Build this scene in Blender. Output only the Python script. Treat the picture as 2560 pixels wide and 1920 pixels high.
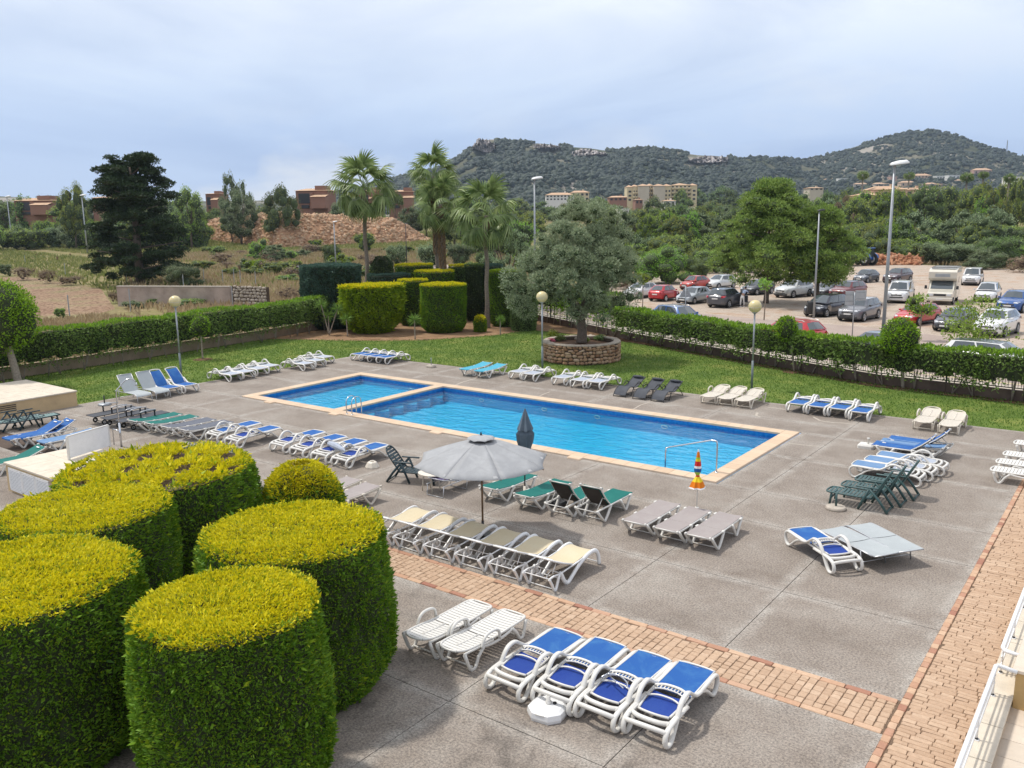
import bpy, math, random
import numpy as np
from mathutils import Vector, Matrix
PI = math.pi
rad = math.radians
for o in list(bpy.data.objects):
    bpy.data.objects.remove(o)
SC = bpy.context.scene
COL = SC.collection
RS = np.random.RandomState

# ------------------------------------------------------------------ camera
FPX, EYE = 2150.0, 7.5            # focal length in pixels of a 2560 px wide picture, eye height in metres
def _axes():
    d1 = np.array([-1690 - 1280, -(585 - 960), -FPX], float); d1 /= np.linalg.norm(d1)
    d2 = np.array([2950 - 1280, -(530 - 960), -FPX], float); d2 /= np.linalg.norm(d2)
    up = np.cross(-d1, d2); up /= np.linalg.norm(up)
    b = d2 - d1; b /= np.linalg.norm(b); c = np.cross(up, b)
    return np.stack([(b - c) / math.sqrt(2), (b + c) / math.sqrt(2), up])
RW = _axes()                       # rows: world X, Y, Z seen in camera axes
cam_data = bpy.data.cameras.new('camera')
cam = bpy.data.objects.new('camera', cam_data)
COL.objects.link(cam)
cam.matrix_world = Matrix([[*RW[0], 0], [*RW[1], 0], [*RW[2], EYE], [0, 0, 0, 1]])
cam_data.sensor_width = 36.0
cam_data.lens = 36.0 * FPX / 2560.0
cam_data.clip_start = 0.1
cam_data.clip_end = 9000.0
SC.camera = cam

def ray(px, py):
    return RW @ np.array([(px - 1280) / FPX, -(py - 960) / FPX, -1.0])
def G(px, py, z=0.0):
    d = ray(px, py)
    t = (z - EYE) / d[2]
    return float(d[0] * t), float(d[1] * t)
def at(px, dist):
    """ground position at a horizontal distance, in the direction of picture column px"""
    d = ray(px, 549 - 0.0114 * (px - 1280)); n = math.hypot(d[0], d[1])
    return d[0] / n * dist, d[1] / n * dist
def proj_y(x, y, z):
    c = RW.T @ np.array([x, y, z - EYE])
    return 960 - FPX * c[1] / -c[2]
def z_for(x, y, py):
    """height at which the point above (x, y) shows in picture row py"""
    a = RW.T @ np.array([x, y, -EYE]); k = (960 - py) / FPX
    return float(-(a[1] + k * a[2]) / (RW[2, 1] + k * RW[2, 2]))

# ------------------------------------------------------------------ sky and sun
SUN_ELEV, SHADOW_AZ = rad(63), rad(12)        # shadows fall towards +X, a little towards +Y
sun_vec = Vector((-math.cos(SUN_ELEV) * math.cos(SHADOW_AZ), -math.cos(SUN_ELEV) * math.sin(SHADOW_AZ), math.sin(SUN_ELEV)))
world = bpy.data.worlds.new('World')
SC.world = world
world.use_nodes = True
wn, wl = world.node_tree.nodes, world.node_tree.links
wn.clear()
def wnode(t, **k):
    n = wn.new(t)
    for a, b in k.items(): setattr(n, a, b)
    return n
wo = wnode('ShaderNodeOutputWorld'); bg = wnode('ShaderNodeBackground'); wl.new(bg.outputs[0], wo.inputs[0])
sky = wnode('ShaderNodeTexSky', sky_type='NISHITA', sun_disc=False)
sky.sun_elevation = SUN_ELEV
sky.sun_rotation = math.atan2(sun_vec.x, sun_vec.y)
sky.air_density = 1.4; sky.dust_density = 2.0
tc = wnode('ShaderNodeTexCoord'); sep = wnode('ShaderNodeSeparateXYZ'); wl.new(tc.outputs['Generated'], sep.inputs[0])
ramp = wnode('ShaderNodeValToRGB'); wl.new(sep.outputs[2], ramp.inputs[0])
cr = ramp.color_ramp; cr.interpolation = 'B_SPLINE'
stops = [(0.0, (3.9, 5.0, 7.0)), (0.07, (3.2, 4.4, 6.9)), (0.14, (4.3, 5.4, 7.4)), (0.22, (6.3, 7.0, 8.3)), (0.36, (7.3, 7.7, 8.7)), (1.0, (7.0, 7.3, 8.0))]
while len(cr.elements) < len(stops): cr.elements.new(0.5)
for e, (p, c) in zip(cr.elements, stops): e.position = p; e.color = (*[q / 10 for q in c], 1)
# streaky overcast: noise on a flattened dome so the clouds stretch along the horizon
mp = wnode('ShaderNodeMapping'); mp.inputs['Scale'].default_value = (1.0, 1.0, 4.5); wl.new(tc.outputs['Generated'], mp.inputs[0])
nz = wnode('ShaderNodeTexNoise'); nz.inputs['Scale'].default_value = 1.7; nz.inputs['Detail'].default_value = 7; nz.inputs['Roughness'].default_value = 0.52; nz.inputs['Distortion'].default_value = 0.5
wl.new(mp.outputs[0], nz.inputs['Vector'])
r2 = wnode('ShaderNodeValToRGB'); r2.color_ramp.elements[0].position = 0.36; r2.color_ramp.elements[0].color = (0.66, 0.71, 0.79, 1)
r2.color_ramp.elements[1].position = 0.62; r2.color_ramp.elements[1].color = (1.0, 0.985, 0.96, 1)
wl.new(nz.outputs[0], r2.inputs[0])
mul = wnode('ShaderNodeMix', data_type='RGBA', blend_type='MULTIPLY'); mul.inputs[0].default_value = 1
wl.new(ramp.outputs[0], mul.inputs[6]); wl.new(r2.outputs[0], mul.inputs[7])
m10 = wnode('ShaderNodeMix', data_type='RGBA', blend_type='MULTIPLY'); m10.inputs[0].default_value = 1; wl.new(mul.outputs[2], m10.inputs[6]); m10.inputs[7].default_value = (18.8, 18.2, 17.2, 1)
# puffy cumulus low over the horizon
mp2 = wnode('ShaderNodeMapping'); mp2.inputs['Scale'].default_value = (1.0, 1.0, 2.2); wl.new(tc.outputs['Generated'], mp2.inputs[0])
nz2 = wnode('ShaderNodeTexNoise'); nz2.inputs['Scale'].default_value = 5.5; nz2.inputs['Detail'].default_value = 9; nz2.inputs['Roughness'].default_value = 0.55
wl.new(mp2.outputs[0], nz2.inputs['Vector'])
nz3 = wnode('ShaderNodeTexNoise'); nz3.inputs['Scale'].default_value = 1.1; nz3.inputs['Detail'].default_value = 2
wl.new(mp2.outputs[0], nz3.inputs['Vector'])
band = wnode('ShaderNodeMapRange'); band.inputs[1].default_value = 0.20; band.inputs[2].default_value = 0.06; wl.new(sep.outputs[2], band.inputs[0])
th = wnode('ShaderNodeMapRange'); th.inputs[1].default_value = 0.5; th.inputs[2].default_value = 0.66; wl.new(nz2.outputs[0], th.inputs[0])
th3 = wnode('ShaderNodeMapRange'); th3.inputs[1].default_value = 0.5; th3.inputs[2].default_value = 0.62; th3.inputs[4].default_value = 0.75; wl.new(nz3.outputs[0], th3.inputs[0])
m1 = wnode('ShaderNodeMath', operation='MULTIPLY'); wl.new(band.outputs[0], m1.inputs[0]); wl.new(th.outputs[0], m1.inputs[1])
m2 = wnode('ShaderNodeMath', operation='MULTIPLY'); wl.new(m1.outputs[0], m2.inputs[0]); wl.new(th3.outputs[0], m2.inputs[1])
cl = wnode('ShaderNodeMix', data_type='RGBA'); wl.new(m2.outputs[0], cl.inputs[0]); wl.new(m10.outputs[2], cl.inputs[6]); cl.inputs[7].default_value = (10.6, 11.0, 11.6, 1)
mx = wnode('ShaderNodeMix', data_type='RGBA'); mx.inputs[0].default_value = 0.93
wl.new(sky.outputs[0], mx.inputs[6]); wl.new(cl.outputs[2], mx.inputs[7]); wl.new(mx.outputs[2], bg.inputs[0])
bg.inputs[1].default_value = 0.088

sd = bpy.data.lights.new('sun', 'SUN'); sd.energy = 3.2; sd.angle = rad(3.2); sd.color = (1.0, 0.955, 0.88)
sun = bpy.data.objects.new('sun', sd); COL.objects.link(sun)
sun.rotation_euler = sun_vec.to_track_quat('Z', 'Y').to_euler()
SC.view_settings.view_transform = 'Standard'; SC.view_settings.look = 'None'
SC.view_settings.exposure = 0.0; SC.view_settings.gamma = 1.0
SC.view_settings.use_curve_mapping = False
SC.render.engine = 'CYCLES'
SC.cycles.max_bounces = 6; SC.cycles.diffuse_bounces = 3; SC.cycles.glossy_bounces = 3; SC.cycles.transparent_max_bounces = 12
SC.cycles.transmission_bounces = 4; SC.cycles.volume_bounces = 0; SC.cycles.caustics_reflective = False; SC.cycles.caustics_refractive = False
SC.cycles.use_denoising = True

# ------------------------------------------------------------------ materials
M = {}
def nodes_of(name):
    m = bpy.data.materials.new(name); m.use_nodes = True
    nt = m.node_tree; b = nt.nodes['Principled BSDF']
    M[name] = m
    return m, nt, b
def N(nt, t, **k):
    n = nt.nodes.new(t)
    for a, v in k.items():
        if a.startswith('i_'): n.inputs[a[2:].replace('_', ' ')].default_value = v
        else: setattr(n, a, v)
    return n
def rampn(nt, fac, stops, interp='LINEAR'):
    r = nt.nodes.new('ShaderNodeValToRGB'); r.color_ramp.interpolation = interp
    while len(r.color_ramp.elements) < len(stops): r.color_ramp.elements.new(0.5)
    for e, (p, c) in zip(r.color_ramp.elements, stops): e.position = p; e.color = (*c, 1) if len(c) == 3 else c
    nt.links.new(fac, r.inputs[0]); return r
def mixc(nt, fac, a, b, blend='MIX'):
    x = nt.nodes.new('ShaderNodeMix'); x.data_type = 'RGBA'; x.blend_type = blend
    for s, v in ((0, fac), (6, a), (7, b)):
        if hasattr(v, 'is_linked'): nt.links.new(v, x.inputs[s])
        elif s == 0: x.inputs[0].default_value = v
        else: x.inputs[s].default_value = (*v, 1)
    return x.outputs[2]
def noise(nt, scale, detail=4, rough=0.55, coord='Object', dist=0.0, sc3=None, vec=None):
    t = nt.nodes.new('ShaderNodeTexCoord'); n = nt.nodes.new('ShaderNodeTexNoise')
    n.inputs['Scale'].default_value = scale; n.inputs['Detail'].default_value = detail
    n.inputs['Roughness'].default_value = rough; n.inputs['Distortion'].default_value = dist
    src = t.outputs[coord] if vec is None else vec
    if sc3:
        mpn = nt.nodes.new('ShaderNodeMapping'); mpn.inputs['Scale'].default_value = sc3
        nt.links.new(src, mpn.inputs[0]); src = mpn.outputs[0]
    nt.links.new(src, n.inputs['Vector']); return n.outputs[0]
def wpos(nt):
    return nt.nodes.new('ShaderNodeNewGeometry').outputs['Position']
def maprange(nt, v, a, b, c=0.0, d=1.0):
    n = nt.nodes.new('ShaderNodeMapRange'); nt.links.new(v, n.inputs[0])
    for i, q in enumerate((a, b, c, d)): n.inputs[i + 1].default_value = q
    return n.outputs[0]
def bump(nt, b, h, strength=0.3, dist=0.02):
    n = nt.nodes.new('ShaderNodeBump'); n.inputs['Strength'].default_value = strength; n.inputs['Distance'].default_value = dist
    nt.links.new(h, n.inputs['Height']); nt.links.new(n.outputs[0], b.inputs['Normal'])
def obj_random(nt): return nt.nodes.new('ShaderNodeObjectInfo').outputs['Random']

def plain(name, col, rough=0.5, metal=0.0, var=0.12, scale=6.0, bmp=0.0, spec=0.5, coat=0.0, dirt=0.0):
    m, nt, b = nodes_of(name)
    nn = noise(nt, scale, 5)
    lo = tuple(max(0, c * (1 - var)) for c in col); hi = tuple(min(1, c * (1 + var)) for c in col)
    c = rampn(nt, nn, [(0.3, lo), (0.7, hi)]).outputs[0]
    if dirt:
        n2 = noise(nt, 2.3, 6, 0.7)
        c = mixc(nt, maprange(nt, n2, 0.52, 0.75, 0, dirt), c, (0.16, 0.12, 0.08))
    nt.links.new(c, b.inputs['Base Color'])
    b.inputs['Roughness'].default_value = rough; b.inputs['Metallic'].default_value = metal
    b.inputs['Specular IOR Level'].default_value = spec; b.inputs['Coat Weight'].default_value = coat
    b.inputs['Coat Roughness'].default_value = 0.06
    if bmp: bump(nt, b, noise(nt, scale * 6, 3), bmp, 0.01)
    return m
def piece_mat(name, cols, rough=0.85, scale=14.0, bmp=0.5, grain=0.25):
    """each object of many gets its own tone from its random number"""
    m, nt, b = nodes_of(name)
    st = [(i / max(1, len(cols) - 1), c) for i, c in enumerate(cols)]
    geo = nt.nodes.new('ShaderNodeNewGeometry').outputs['Random Per Island']
    ad = nt.nodes.new('ShaderNodeMath'); ad.operation = 'ADD'; nt.links.new(obj_random(nt), ad.inputs[0]); nt.links.new(geo, ad.inputs[1])
    fr = nt.nodes.new('ShaderNodeMath'); fr.operation = 'FRACT'; nt.links.new(ad.outputs[0], fr.inputs[0])
    c = rampn(nt, fr.outputs[0], st).outputs[0]
    nn = noise(nt, scale, 6, 0.65, vec=wpos(nt))
    c = mixc(nt, maprange(nt, nn, 0.35, 0.7, 0, grain), c, tuple(k * 0.35 for k in cols[0]))
    nt.links.new(c, b.inputs['Base Color']); b.inputs['Roughness'].default_value = rough
    bump(nt, b, nn, bmp, 0.012)
    return m
def foliage(name, dark, mid, light, clump=0.6, trans=0.25, rough=0.55, brown=0.0, vary=0.0):
    m, nt, b = nodes_of(name)
    isl = nt.nodes.new('ShaderNodeNewGeometry').outputs['Random Per Island']
    c = rampn(nt, isl, [(0.0, dark), (0.5, mid), (1.0, light)]).outputs[0]
    nn = noise(nt, clump, 4, 0.6, vec=wpos(nt))
    c = mixc(nt, maprange(nt, nn, 0.35, 0.68, 0, 0.65), c, tuple(0.5 * (a + l) for a, l in zip(mid, light)))
    hs = nt.nodes.new('ShaderNodeHueSaturation'); nt.links.new(c, hs.inputs['Color'])
    nt.links.new(maprange(nt, obj_random(nt), 0, 1, 0.5 - vary * .04, 0.5 + vary * .02), hs.inputs['Hue'])
    nt.links.new(maprange(nt, obj_random(nt), 0, 1, 1 - .3 * vary, 1 + .4 * vary), hs.inputs['Value'])
    c = hs.outputs[0]
    if brown:
        n3 = noise(nt, 1.3, 4, 0.6, vec=wpos(nt))
        c = mixc(nt, maprange(nt, n3, 0.56, 0.66, 0, brown), c, (0.10, 0.075, 0.035))
    nt.links.new(c, b.inputs['Base Color']); b.inputs['Roughness'].default_value = rough
    b.inputs['Specular IOR Level'].default_value = 0.25
    tr = nt.nodes.new('ShaderNodeBsdfTranslucent'); nt.links.new(c, tr.inputs[0])
    ms = nt.nodes.new('ShaderNodeMixShader'); ms.inputs[0].default_value = trans
    out = nt.nodes['Material Output']
    nt.links.new(b.outputs[0], ms.inputs[1]); nt.links.new(tr.outputs[0], ms.inputs[2]); nt.links.new(ms.outputs[0], out.inputs[0])
    return m

plain('white_resin', (0.68, 0.66, 0.62), 0.38, var=0.05, dirt=0.18)
plain('cream_resin', (0.66, 0.60, 0.51), 0.42, var=0.05, dirt=0.18)
plain('white_paint', (0.80, 0.80, 0.80), 0.3, var=0.04, dirt=0.08)
def fabric(name, col, fade, famt=0.5):
    m, nt, b = nodes_of(name)
    nn = noise(nt, 2.4, 6, 0.65, dist=0.6, vec=wpos(nt))
    c = mixc(nt, maprange(nt, nn, 0.45, 0.72, 0, famt), col, fade)
    w1 = noise(nt, 160, 1, 0.5)
    c = mixc(nt, maprange(nt, w1, 0.4, 0.7, 0, 0.14), c, tuple(k * 0.5 for k in col))
    nt.links.new(c, b.inputs['Base Color']); b.inputs['Roughness'].default_value = 0.72; b.inputs['Specular IOR Level'].default_value = 0.25
    bump(nt, b, w1, 0.15, 0.003)
    return m
fabric('blue_fabric', (0.018, 0.10, 0.34), (0.06, 0.20, 0.42), 0.65)
fabric('navy_fabric', (0.016, 0.05, 0.27), (0.03, 0.08, 0.30))
fabric('faded_blue_fabric', (0.13, 0.24, 0.42), (0.26, 0.34, 0.46))
fabric('pale_fabric', (0.38, 0.42, 0.50), (0.5, 0.52, 0.56))
fabric('teal_fabric', (0.07, 0.36, 0.50), (0.15, 0.42, 0.52))
fabric('green_fabric', (0.006, 0.135, 0.115), (0.02, 0.19, 0.16))
fabric('taupe_fabric', (0.33, 0.29, 0.28), (0.40, 0.37, 0.35))
fabric('slate_fabric', (0.12, 0.13, 0.16), (0.17, 0.18, 0.21))
fabric('dark_fabric', (0.065, 0.07, 0.082), (0.11, 0.115, 0.13))
fabric('cream_fabric', (0.62, 0.53, 0.36), (0.66, 0.60, 0.45))
fabric('silver_fabric', (0.38, 0.41, 0.42), (0.46, 0.49, 0.50))
fabric('purple_fabric', (0.09, 0.075, 0.15), (0.14, 0.12, 0.20))
fabric('parasol_fabric', (0.33, 0.335, 0.345), (0.43, 0.435, 0.445), 0.8)
fabric('brown_backing', (0.045, 0.038, 0.034), (0.08, 0.07, 0.06))
fabric('slate_blue_fabric', (0.10, 0.135, 0.175), (0.20, 0.24, 0.28))
fabric('orange_fabric', (0.75, 0.20, 0.01), (0.8, 0.3, 0.03))
fabric('red_fabric', (0.62, 0.03, 0.025), (0.65, 0.08, 0.05))
fabric('yellow_fabric', (0.80, 0.60, 0.02), (0.8, 0.65, 0.1))
fabric('lime_fabric', (0.35, 0.55, 0.05), (0.4, 0.6, 0.1))
plain('green_resin', (0.035, 0.085, 0.085), 0.45, var=0.1, dirt=0.15)
plain('dark_green_resin', (0.012, 0.035, 0.045), 0.4, var=0.1)
plain('pale_green_resin', (0.20, 0.30, 0.29), 0.5, var=0.1)
plain('steel', (0.62, 0.63, 0.65), 0.22, 1.0, var=0.05)
plain('aluminium', (0.50, 0.51, 0.53), 0.4, 0.7, var=0.06)
plain('galvanised', (0.36, 0.38, 0.40), 0.5, 0.5, var=0.12, scale=3)
plain('grey_pole_paint', (0.16, 0.19, 0.20), 0.5, 0.0, var=0.15, scale=3)
plain('black_metal', (0.02, 0.02, 0.022), 0.45, var=0.2)
plain('wood_pole', (0.16, 0.095, 0.05), 0.6, var=0.35, scale=9)
plain('black_rubber', (0.022, 0.022, 0.022), 0.75, var=0.2)
plain('concrete_light', (0.42, 0.37, 0.31), 0.85, var=0.15, scale=9, bmp=0.3)
plain('render_beige', (0.52, 0.385, 0.22), 0.85, var=0.06, scale=2, bmp=0.15, dirt=0.22)
plain('render_ochre', (0.50, 0.34, 0.15), 0.85, var=0.06, scale=2, bmp=0.15, dirt=0.15)
plain('stone_cap', (0.60, 0.53, 0.43), 0.8, var=0.1, scale=4, bmp=0.2, dirt=0.15)
piece_mat('stone_tile', [(0.62, 0.52, 0.42), (0.66, 0.57, 0.47), (0.58, 0.50, 0.41)], 0.8, 10, 0.3, 0.15)
piece_mat('coping_tile', [(0.60, 0.44, 0.30), (0.65, 0.49, 0.35), (0.57, 0.42, 0.29)], 0.75, 7, 0.2, 0.12)
piece_mat('paver', [(0.46, 0.31, 0.205), (0.53, 0.37, 0.25), (0.49, 0.335, 0.225), (0.57, 0.41, 0.285)], 0.85, 16, 0.7, 0.28)
piece_mat('border_paver', [(0.34, 0.15, 0.10), (0.50, 0.30, 0.19), (0.56, 0.37, 0.24), (0.58, 0.40, 0.27), (0.44, 0.23, 0.15)], 0.85, 16, 0.5, 0.2)
piece_mat('field_stone', [(0.22, 0.11, 0.06), (0.42, 0.27, 0.16), (0.32, 0.18, 0.10), (0.50, 0.36, 0.25), (0.38, 0.23, 0.13)], 0.9, 18, 0.8, 0.3)
piece_mat('pale_stone', [(0.40, 0.34, 0.28), (0.48, 0.41, 0.33), (0.33, 0.28, 0.22)], 0.9, 12, 0.8, 0.3)
piece_mat('rubble_stone', [(0.44, 0.24, 0.13), (0.58, 0.38, 0.23), (0.50, 0.31, 0.19), (0.62, 0.46, 0.31)], 0.92, 3, 0.6, 0.3)
piece_mat('red_rubble', [(0.36, 0.14, 0.07), (0.44, 0.20, 0.10), (0.48, 0.27, 0.16)], 0.92, 3, 0.6, 0.3)
plain('mortar', (0.085, 0.058, 0.042), 0.95, var=0.3, scale=20, bmp=0.5)
plain('joint_dirt', (0.15, 0.10, 0.065), 0.95, var=0.3, scale=20)
plain('bark', (0.13, 0.10, 0.075), 0.9, var=0.4, scale=14, bmp=0.8)
plain('pale_bark', (0.30, 0.25, 0.20), 0.9, var=0.3, scale=14, bmp=0.6)
plain('palm_bark', (0.20, 0.165, 0.13), 0.9, var=0.35, scale=12, bmp=0.8)
plain('dead_frond', (0.20, 0.13, 0.07), 0.9, var=0.4, scale=8)
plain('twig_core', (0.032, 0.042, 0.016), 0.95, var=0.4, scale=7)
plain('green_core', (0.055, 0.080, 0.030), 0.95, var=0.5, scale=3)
plain('brown_twigs', (0.10, 0.07, 0.05), 0.95, var=0.45, scale=20, bmp=0.6)
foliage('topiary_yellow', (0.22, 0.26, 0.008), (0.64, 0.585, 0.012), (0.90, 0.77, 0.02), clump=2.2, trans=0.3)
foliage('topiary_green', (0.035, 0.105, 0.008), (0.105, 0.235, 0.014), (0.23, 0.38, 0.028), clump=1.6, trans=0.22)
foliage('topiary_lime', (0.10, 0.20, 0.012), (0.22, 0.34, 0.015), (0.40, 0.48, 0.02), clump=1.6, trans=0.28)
foliage('blue_green_leaf', (0.028, 0.062, 0.048), (0.065, 0.125, 0.092), (0.13, 0.21, 0.155), clump=1.2)
foliage('dark_cypress_leaf', (0.012, 0.026, 0.010), (0.028, 0.052, 0.018), (0.060, 0.10, 0.036), clump=0.5, trans=0.1)
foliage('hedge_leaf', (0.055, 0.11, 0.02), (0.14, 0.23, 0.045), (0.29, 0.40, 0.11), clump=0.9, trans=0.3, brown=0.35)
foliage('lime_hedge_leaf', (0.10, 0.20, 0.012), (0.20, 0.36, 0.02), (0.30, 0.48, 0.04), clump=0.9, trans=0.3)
foliage('lollipop_leaf', (0.05, 0.13, 0.008), (0.17, 0.33, 0.015), (0.34, 0.52, 0.03), clump=2.0, trans=0.28)
foliage('pine_leaf', (0.08, 0.14, 0.03), (0.22, 0.31, 0.06), (0.38, 0.46, 0.11), clump=0.35, trans=0.25, vary=1)
foliage('big_pine_leaf', (0.065, 0.135, 0.03), (0.17, 0.27, 0.055), (0.34, 0.44, 0.10), clump=0.35, trans=0.25)
foliage('bright_leaf', (0.08, 0.16, 0.02), (0.17, 0.29, 0.035), (0.31, 0.45, 0.07), clump=0.4, trans=0.25, vary=1)
foliage('dark_green_leaf', (0.030, 0.055, 0.018), (0.13, 0.205, 0.06), (0.24, 0.33, 0.10), clump=0.3, trans=0.2, vary=1)
foliage('olive_leaf', (0.11, 0.145, 0.075), (0.25, 0.31, 0.17), (0.46, 0.52, 0.33), clump=0.7, trans=0.2)
foliage('grey_green_leaf', (0.09, 0.13, 0.07), (0.19, 0.25, 0.13), (0.34, 0.41, 0.23), clump=0.35, trans=0.2, vary=.8)
foliage('dry_shrub_leaf', (0.15, 0.105, 0.065), (0.24, 0.17, 0.11), (0.36, 0.28, 0.19), clump=0.5, trans=0.2)
foliage('hill_leaf', (0.008, 0.018, 0.015), (0.020, 0.034, 0.026), (0.050, 0.066, 0.042), clump=0.012, trans=0.0)
foliage('palm_leaf', (0.05, 0.095, 0.025), (0.17, 0.25, 0.07), (0.44, 0.51, 0.24), clump=1.0, trans=0.28, rough=0.42)
foliage('yucca_leaf', (0.08, 0.17, 0.03), (0.16, 0.29, 0.05), (0.28, 0.40, 0.10), clump=2.0, trans=0.25)
foliage('lawn_blade', (0.065, 0.13, 0.018), (0.125, 0.23, 0.035), (0.22, 0.31, 0.07), clump=0.5, trans=0.3)
foliage('meadow_blade', (0.10, 0.145, 0.035), (0.21, 0.245, 0.07), (0.40, 0.38, 0.15), clump=0.06, trans=0.3)
foliage('dry_blade', (0.24, 0.17, 0.09), (0.38, 0.28, 0.16), (0.52, 0.42, 0.26), clump=0.1, trans=0.3)
foliage('flower_mix', (0.5, 0.05, 0.12), (0.6, 0.12, 0.2), (0.7, 0.3, 0.35), clump=3.0)

# ------------------------------------------------------------------ mesh helpers
def fast_mesh(name, V, F, mi=None, mats=(), smooth=False):
    V = np.asarray(V, np.float32).reshape(-1, 3); F = np.asarray(F, np.int32); m, k = F.shape
    me = bpy.data.meshes.new(name)
    me.vertices.add(len(V)); me.vertices.foreach_set('co', V.ravel())
    me.loops.add(m * k); me.loops.foreach_set('vertex_index', F.ravel())
    me.polygons.add(m); me.polygons.foreach_set('loop_start', np.arange(m, dtype=np.int32) * k)
    if mi is not None: me.polygons.foreach_set('material_index', np.asarray(mi, np.int32))
    if smooth: me.polygons.foreach_set('use_smooth', np.ones(m, bool))
    me.update(calc_edges=True)
    for q in mats: me.materials.append(M[q])
    return me
def link(name, me, parent=None, loc=None, rot=None):
    o = bpy.data.objects.new(name, me); COL.objects.link(o)
    if parent is not None: o.parent = parent
    if loc is not None: o.location = loc
    if rot is not None: o.rotation_euler = rot if hasattr(rot, '__len__') else (0, 0, rot)
    return o
def empty(name, loc=(0, 0, 0), rz=0.0):
    return link(name, None, None, loc if len(loc) == 3 else (*loc, 0), rz)
def tag(o, label=None, cat=None, group=None, kind=None):
    if label: o['label'] = label
    if cat: o['category'] = cat
    if group: o['group'] = group
    if kind: o['kind'] = kind
    return o
class MB:
    """collects shapes into one mesh"""
    def __init__(s): s.v = []; s.f = []; s.m = []; s.cur = 0
    def add(s, vs, fs):
        b = len(s.v); s.v += [tuple(map(float, q)) for q in vs]
        for q in fs: s.f.append([b + i for i in q]); s.m.append(s.cur)
        return s
    def box(s, c, d, rz=0.0, tilt=0.0, bev=0.0):
        x, y, z = (k / 2 for k in d)
        if bev:
            b = min(bev, x * .9, y * .9)
            ring = [(-x + b, -y), (x - b, -y), (x, -y + b), (x, y - b), (x - b, y), (-x + b, y), (-x, y - b), (-x, -y + b)]
            bz = min(bev, z * .8)
            ins = [(px * (1 - b / x * .7), py * (1 - b / y * .7)) for px, py in ring]
            vs = [(px, py, -z) for px, py in ring] + [(px, py, z - bz) for px, py in ring] + [(px, py, z) for px, py in ins]
            fs = [[i, (i + 1) % 8, 8 + (i + 1) % 8, 8 + i] for i in range(8)] + [[8 + i, 8 + (i + 1) % 8, 16 + (i + 1) % 8, 16 + i] for i in range(8)]
            fs += [list(range(16, 24)), list(range(7, -1, -1))]
        else:
            vs = [(-x, -y, -z), (x, -y, -z), (x, y, -z), (-x, y, -z), (-x, -y, z), (x, -y, z), (x, y, z), (-x, y, z)]
            fs = [[0, 3, 2, 1], [4, 5, 6, 7], [0, 1, 5, 4], [1, 2, 6, 5], [2, 3, 7, 6], [3, 0, 4, 7]]
        ct, st = math.cos(tilt), math.sin(tilt); cz, sz = math.cos(rz), math.sin(rz)
        out = []
        for a, b2, e in vs:
            b3, e2 = b2 * ct - e * st, b2 * st + e * ct          # tilt about local X
            out.append((c[0] + a * cz - b3 * sz, c[1] + a * sz + b3 * cz, c[2] + e2))
        return s.add(out, fs)
    def tube(s, pts, r, n=6, closed=False, flat=1.0, cap=True):
        P = [Vector(p) for p in pts]; L = len(P); rs = r if hasattr(r, '__len__') else [r] * L
        vs = []; up = Vector((1, 0, 0)) if all(abs(p.x - P[0].x) < 1e-6 for p in P) else None
        prev = None
        for i, p in enumerate(P):
            a = P[(i - 1) % L] if (closed or i) else p; b = P[(i + 1) % L] if (closed or i < L - 1) else p
            t = (b - a).normalized() if (b - a).length > 1e-9 else Vector((0, 0, 1))
            if up is not None: u = up
            else:
                u = prev if prev is not None else (Vector((0, 0, 1)) if abs(t.z) < .9 else Vector((1, 0, 0)))
                u = (u - t * u.dot(t)).normalized(); prev = u
            w = t.cross(u).normalized()
            for k in range(n):
                an = 2 * PI * k / n
                vs.append(p + u * math.cos(an) * rs[i] * flat + w * math.sin(an) * rs[i])
        fs = []
        for i in range(L if closed else L - 1):
            j = (i + 1) % L
            for k in range(n): fs.append([i * n + k, i * n + (k + 1) % n, j * n + (k + 1) % n, j * n + k])
        if cap and not closed: fs += [list(range(n))[::-1], [(L - 1) * n + k for k in range(n)]]
        return s.add(vs, fs)
    def lathe(s, prof, n=16, c=(0, 0, 0), cap=True):
        vs = []; L = len(prof)
        for r, z in prof:
            for k in range(n): vs.append((c[0] + r * math.cos(2 * PI * k / n), c[1] + r * math.sin(2 * PI * k / n), c[2] + z))
        fs = [[i * n + k, i * n + (k + 1) % n, (i + 1) * n + (k + 1) % n, (i + 1) * n + k] for i in range(L - 1) for k in range(n)]
        if cap: fs += [list(range(n))[::-1], [(L - 1) * n + k for k in range(n)]]
        return s.add(vs, fs)
    def sheet(s, rows, thick=0.0):
        """rows of points; thick gives it an underside"""
        R, C = len(rows), len(rows[0])
        vs = [p for r in rows for p in r]
        fs = [[i * C + k, i * C + k + 1, (i + 1) * C + k + 1, (i + 1) * C + k] for i in range(R - 1) for k in range(C - 1)]
        if thick:
            n = len(vs); vs = vs + [(p[0], p[1], p[2] - thick) for p in vs]
            fs = fs + [[n + q for q in f[::-1]] for f in fs]
            per = [(0, k) for k in range(C)] + [(i, C - 1) for i in range(1, R)] + [(R - 1, k) for k in range(C - 2, -1, -1)] + [(i, 0) for i in range(R - 2, 0, -1)]
            per = [i * C + k for i, k in per]
            for a, b in zip(per, per[1:] + per[:1]): fs.append([b, a, n + a, n + b])
        return s.add(vs, fs)
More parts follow.
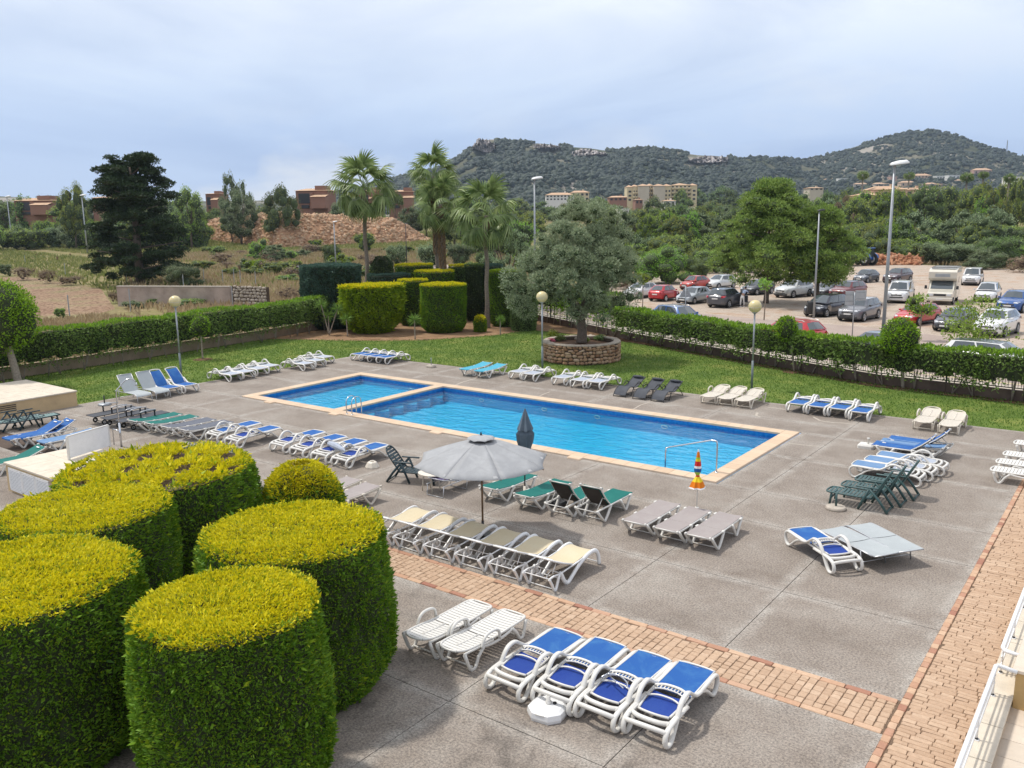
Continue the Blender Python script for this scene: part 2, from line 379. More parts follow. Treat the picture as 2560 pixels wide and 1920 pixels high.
    def wheel(s, c, r, w, n=20):
        """axle along X"""
        prof = [(r * .62, -w / 2), (r * .93, -w / 2), (r, -w * .3), (r, w * .3), (r * .93, w / 2), (r * .62, w / 2)]
        vs = []
        for rr, x in prof:
            for k in range(n): vs.append((c[0] + x, c[1] + rr * math.cos(2 * PI * k / n), c[2] + rr * math.sin(2 * PI * k / n)))
        L = len(prof)
        fs = [[i * n + k, i * n + (k + 1) % n, ((i + 1) % L) * n + (k + 1) % n, ((i + 1) % L) * n + k] for i in range(L) for k in range(n)]
        return s.add(vs, fs)
    def mesh(s, name, mats, smooth=False):
        me = bpy.data.meshes.new(name); me.from_pydata(s.v, [], s.f)
        mats = [mats] if isinstance(mats, str) else mats
        for q in mats: me.materials.append(M[q])
        me.polygons.foreach_set('material_index', s.m)
        if smooth: me.polygons.foreach_set('use_smooth', [True] * len(s.f))
        me.update(); return me
    def build(s, name, mats, parent=None, smooth=False, loc=None, rot=None):
        return link(name, s.mesh(name, mats, smooth), parent, loc, rot)
def copy_tree(o, parent=None):
    c = o.copy(); COL.objects.link(c); c.parent = parent
    for ch in o.children:
        copy_tree(ch, c)
    return c
class Kit:
    """a prototype that is moved the first time and copied afterwards"""
    def __init__(s, maker): s.maker = maker; s.root = None; s.used = False
    def put(s, xy, rz, label, group=None, z=0.0, rx=0.0):
        if s.root is None: s.root = s.maker()
        if not s.used: o = s.root; s.used = True
        else: o = copy_tree(s.root)
        o.location = (xy[0], xy[1], z); o.rotation_euler = (rx, 0, rz); o['label'] = label
        if group: o['group'] = group
        return o

# leaves as numpy quads
def kites(P, A, L, W, rng, side=None):
    n = len(P); A = A / (np.linalg.norm(A, axis=1, keepdims=True) + 1e-9)
    if side is None: side = rng.normal(size=(n, 3))
    S = np.cross(A, side); S /= (np.linalg.norm(S, axis=1, keepdims=True) + 1e-9)
    L = np.broadcast_to(np.asarray(L, float).reshape(-1, 1), (n, 1)); W = np.broadcast_to(np.asarray(W, float).reshape(-1, 1), (n, 1))
    V = np.stack([P, P + A * L * .45 + S * W / 2, P + A * L, P + A * L * .45 - S * W / 2], 1).reshape(-1, 3)
    F = np.arange(n * 4).reshape(-1, 4)
    return V, F
def join(parts):
    """parts: (V, F, material index)"""
    V = []; F = []; mi = []; b = 0
    for v, f, m in parts:
        V.append(v); F.append(f + b); mi.append(np.full(len(f), m)); b += len(v)
    return np.concatenate(V), np.concatenate(F), np.concatenate(mi)
def ellipsoid(c, r, nu=10, nv=7, rng=None, jit=0.0):
    u = np.linspace(0, 2 * PI, nu, endpoint=False); v = np.linspace(0.02, PI - 0.02, nv)
    U, Vv = np.meshgrid(u, v)
    D = np.stack([np.cos(U) * np.sin(Vv), np.sin(U) * np.sin(Vv), np.cos(Vv)], -1).reshape(-1, 3)
    if rng is not None and jit: D = D * (1 + rng.uniform(-jit, jit, (len(D), 1)))
    P = D * np.asarray(r) + np.asarray(c)
    F = [[j * nu + i, j * nu + (i + 1) % nu, (j + 1) * nu + (i + 1) % nu, (j + 1) * nu + i] for j in range(nv - 1) for i in range(nu)]
    return P, np.array(F)[:, ::-1]
def sph(n, rng):
    d = rng.normal(size=(n, 3)); return d / np.linalg.norm(d, axis=1, keepdims=True)
def crown(name, clumps, n, L, W, mats, seed, core=0.72, mode='mix', updir=0.35):
    rng = RS(seed); clumps = np.asarray(clumps, float); area = clumps[:, 3] * clumps[:, 4] + clumps[:, 4] * clumps[:, 5] + clumps[:, 3] * clumps[:, 5]
    idx = rng.choice(len(clumps), n, p=area / area.sum()); c = clumps[idx]
    d = sph(n, rng); d[:, 2] = np.where(rng.rand(n) < .35, np.abs(d[:, 2]), d[:, 2])
    rr = rng.uniform(.72, 1.06, (n, 1)) ** 1.0
    P = c[:, :3] + d * c[:, 3:6] * rr
    if mode == 'tangent': A = np.cross(d, rng.normal(size=(n, 3))) + d * .25
    elif mode == 'radial': A = d + rng.normal(size=(n, 3)) * .5 + np.array([0, 0, updir])
    else: A = d * .6 + rng.normal(size=(n, 3)) * .8 + np.array([0, 0, updir])
    s = rng.uniform(.6, 1.35, n)
    v, f = kites(P, A, L * s, W * s, rng)
    parts = [(v, f, 0)]
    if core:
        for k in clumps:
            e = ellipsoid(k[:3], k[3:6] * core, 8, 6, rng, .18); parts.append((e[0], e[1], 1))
    V, F, mi = join(parts)
    return fast_mesh(name, V, F, mi, mats)
# ================================================================== the setting
# ---- ground and hills as one heightfield
SKYLINE = [(-900, 470), (-200, 480), (300, 505), (700, 500), (860, 478), (972, 451), (1030, 434), (1088, 426), (1140, 400), (1180, 372), (1194, 352), (1238, 346), (1273, 352), (1342, 357), (1446, 368), (1539, 376), (1620, 370), (1678, 376), (1747, 388), (1817, 391), (1840, 399), (1898, 393), (1967, 399), (2002, 399), (2048, 391), (2083, 382), (2141, 361), (2199, 344), (2257, 330), (2309, 326), (2349, 333), (2407, 353), (2453, 368), (2500, 380), (2560, 396), (2750, 430), (3000, 465), (3400, 500)]
SX = np.array([a for a, b in SKYLINE], float); SY = np.array([b for a, b in SKYLINE], float)
def az_of(px):
    d = ray(px, 549 - 0.0114 * (px - 1280)); return math.atan2(d[1], d[0])
AZ = np.array([az_of(p) for p in SX])
def hill_dist(px): return np.interp(px, [0, 900, 1150, 1900, 2050, 2600, 3000], [1700, 1500, 1200, 1350, 1650, 1700, 1900])
HZ = []
for p, y in zip(SX, SY):
    D = float(hill_dist(p)); d = ray(p, y); n = math.hypot(d[0], d[1]); HZ.append(EYE + D * d[2] / n)
HZ = np.array(HZ); DZ = hill_dist(SX)
o_ = np.argsort(AZ); AZs, HZs, DZs = AZ[o_], HZ[o_], DZ[o_]
_g = RS(5); _ph = _g.uniform(0, 2 * PI, (40, 2)); _fr = _g.normal(size=(40, 2)); _fr /= np.linalg.norm(_fr, axis=1, keepdims=True)
def waves(x, y, lam, k0, k1):
    s = 0
    for i in range(k0, k1):
        s = s + np.sin((x * _fr[i, 0] + y * _fr[i, 1]) * 2 * PI / (lam * (0.7 + 0.6 * (i % 5) / 4)) + _ph[i, 0])
    return s / math.sqrt(k1 - k0)
def terrain(x, y):
    x = np.asarray(x, float); y = np.asarray(y, float)
    r = np.hypot(x, y); a = np.arctan2(y, x); a = np.where(a < -PI / 2, a + 2 * PI, a)
    h = np.interp(a, AZs, HZs, left=2, right=2); D = np.interp(a, AZs, DZs)
    z = 11.0 * np.clip((r - 150) / 450, 0, 1) ** 1.3
    t = np.clip((r - D * 0.52) / (D * 0.48), 0, 1)
    back = np.clip((r - D) / 500, 0, 1)
    prof = (0.25 * t + 0.75 * t ** 1.7) * (1 - 0.8 * back ** 1.5)
    rough = waves(x, y, 160, 0, 8) * 5 * np.sin(np.clip(t, 0, 1) * PI) + waves(x, y, 60, 8, 16) * 1.8 * np.sin(np.clip(t, 0, 1) * PI)
    z = z + (h - z) * prof * (h > 9) + rough * (h > 30)
    return np.where(r < 150, 0.0, z)
def make_ground():
    azf = np.radians(np.arange(60, 200, 0.3)); azc = np.radians(np.arange(200, 420, 2.0)); az = np.concatenate([azf, azc])
    r = np.concatenate([np.arange(0.5, 60, 1.1), np.geomspace(60, 1000, 70)[:-1], np.linspace(1000, 2200, 60), np.geomspace(2200, 6000, 8)[1:]])
    A, Rr = np.meshgrid(az, r); X = Rr * np.cos(A); Y = Rr * np.sin(A); Z = terrain(X, Y) - 0.05
    na, nr = len(az), len(r)
    V = np.stack([X, Y, Z], -1).reshape(-1, 3)
    i, j = np.meshgrid(np.arange(nr - 1), np.arange(na), indexing='ij'); i = i.ravel(); j = j.ravel(); j2 = (j + 1) % na
    F = np.stack([i * na + j, i * na + j2, (i + 1) * na + j2, (i + 1) * na + j], 1)[:, ::-1]
    c = V[F]; inside = ((c[:, :, 0] > -35.8) & (c[:, :, 0] < -3) & (c[:, :, 1] > 1) & (c[:, :, 1] < 33)).all(1)
    return fast_mesh('ground', V, F[~inside], None, ['ground'], True)
m, nt, b = nodes_of('ground')
P_ = wpos(nt)
c1 = rampn(nt, noise(nt, 0.09, 6, 0.6, vec=P_), [(0.30, (0.12, 0.16, 0.04)), (0.46, (0.24, 0.23, 0.08)), (0.56, (0.34, 0.27, 0.15)), (0.68, (0.15, 0.20, 0.05))]).outputs[0]
c1 = mixc(nt, maprange(nt, noise(nt, 2.5, 5, 0.7, vec=P_), 0.3, 0.7), c1, (0.16, 0.13, 0.07))
sp = N(nt, 'ShaderNodeSeparateXYZ'); nt.links.new(P_, sp.inputs[0])
ln = N(nt, 'ShaderNodeVectorMath', operation='LENGTH'); nt.links.new(P_, ln.inputs[0])
hillc = rampn(nt, noise(nt, 0.012, 6, 0.65, vec=P_), [(0.42, (0.05, 0.062, 0.035)), (0.54, (0.13, 0.125, 0.085)), (0.64, (0.30, 0.27, 0.23))]).outputs[0]
c1 = mixc(nt, maprange(nt, ln.outputs['Value'], 450, 700), c1, hillc)
nt.links.new(c1, b.inputs['Base Color']); b.inputs['Roughness'].default_value = 0.95; b.inputs['Specular IOR Level'].default_value = 0.1
bump(nt, b, noise(nt, 1.2, 6, 0.7, vec=P_), 0.6, 0.15)
tag(link('ground', make_ground()), kind='structure')

# ---- flat sheets: material first, polygon next
def groundmat(name, stops, s1, speck=None, sscale=60, rough=0.92, bmp=0.3, bscale=40, dist=0.02, sc3=None, big=None):
    m, nt, b = nodes_of(name); P = wpos(nt)
    c = rampn(nt, noise(nt, s1, 6, 0.62, vec=P, sc3=sc3), stops).outputs[0]
    if speck:
        n2 = noise(nt, sscale, 3, 0.75, vec=P)
        c = mixc(nt, maprange(nt, n2, 0.47, 0.60), c, speck, 'MULTIPLY')
    if big:
        c = mixc(nt, maprange(nt, noise(nt, 0.35, 5, 0.65, vec=P), 0.5, 0.66, 0, 0.75), c, big)
    nt.links.new(c, b.inputs['Base Color']); b.inputs['Roughness'].default_value = rough; b.inputs['Specular IOR Level'].default_value = 0.2
    bump(nt, b, noise(nt, bscale, 4, 0.7, vec=P), bmp, dist)
    return m, nt, b, c
groundmat('lawn', [(0.3, (0.08, 0.135, 0.025)), (0.5, (0.145, 0.205, 0.04)), (0.66, (0.25, 0.27, 0.07)), (0.78, (0.34, 0.29, 0.12))], 0.55, (0.45, 0.55, 0.4), 30, bmp=0.6, bscale=35, dist=0.04)
groundmat('bed_soil', [(0.3, (0.20, 0.115, 0.06)), (0.6, (0.36, 0.23, 0.135)), (0.8, (0.42, 0.29, 0.18))], 1.2, (0.55, 0.5, 0.45), 22, bmp=0.7, bscale=12, dist=0.05)
groundmat('street_asphalt', [(0.3, (0.34, 0.27, 0.235)), (0.7, (0.42, 0.345, 0.30))], 0.6, (0.8, 0.8, 0.8), 30, bmp=0.15)
groundmat('sidewalk', [(0.3, (0.46, 0.40, 0.33)), (0.7, (0.54, 0.48, 0.40))], 1.5, (0.85, 0.85, 0.85), 20, bmp=0.15)
groundmat('parking_dirt', [(0.3, (0.36, 0.28, 0.215)), (0.5, (0.47, 0.40, 0.335)), (0.75, (0.53, 0.465, 0.395))], 0.35, (0.75, 0.72, 0.68), 8, bmp=0.4, bscale=6, dist=0.05, big=(0.34, 0.20, 0.12))
groundmat('dark_soil', [(0.3, (0.09, 0.05, 0.03)), (0.7, (0.17, 0.10, 0.06))], 3, None, bmp=0.6, bscale=14, dist=0.03)
m, nt, b, c = groundmat('ploughed_soil', [(0.35, (0.34, 0.21, 0.14)), (0.5, (0.42, 0.29, 0.19)), (0.62, (0.34, 0.30, 0.15))], 0.12, (0.40, 0.36, 0.30), 2.4, bmp=1.0, bscale=2.2, dist=0.5)
groundmat('country_road', [(0.3, (0.46, 0.385, 0.33)), (0.7, (0.52, 0.45, 0.39))], 0.3)
plain('yellow_line', (0.62, 0.55, 0.28), 0.7, var=0.15)
def sheet_obj(name, poly, z, mat, kind='structure', parent=None):
    mb = MB(); mb.add([(x, y, z) for x, y in poly], [list(range(len(poly)))])
    o = mb.build(name, mat, parent)
    return tag(o, kind=kind) if kind else o
WALL_R = [(-2.0, 39.85), (-3.91, 39.9), (-9.8, 40.6), (-15.72, 42.95), (-21.53, 45.4), (-27.07, 47.9), (-37.65, 53.2), (-46.0, 57.0)]
WALL_R = [(8.0, 39.8)] + WALL_R
WALL_L = [(-44.0, 6.0), (-45.5, 18.3), (-45.9, 24.1), (-46.65, 34.4), (-47.8, 40.8), (-49.0, 47.5)]
LAWN = [(-36.3, 14.0), (-36.3, 33.6), (-33, 33.8), (-12, 34.0), (-2.5, 34.2), (8, 34.5)] + WALL_R[:6] + [(-34.6, 48.2), (-35.0, 44.7), (-37.2, 40.7), (-39.3, 39.0), (-41.5, 37.7), (-46.0, 35.5)] + WALL_L[:4][::-1]
BED = [(-46.8, 35.2), (-41.5, 37.4), (-39.3, 38.7), (-37.2, 40.4), (-34.9, 44.5), (-34.5, 48.2), (-27.0, 47.9), (-37.65, 53.2), (-46.0, 57.0), (-50.5, 57), (-49.0, 47.5), (-47.8, 40.8)]
sheet_obj('lawn_ground', LAWN, -0.012, 'lawn'); bpy.data.objects['lawn_ground'].name = 'lawn'
sheet_obj('bed_ground', BED, -0.004, 'bed_soil'); bpy.data.objects['bed_ground'].name = 'planting_bed'
# earth strip along the right-hand wall
def offset_line(L, d):
    out = []
    for i, (x, y) in enumerate(L):
        a = L[max(0, i - 1)]; c = L[min(len(L) - 1, i + 1)]; tx, ty = c[0] - a[0], c[1] - a[1]; n = math.hypot(tx, ty)
        out.append((x - ty / n * d, y + tx / n * d))
    return out
strip = offset_line(WALL_R, 0.75)
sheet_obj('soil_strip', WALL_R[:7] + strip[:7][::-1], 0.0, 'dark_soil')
# street and pavement beyond the hedge
W_out = offset_line(WALL_R, -0.25); SW = offset_line(WALL_R, -3.2); SW2 = offset_line(WALL_R, -3.35); ROAD = [(8, 55), (-5.8, 56.6), (-10, 59.2), (-15, 61.7), (-23.4, 62.6), (-30.5, 64.4), (-39, 68), (-60, 86), (-100, 115)]
SW = SW[:-2] + [(-40.5, 57.5), (-62, 74), (-103, 104)]
SWB = [(x + 0.2, y + 0.25) for x, y in SW]
ms = MB(); k = min(len(W_out), len(SW))
W2 = W_out[:-2] + [(-38.5, 54.0), (-60, 70.5), (-101, 100)]
ms.sheet([[(x, y, -0.02) for x, y in W2], [(x, y, -0.02) for x, y in SW]])
tag(ms.build('pavement', 'sidewalk'), kind='structure')
mk = MB(); mk.sheet([[(x, y, -0.02) for x, y in SW], [(x, y, -0.02) for x, y in SWB], [(x, y, -0.14) for x, y in SWB]])
tag(mk.build('pavement_kerb', 'concrete_light'), kind='structure')
def tri_strip(A, B, z, mat, name):
    n = 60
    def res(Lx):
        Lx = np.array(Lx, float); s = np.r_[0, np.cumsum(np.hypot(*np.diff(Lx, axis=0).T))]; q = np.linspace(0, s[-1], n)
        return np.interp(q, s, Lx[:, 0]), np.interp(q, s, Lx[:, 1])
    a = res(A); c = res(B); mb = MB()
    mb.sheet([[(x, y, z) for x, y in zip(*a)], [(x, y, z) for x, y in zip(*c)]])
    return tag(mb.build(name, mat), kind='structure')
tri_strip(SWB, ROAD, -0.036, 'street_asphalt', 'street')
tri_strip([(x + .25, y + .45) for x, y in SWB], [(x + .32, y + .58) for x, y in SWB], -0.031, 'yellow_line', 'street_line')
PARK = ROAD[:-1] + [(-80, 103), (-66, 108), (-53, 100), (-50, 118), (-38, 150), (-14, 140), (15, 140), (40, 120), (40, 60)]
sheet_obj('parking_lot', [(40, 60), (8, 55)] + ROAD[1:7] + [(-52, 80), (-58, 92), (-54, 96), (-50, 116), (-38, 149), (-14, 137), (15, 140), (40, 120)], -0.041, 'parking_dirt')
# left: field, track
sheet_obj('ploughed_field', [(-70, 30), (-72, 37), (-76, 41), (-101, 53), (-139, 61), (-150, 67), (-190, 62), (-190, 30), (-120, 10), (-66, 5)], -0.042, 'ploughed_soil')
sheet_obj('country_road', [(-420, 128), (-250, 108.5), (-195, 99.5), (-160, 96), (-125, 95), (-100, 97), (-80, 101), (-80, 98.5), (-100, 92), (-128, 90), (-162, 91), (-195, 93.8), (-250, 102), (-420, 116)], -0.037, 'country_road')

# ---- pool deck: concrete panels between joints, each one its own piece
m, nt, b = nodes_of('deck_concrete')
P_ = wpos(nt)
n1 = noise(nt, 0.55, 6, 0.62, vec=P_); n2 = noise(nt, 26, 3, 0.85, vec=P_); n3 = noise(nt, 3.2, 5, 0.7, vec=P_)
c = rampn(nt, n1, [(0.3, (0.275, 0.230, 0.193)), (0.5, (0.345, 0.295, 0.252)), (0.7, (0.43, 0.385, 0.337))]).outputs[0]
c = mixc(nt, maprange(nt, n3, 0.45, 0.72, 0, 0.3), c, (0.48, 0.435, 0.385))
at_ = N(nt, 'ShaderNodeAttribute'); at_.attribute_name = 'edge'
ed = N(nt, 'ShaderNodeMath', operation='MULTIPLY'); nt.links.new(at_.outputs['Fac'], ed.inputs[0]); nt.links.new(maprange(nt, noise(nt, 2.0, 5, 0.7, vec=P_), 0.34, 0.66), ed.inputs[1])
c = mixc(nt, ed.outputs[0], c, (0.53, 0.49, 0.44))
sn = noise(nt, 0.9, 5, 0.7, vec=P_, dist=1.0)
spx = N(nt, 'ShaderNodeSeparateXYZ'); nt.links.new(P_, spx.inputs[0])
stain = N(nt, 'ShaderNodeMath', operation='MULTIPLY'); nt.links.new(maprange(nt, sn, 0.52, 0.66), stain.inputs[0]); nt.links.new(maprange(nt, spx.outputs[1], 13.5, 11.0, 0.12, 0.6), stain.inputs[1])
c = mixc(nt, stain.outputs[0], c, (0.15, 0.13, 0.115))
c = mixc(nt, maprange(nt, n2, 0.40, 0.62), (0.50, 0.50, 0.50), (1.32, 1.3, 1.28)) if False else mixc(nt, 1.0, c, rampn(nt, n2, [(0.38, (0.44, 0.44, 0.45)), (0.5, (0.72, 0.72, 0.72)), (0.62, (0.99, 0.98, 0.96))]).outputs[0], 'MULTIPLY')
nt.links.new(c, b.inputs['Base Color']); b.inputs['Roughness'].default_value = 0.93; b.inputs['Specular IOR Level'].default_value = 0.25
bump(nt, b, n2, 0.35, 0.006)
tag(sheet_obj('deck_base', [(-36.3, -2), (-2.56, -2), (-2.56, 22.3), (-36.3, 22.3)], -0.02, 'mortar'), kind='structure')
deck = bpy.data.objects['deck_base']; deck.name = 'pool_deck'
sheet_obj('deck_underlay', [(-36.3, 29.8), (-2.56, 29.8), (-2.56, 34.1), (-36.3, 33.55)], -0.02, 'mortar', None, deck)
sheet_obj('deck_underlay', [(-9.5, 22.3), (-2.56, 22.3), (-2.56, 29.8), (-9.5, 29.8)], -0.02, 'mortar', None, deck)
sheet_obj('deck_underlay', [(-36.3, 22.3), (-31.85, 22.3), (-31.85, 29.8), (-36.3, 29.8)], -0.02, 'mortar', None, deck)
def panel(x0, x1, y0, y1, ytop=None, g=0.008):
    x0 += g; x1 -= g; y0 += g; y1 -= g
    yt = ytop or (lambda x: y1)
    rings = []
    for d in (0.0, 0.10, 0.26):
        d2 = min(d, (x1 - x0) * .4, (y1 - y0) * .4)
        rings.append([(x0 + d2, y0 + d2), (x1 - d2, y0 + d2), (x1 - d2, min(y1, yt(x1)) - d2), (x0 + d2, min(y1, yt(x0)) - d2)])
    vs = [(x, y, 0.0) for r in rings for x, y in r]; fs = []
    for k in (0, 4):
        for i in range(4): fs.append([k + i, k + (i + 1) % 4, k + 4 + (i + 1) % 4, k + 4 + i])
    fs.append([8, 9, 10, 11])
    fs += [[i, 12 + i, 12 + (i + 1) % 4, (i + 1) % 4] for i in range(4)]
    vs += [(x, y, -0.02) for x, y in rings[0]]
    me = bpy.data.meshes.new('concrete_panel'); me.from_pydata(vs, [], fs); me.materials.append(M['deck_concrete'])
    a = me.attributes.new('edge', 'FLOAT', 'POINT'); a.data.foreach_set('value', [1.0] * 4 + [0.7] * 4 + [0.0] * 4 + [1.0] * 4)
    link('concrete_panel', me, deck)
XL = [-36.3, -31.85, -28.6, -23.6, -18.5, -13.4, -9.55, -8.35, -5.5, -2.56]
topline = lambda x: 33.62 + (x + 36.3) * 0.016
for x0, x1 in zip(XL, XL[1:]):
    for y0, y1 in ((-2, 3.8), (3.8, 9.34), (9.34, 12.40), (13.49, 16.4), (16.4, 20.0), (20.0, 22.43)):
        if x0 == -9.55 : continue
        if x1 == -9.55: x1b = -8.35
        else: x1b = x1
        panel(x0, x1b, y0, y1)
    for y0, y1 in ((29.7, 31.25), (31.25, 34.3)):
        if x0 == -9.55: continue
        panel(x0, -8.35 if x1 == -9.55 else x1, y0, y1, topline)
for y0, y1 in ((22.43, 26.3), (26.3, 29.7)):
    panel(-36.3, -31.85, y0, y1); panel(-9.55, -8.35, y0, y1); panel(-8.35, -5.5, y0, y1); panel(-5.5, -2.56, y0, y1)
# pale repair lines scratched over the slabs
def repair(pts, w=0.06):
    mb = MB(); P = [Vector((x, y, 0.004)) for x, y in pts]; rows = [[], []]
    for i, p in enumerate(P):
        t = (P[min(i + 1, len(P) - 1)] - P[max(i - 1, 0)]).normalized(); n = Vector((-t.y, t.x, 0))
        rows[0].append(tuple(p + n * w / 2)); rows[1].append(tuple(p - n * w / 2))
    mb.sheet(rows); mb.build('mortar_repair', 'concrete_light', deck)
def zp(r, *pts): return [G(r[0] + x * .28933, r[1] + y * .28933) for x, y in pts]
repair(zp((1280, 680), (1050, 1185), (1110, 1150), (1160, 1135), (1270, 1100)))
repair(zp((1280, 680), (235, 1075), (275, 1055), (330, 1035)))
repair(zp((640, 680), (1725, 975), (1790, 950), (1900, 920)), 0.09)
repair(zp((1920, 680), (180, 1480), (300, 1495), (460, 1508)))
repair(zp((1920, 680), (390, 1252), (450, 1285), (560, 1302), (640, 1305), (760, 1318)), 0.09)
repair(zp((1920, 680), (0, 1170), (60, 1175), (160, 1190)), 0.08)
repair(zp((1280, 680), (2120, 1215), (2110, 1240), (2145, 1255)), 0.09)

# ---- pool: basin, coping slabs, water
m, nt, b = nodes_of('pool_tile')
br = N(nt, 'ShaderNodeTexBrick'); br.inputs['Scale'].default_value = 9.0; br.inputs['Mortar Size'].default_value = 0.03; br.offset = 0
br.inputs['Brick Width'].default_value = 0.25; br.inputs['Row Height'].default_value = 0.25
tcn = N(nt, 'ShaderNodeTexCoord'); nt.links.new(tcn.outputs['Object'], br.inputs['Vector'])
br.inputs['Color1'].default_value = (0.0, 0.43, 0.68, 1); br.inputs['Color2'].default_value = (0.005, 0.49, 0.76, 1); br.inputs['Mortar'].default_value = (0.03, 0.55, 0.80, 1)
nt.links.new(br.outputs[0], b.inputs['Base Color']); b.inputs['Roughness'].default_value = 0.4
m, nt, b = nodes_of('pool_border_tile')
b.inputs['Roughness'].default_value = 0.3
nt.links.new(rampn(nt, noise(nt, 9, 3), [(0.35, (0.0, 0.12, 0.40)), (0.65, (0.01, 0.20, 0.52))]).outputs[0], b.inputs['Base Color'])
m, nt, b = nodes_of('water')
out = nt.nodes['Material Output']; nt.nodes.remove(b)
tr = N(nt, 'ShaderNodeBsdfTransparent'); tr.inputs[0].default_value = (0.56, 0.94, 1.0, 1)
gl = N(nt, 'ShaderNodeBsdfGlossy'); gl.inputs['Roughness'].default_value = 0.02; gl.inputs['Color'].default_value = (1, 1, 1, 1)
fr = N(nt, 'ShaderNodeFresnel'); fr.inputs[0].default_value = 1.33
bu = N(nt, 'ShaderNodeBump'); bu.inputs['Strength'].default_value = 0.9; bu.inputs['Distance'].default_value = 0.10
w1 = noise(nt, 2.2, 4, 0.55, dist=0.7, vec=wpos(nt), sc3=(0.7, 1.4, 1)); nt.links.new(w1, bu.inputs['Height'])
nt.links.new(bu.outputs[0], gl.inputs['Normal']); nt.links.new(bu.outputs[0], fr.inputs['Normal'])
ms_ = N(nt, 'ShaderNodeMixShader'); nt.links.new(fr.outputs[0], ms_.inputs[0]); nt.links.new(tr.outputs[0], ms_.inputs[1]); nt.links.new(gl.outputs[0], ms_.inputs[2]); nt.links.new(ms_.outputs[0], out.inputs[0])
pool = tag(empty('swimming_pool', (0, 0, 0)), 'long blue swimming pool with beige coping and a walled-off shallow end', 'swimming pool')
PX0, PX1, PY0, PY1, CW = -31.8, -9.6, 22.48, 29.62, 0.50
DIV0, DIV1 = -26.35, -25.85
def basin(x0, x1, y0, y1, depth):
    mb = MB(); f = [(x0, y0), (x1, y0), (x1, y1), (x0, y1)]
    mb.add([(x, y, -depth) for x, y in f], [[0, 1, 2, 3]])
    z1 = -0.26
    for i in range(4):
        a, c = f[i], f[(i + 1) % 4]
        mb.cur = 0; mb.add([(a[0], a[1], -depth), (c[0], c[1], -depth), (c[0], c[1], z1), (a[0], a[1], z1)], [[3, 2, 1, 0]])
        mb.cur = 1; mb.add([(a[0], a[1], z1), (c[0], c[1], z1), (c[0], c[1], -0.03), (a[0], a[1], -0.03)], [[3, 2, 1, 0]])
        mb.cur = 0
    mb.build('pool_basin', ['pool_tile', 'pool_border_tile'], pool)
    wm = MB(); wm.add([(x, y, -0.13) for x, y in f], [[0, 1, 2, 3]]); wm.build('water', 'water', pool)
basin(PX0 + CW, DIV0, PY0 + CW, PY1 - CW, 0.42); basin(DIV1, PX1 - CW, PY0 + CW, PY1 - CW, 0.66)
# half-round blocks added for the border tile's reflections along the dividing wall
for i in range(7):
    y = PY0 + CW + 0.45 + i * 0.86
    mb = MB(); pr = [(DIV1 + 0.01 + 0.38 * math.sin(PI * k / 8), y - 0.40 + 0.8 * k / 8) for k in range(9)]
    mb.add([(x, yy, -0.35) for x, yy in pr] + [(x, yy, -.65) for x, yy in pr], [list(range(9))] + [[k, 9 + k, 10 + k, k + 1] for k in range(8)])
    mb.build('reflection_block', 'pool_tile', pool)
def coping_slab(x0, x1, y0, y1):
    g = 0.004; mb = MB(); mb.box(((x0 + x1) / 2, (y0 + y1) / 2, 0.002), (x1 - x0 - 2 * g, y1 - y0 - 2 * g, 0.075), bev=0.008)
    mb.build('coping_slab', 'coping_tile', pool)
def run(a0, a1, n):
    q = np.linspace(a0, a1, n + 1); return zip(q[:-1], q[1:])
for a, c in run(PX0, PX1, 44): coping_slab(a, c, PY0, PY0 + CW); coping_slab(a, c, PY1 - CW, PY1)
for a, c in run(PY0 + CW, PY1 - CW, 12):
    coping_slab(PX0, PX0 + CW, a, c); coping_slab(PX1 - CW, PX1, a, c); coping_slab(DIV0, DIV1, a, c)
mb = MB(); mb.box(((PX0 + PX1) / 2, (PY0 + PY1) / 2, -0.9), (PX1 - PX0 - .1, PY1 - PY0 - .1, .1)) if False else None
for px, py in ((117, 1128), (680, 1230), (1570, 1387)):
    x, y = G(640 + px * .28933, 680 + py * .28933); mb = MB(); mb.box((x, PY0 - 0.09, 0.012), (0.5, 0.26, 0.07), bev=0.03); mb.build('skimmer_lid', 'coping_tile', pool)
x, y = G(1280 + 565 * .28933, 1060 + 290 * .28933); mb = MB(); mb.box((x, PY0 - 0.09, 0.012), (0.5, 0.26, 0.07), bev=0.03); mb.build('skimmer_lid', 'coping_tile', pool)
for px, py in ((1195, 970), (1755, 1060)): 
    x, y = G(640 + px * .28933, 680 + py * .28933, -.3)
for x in (-27.9, -23.6, -20.2, -17.6, -14.6):
    mb = MB(); mb.tube([(x + .13 * math.cos(t), PY1 - CW - .012, -.36 + .06 * math.sin(t)) for t in np.linspace(0, 2 * PI, 13)[:-1]], .018, 5, closed=True); mb.build('water_inlet', 'white_resin', pool)

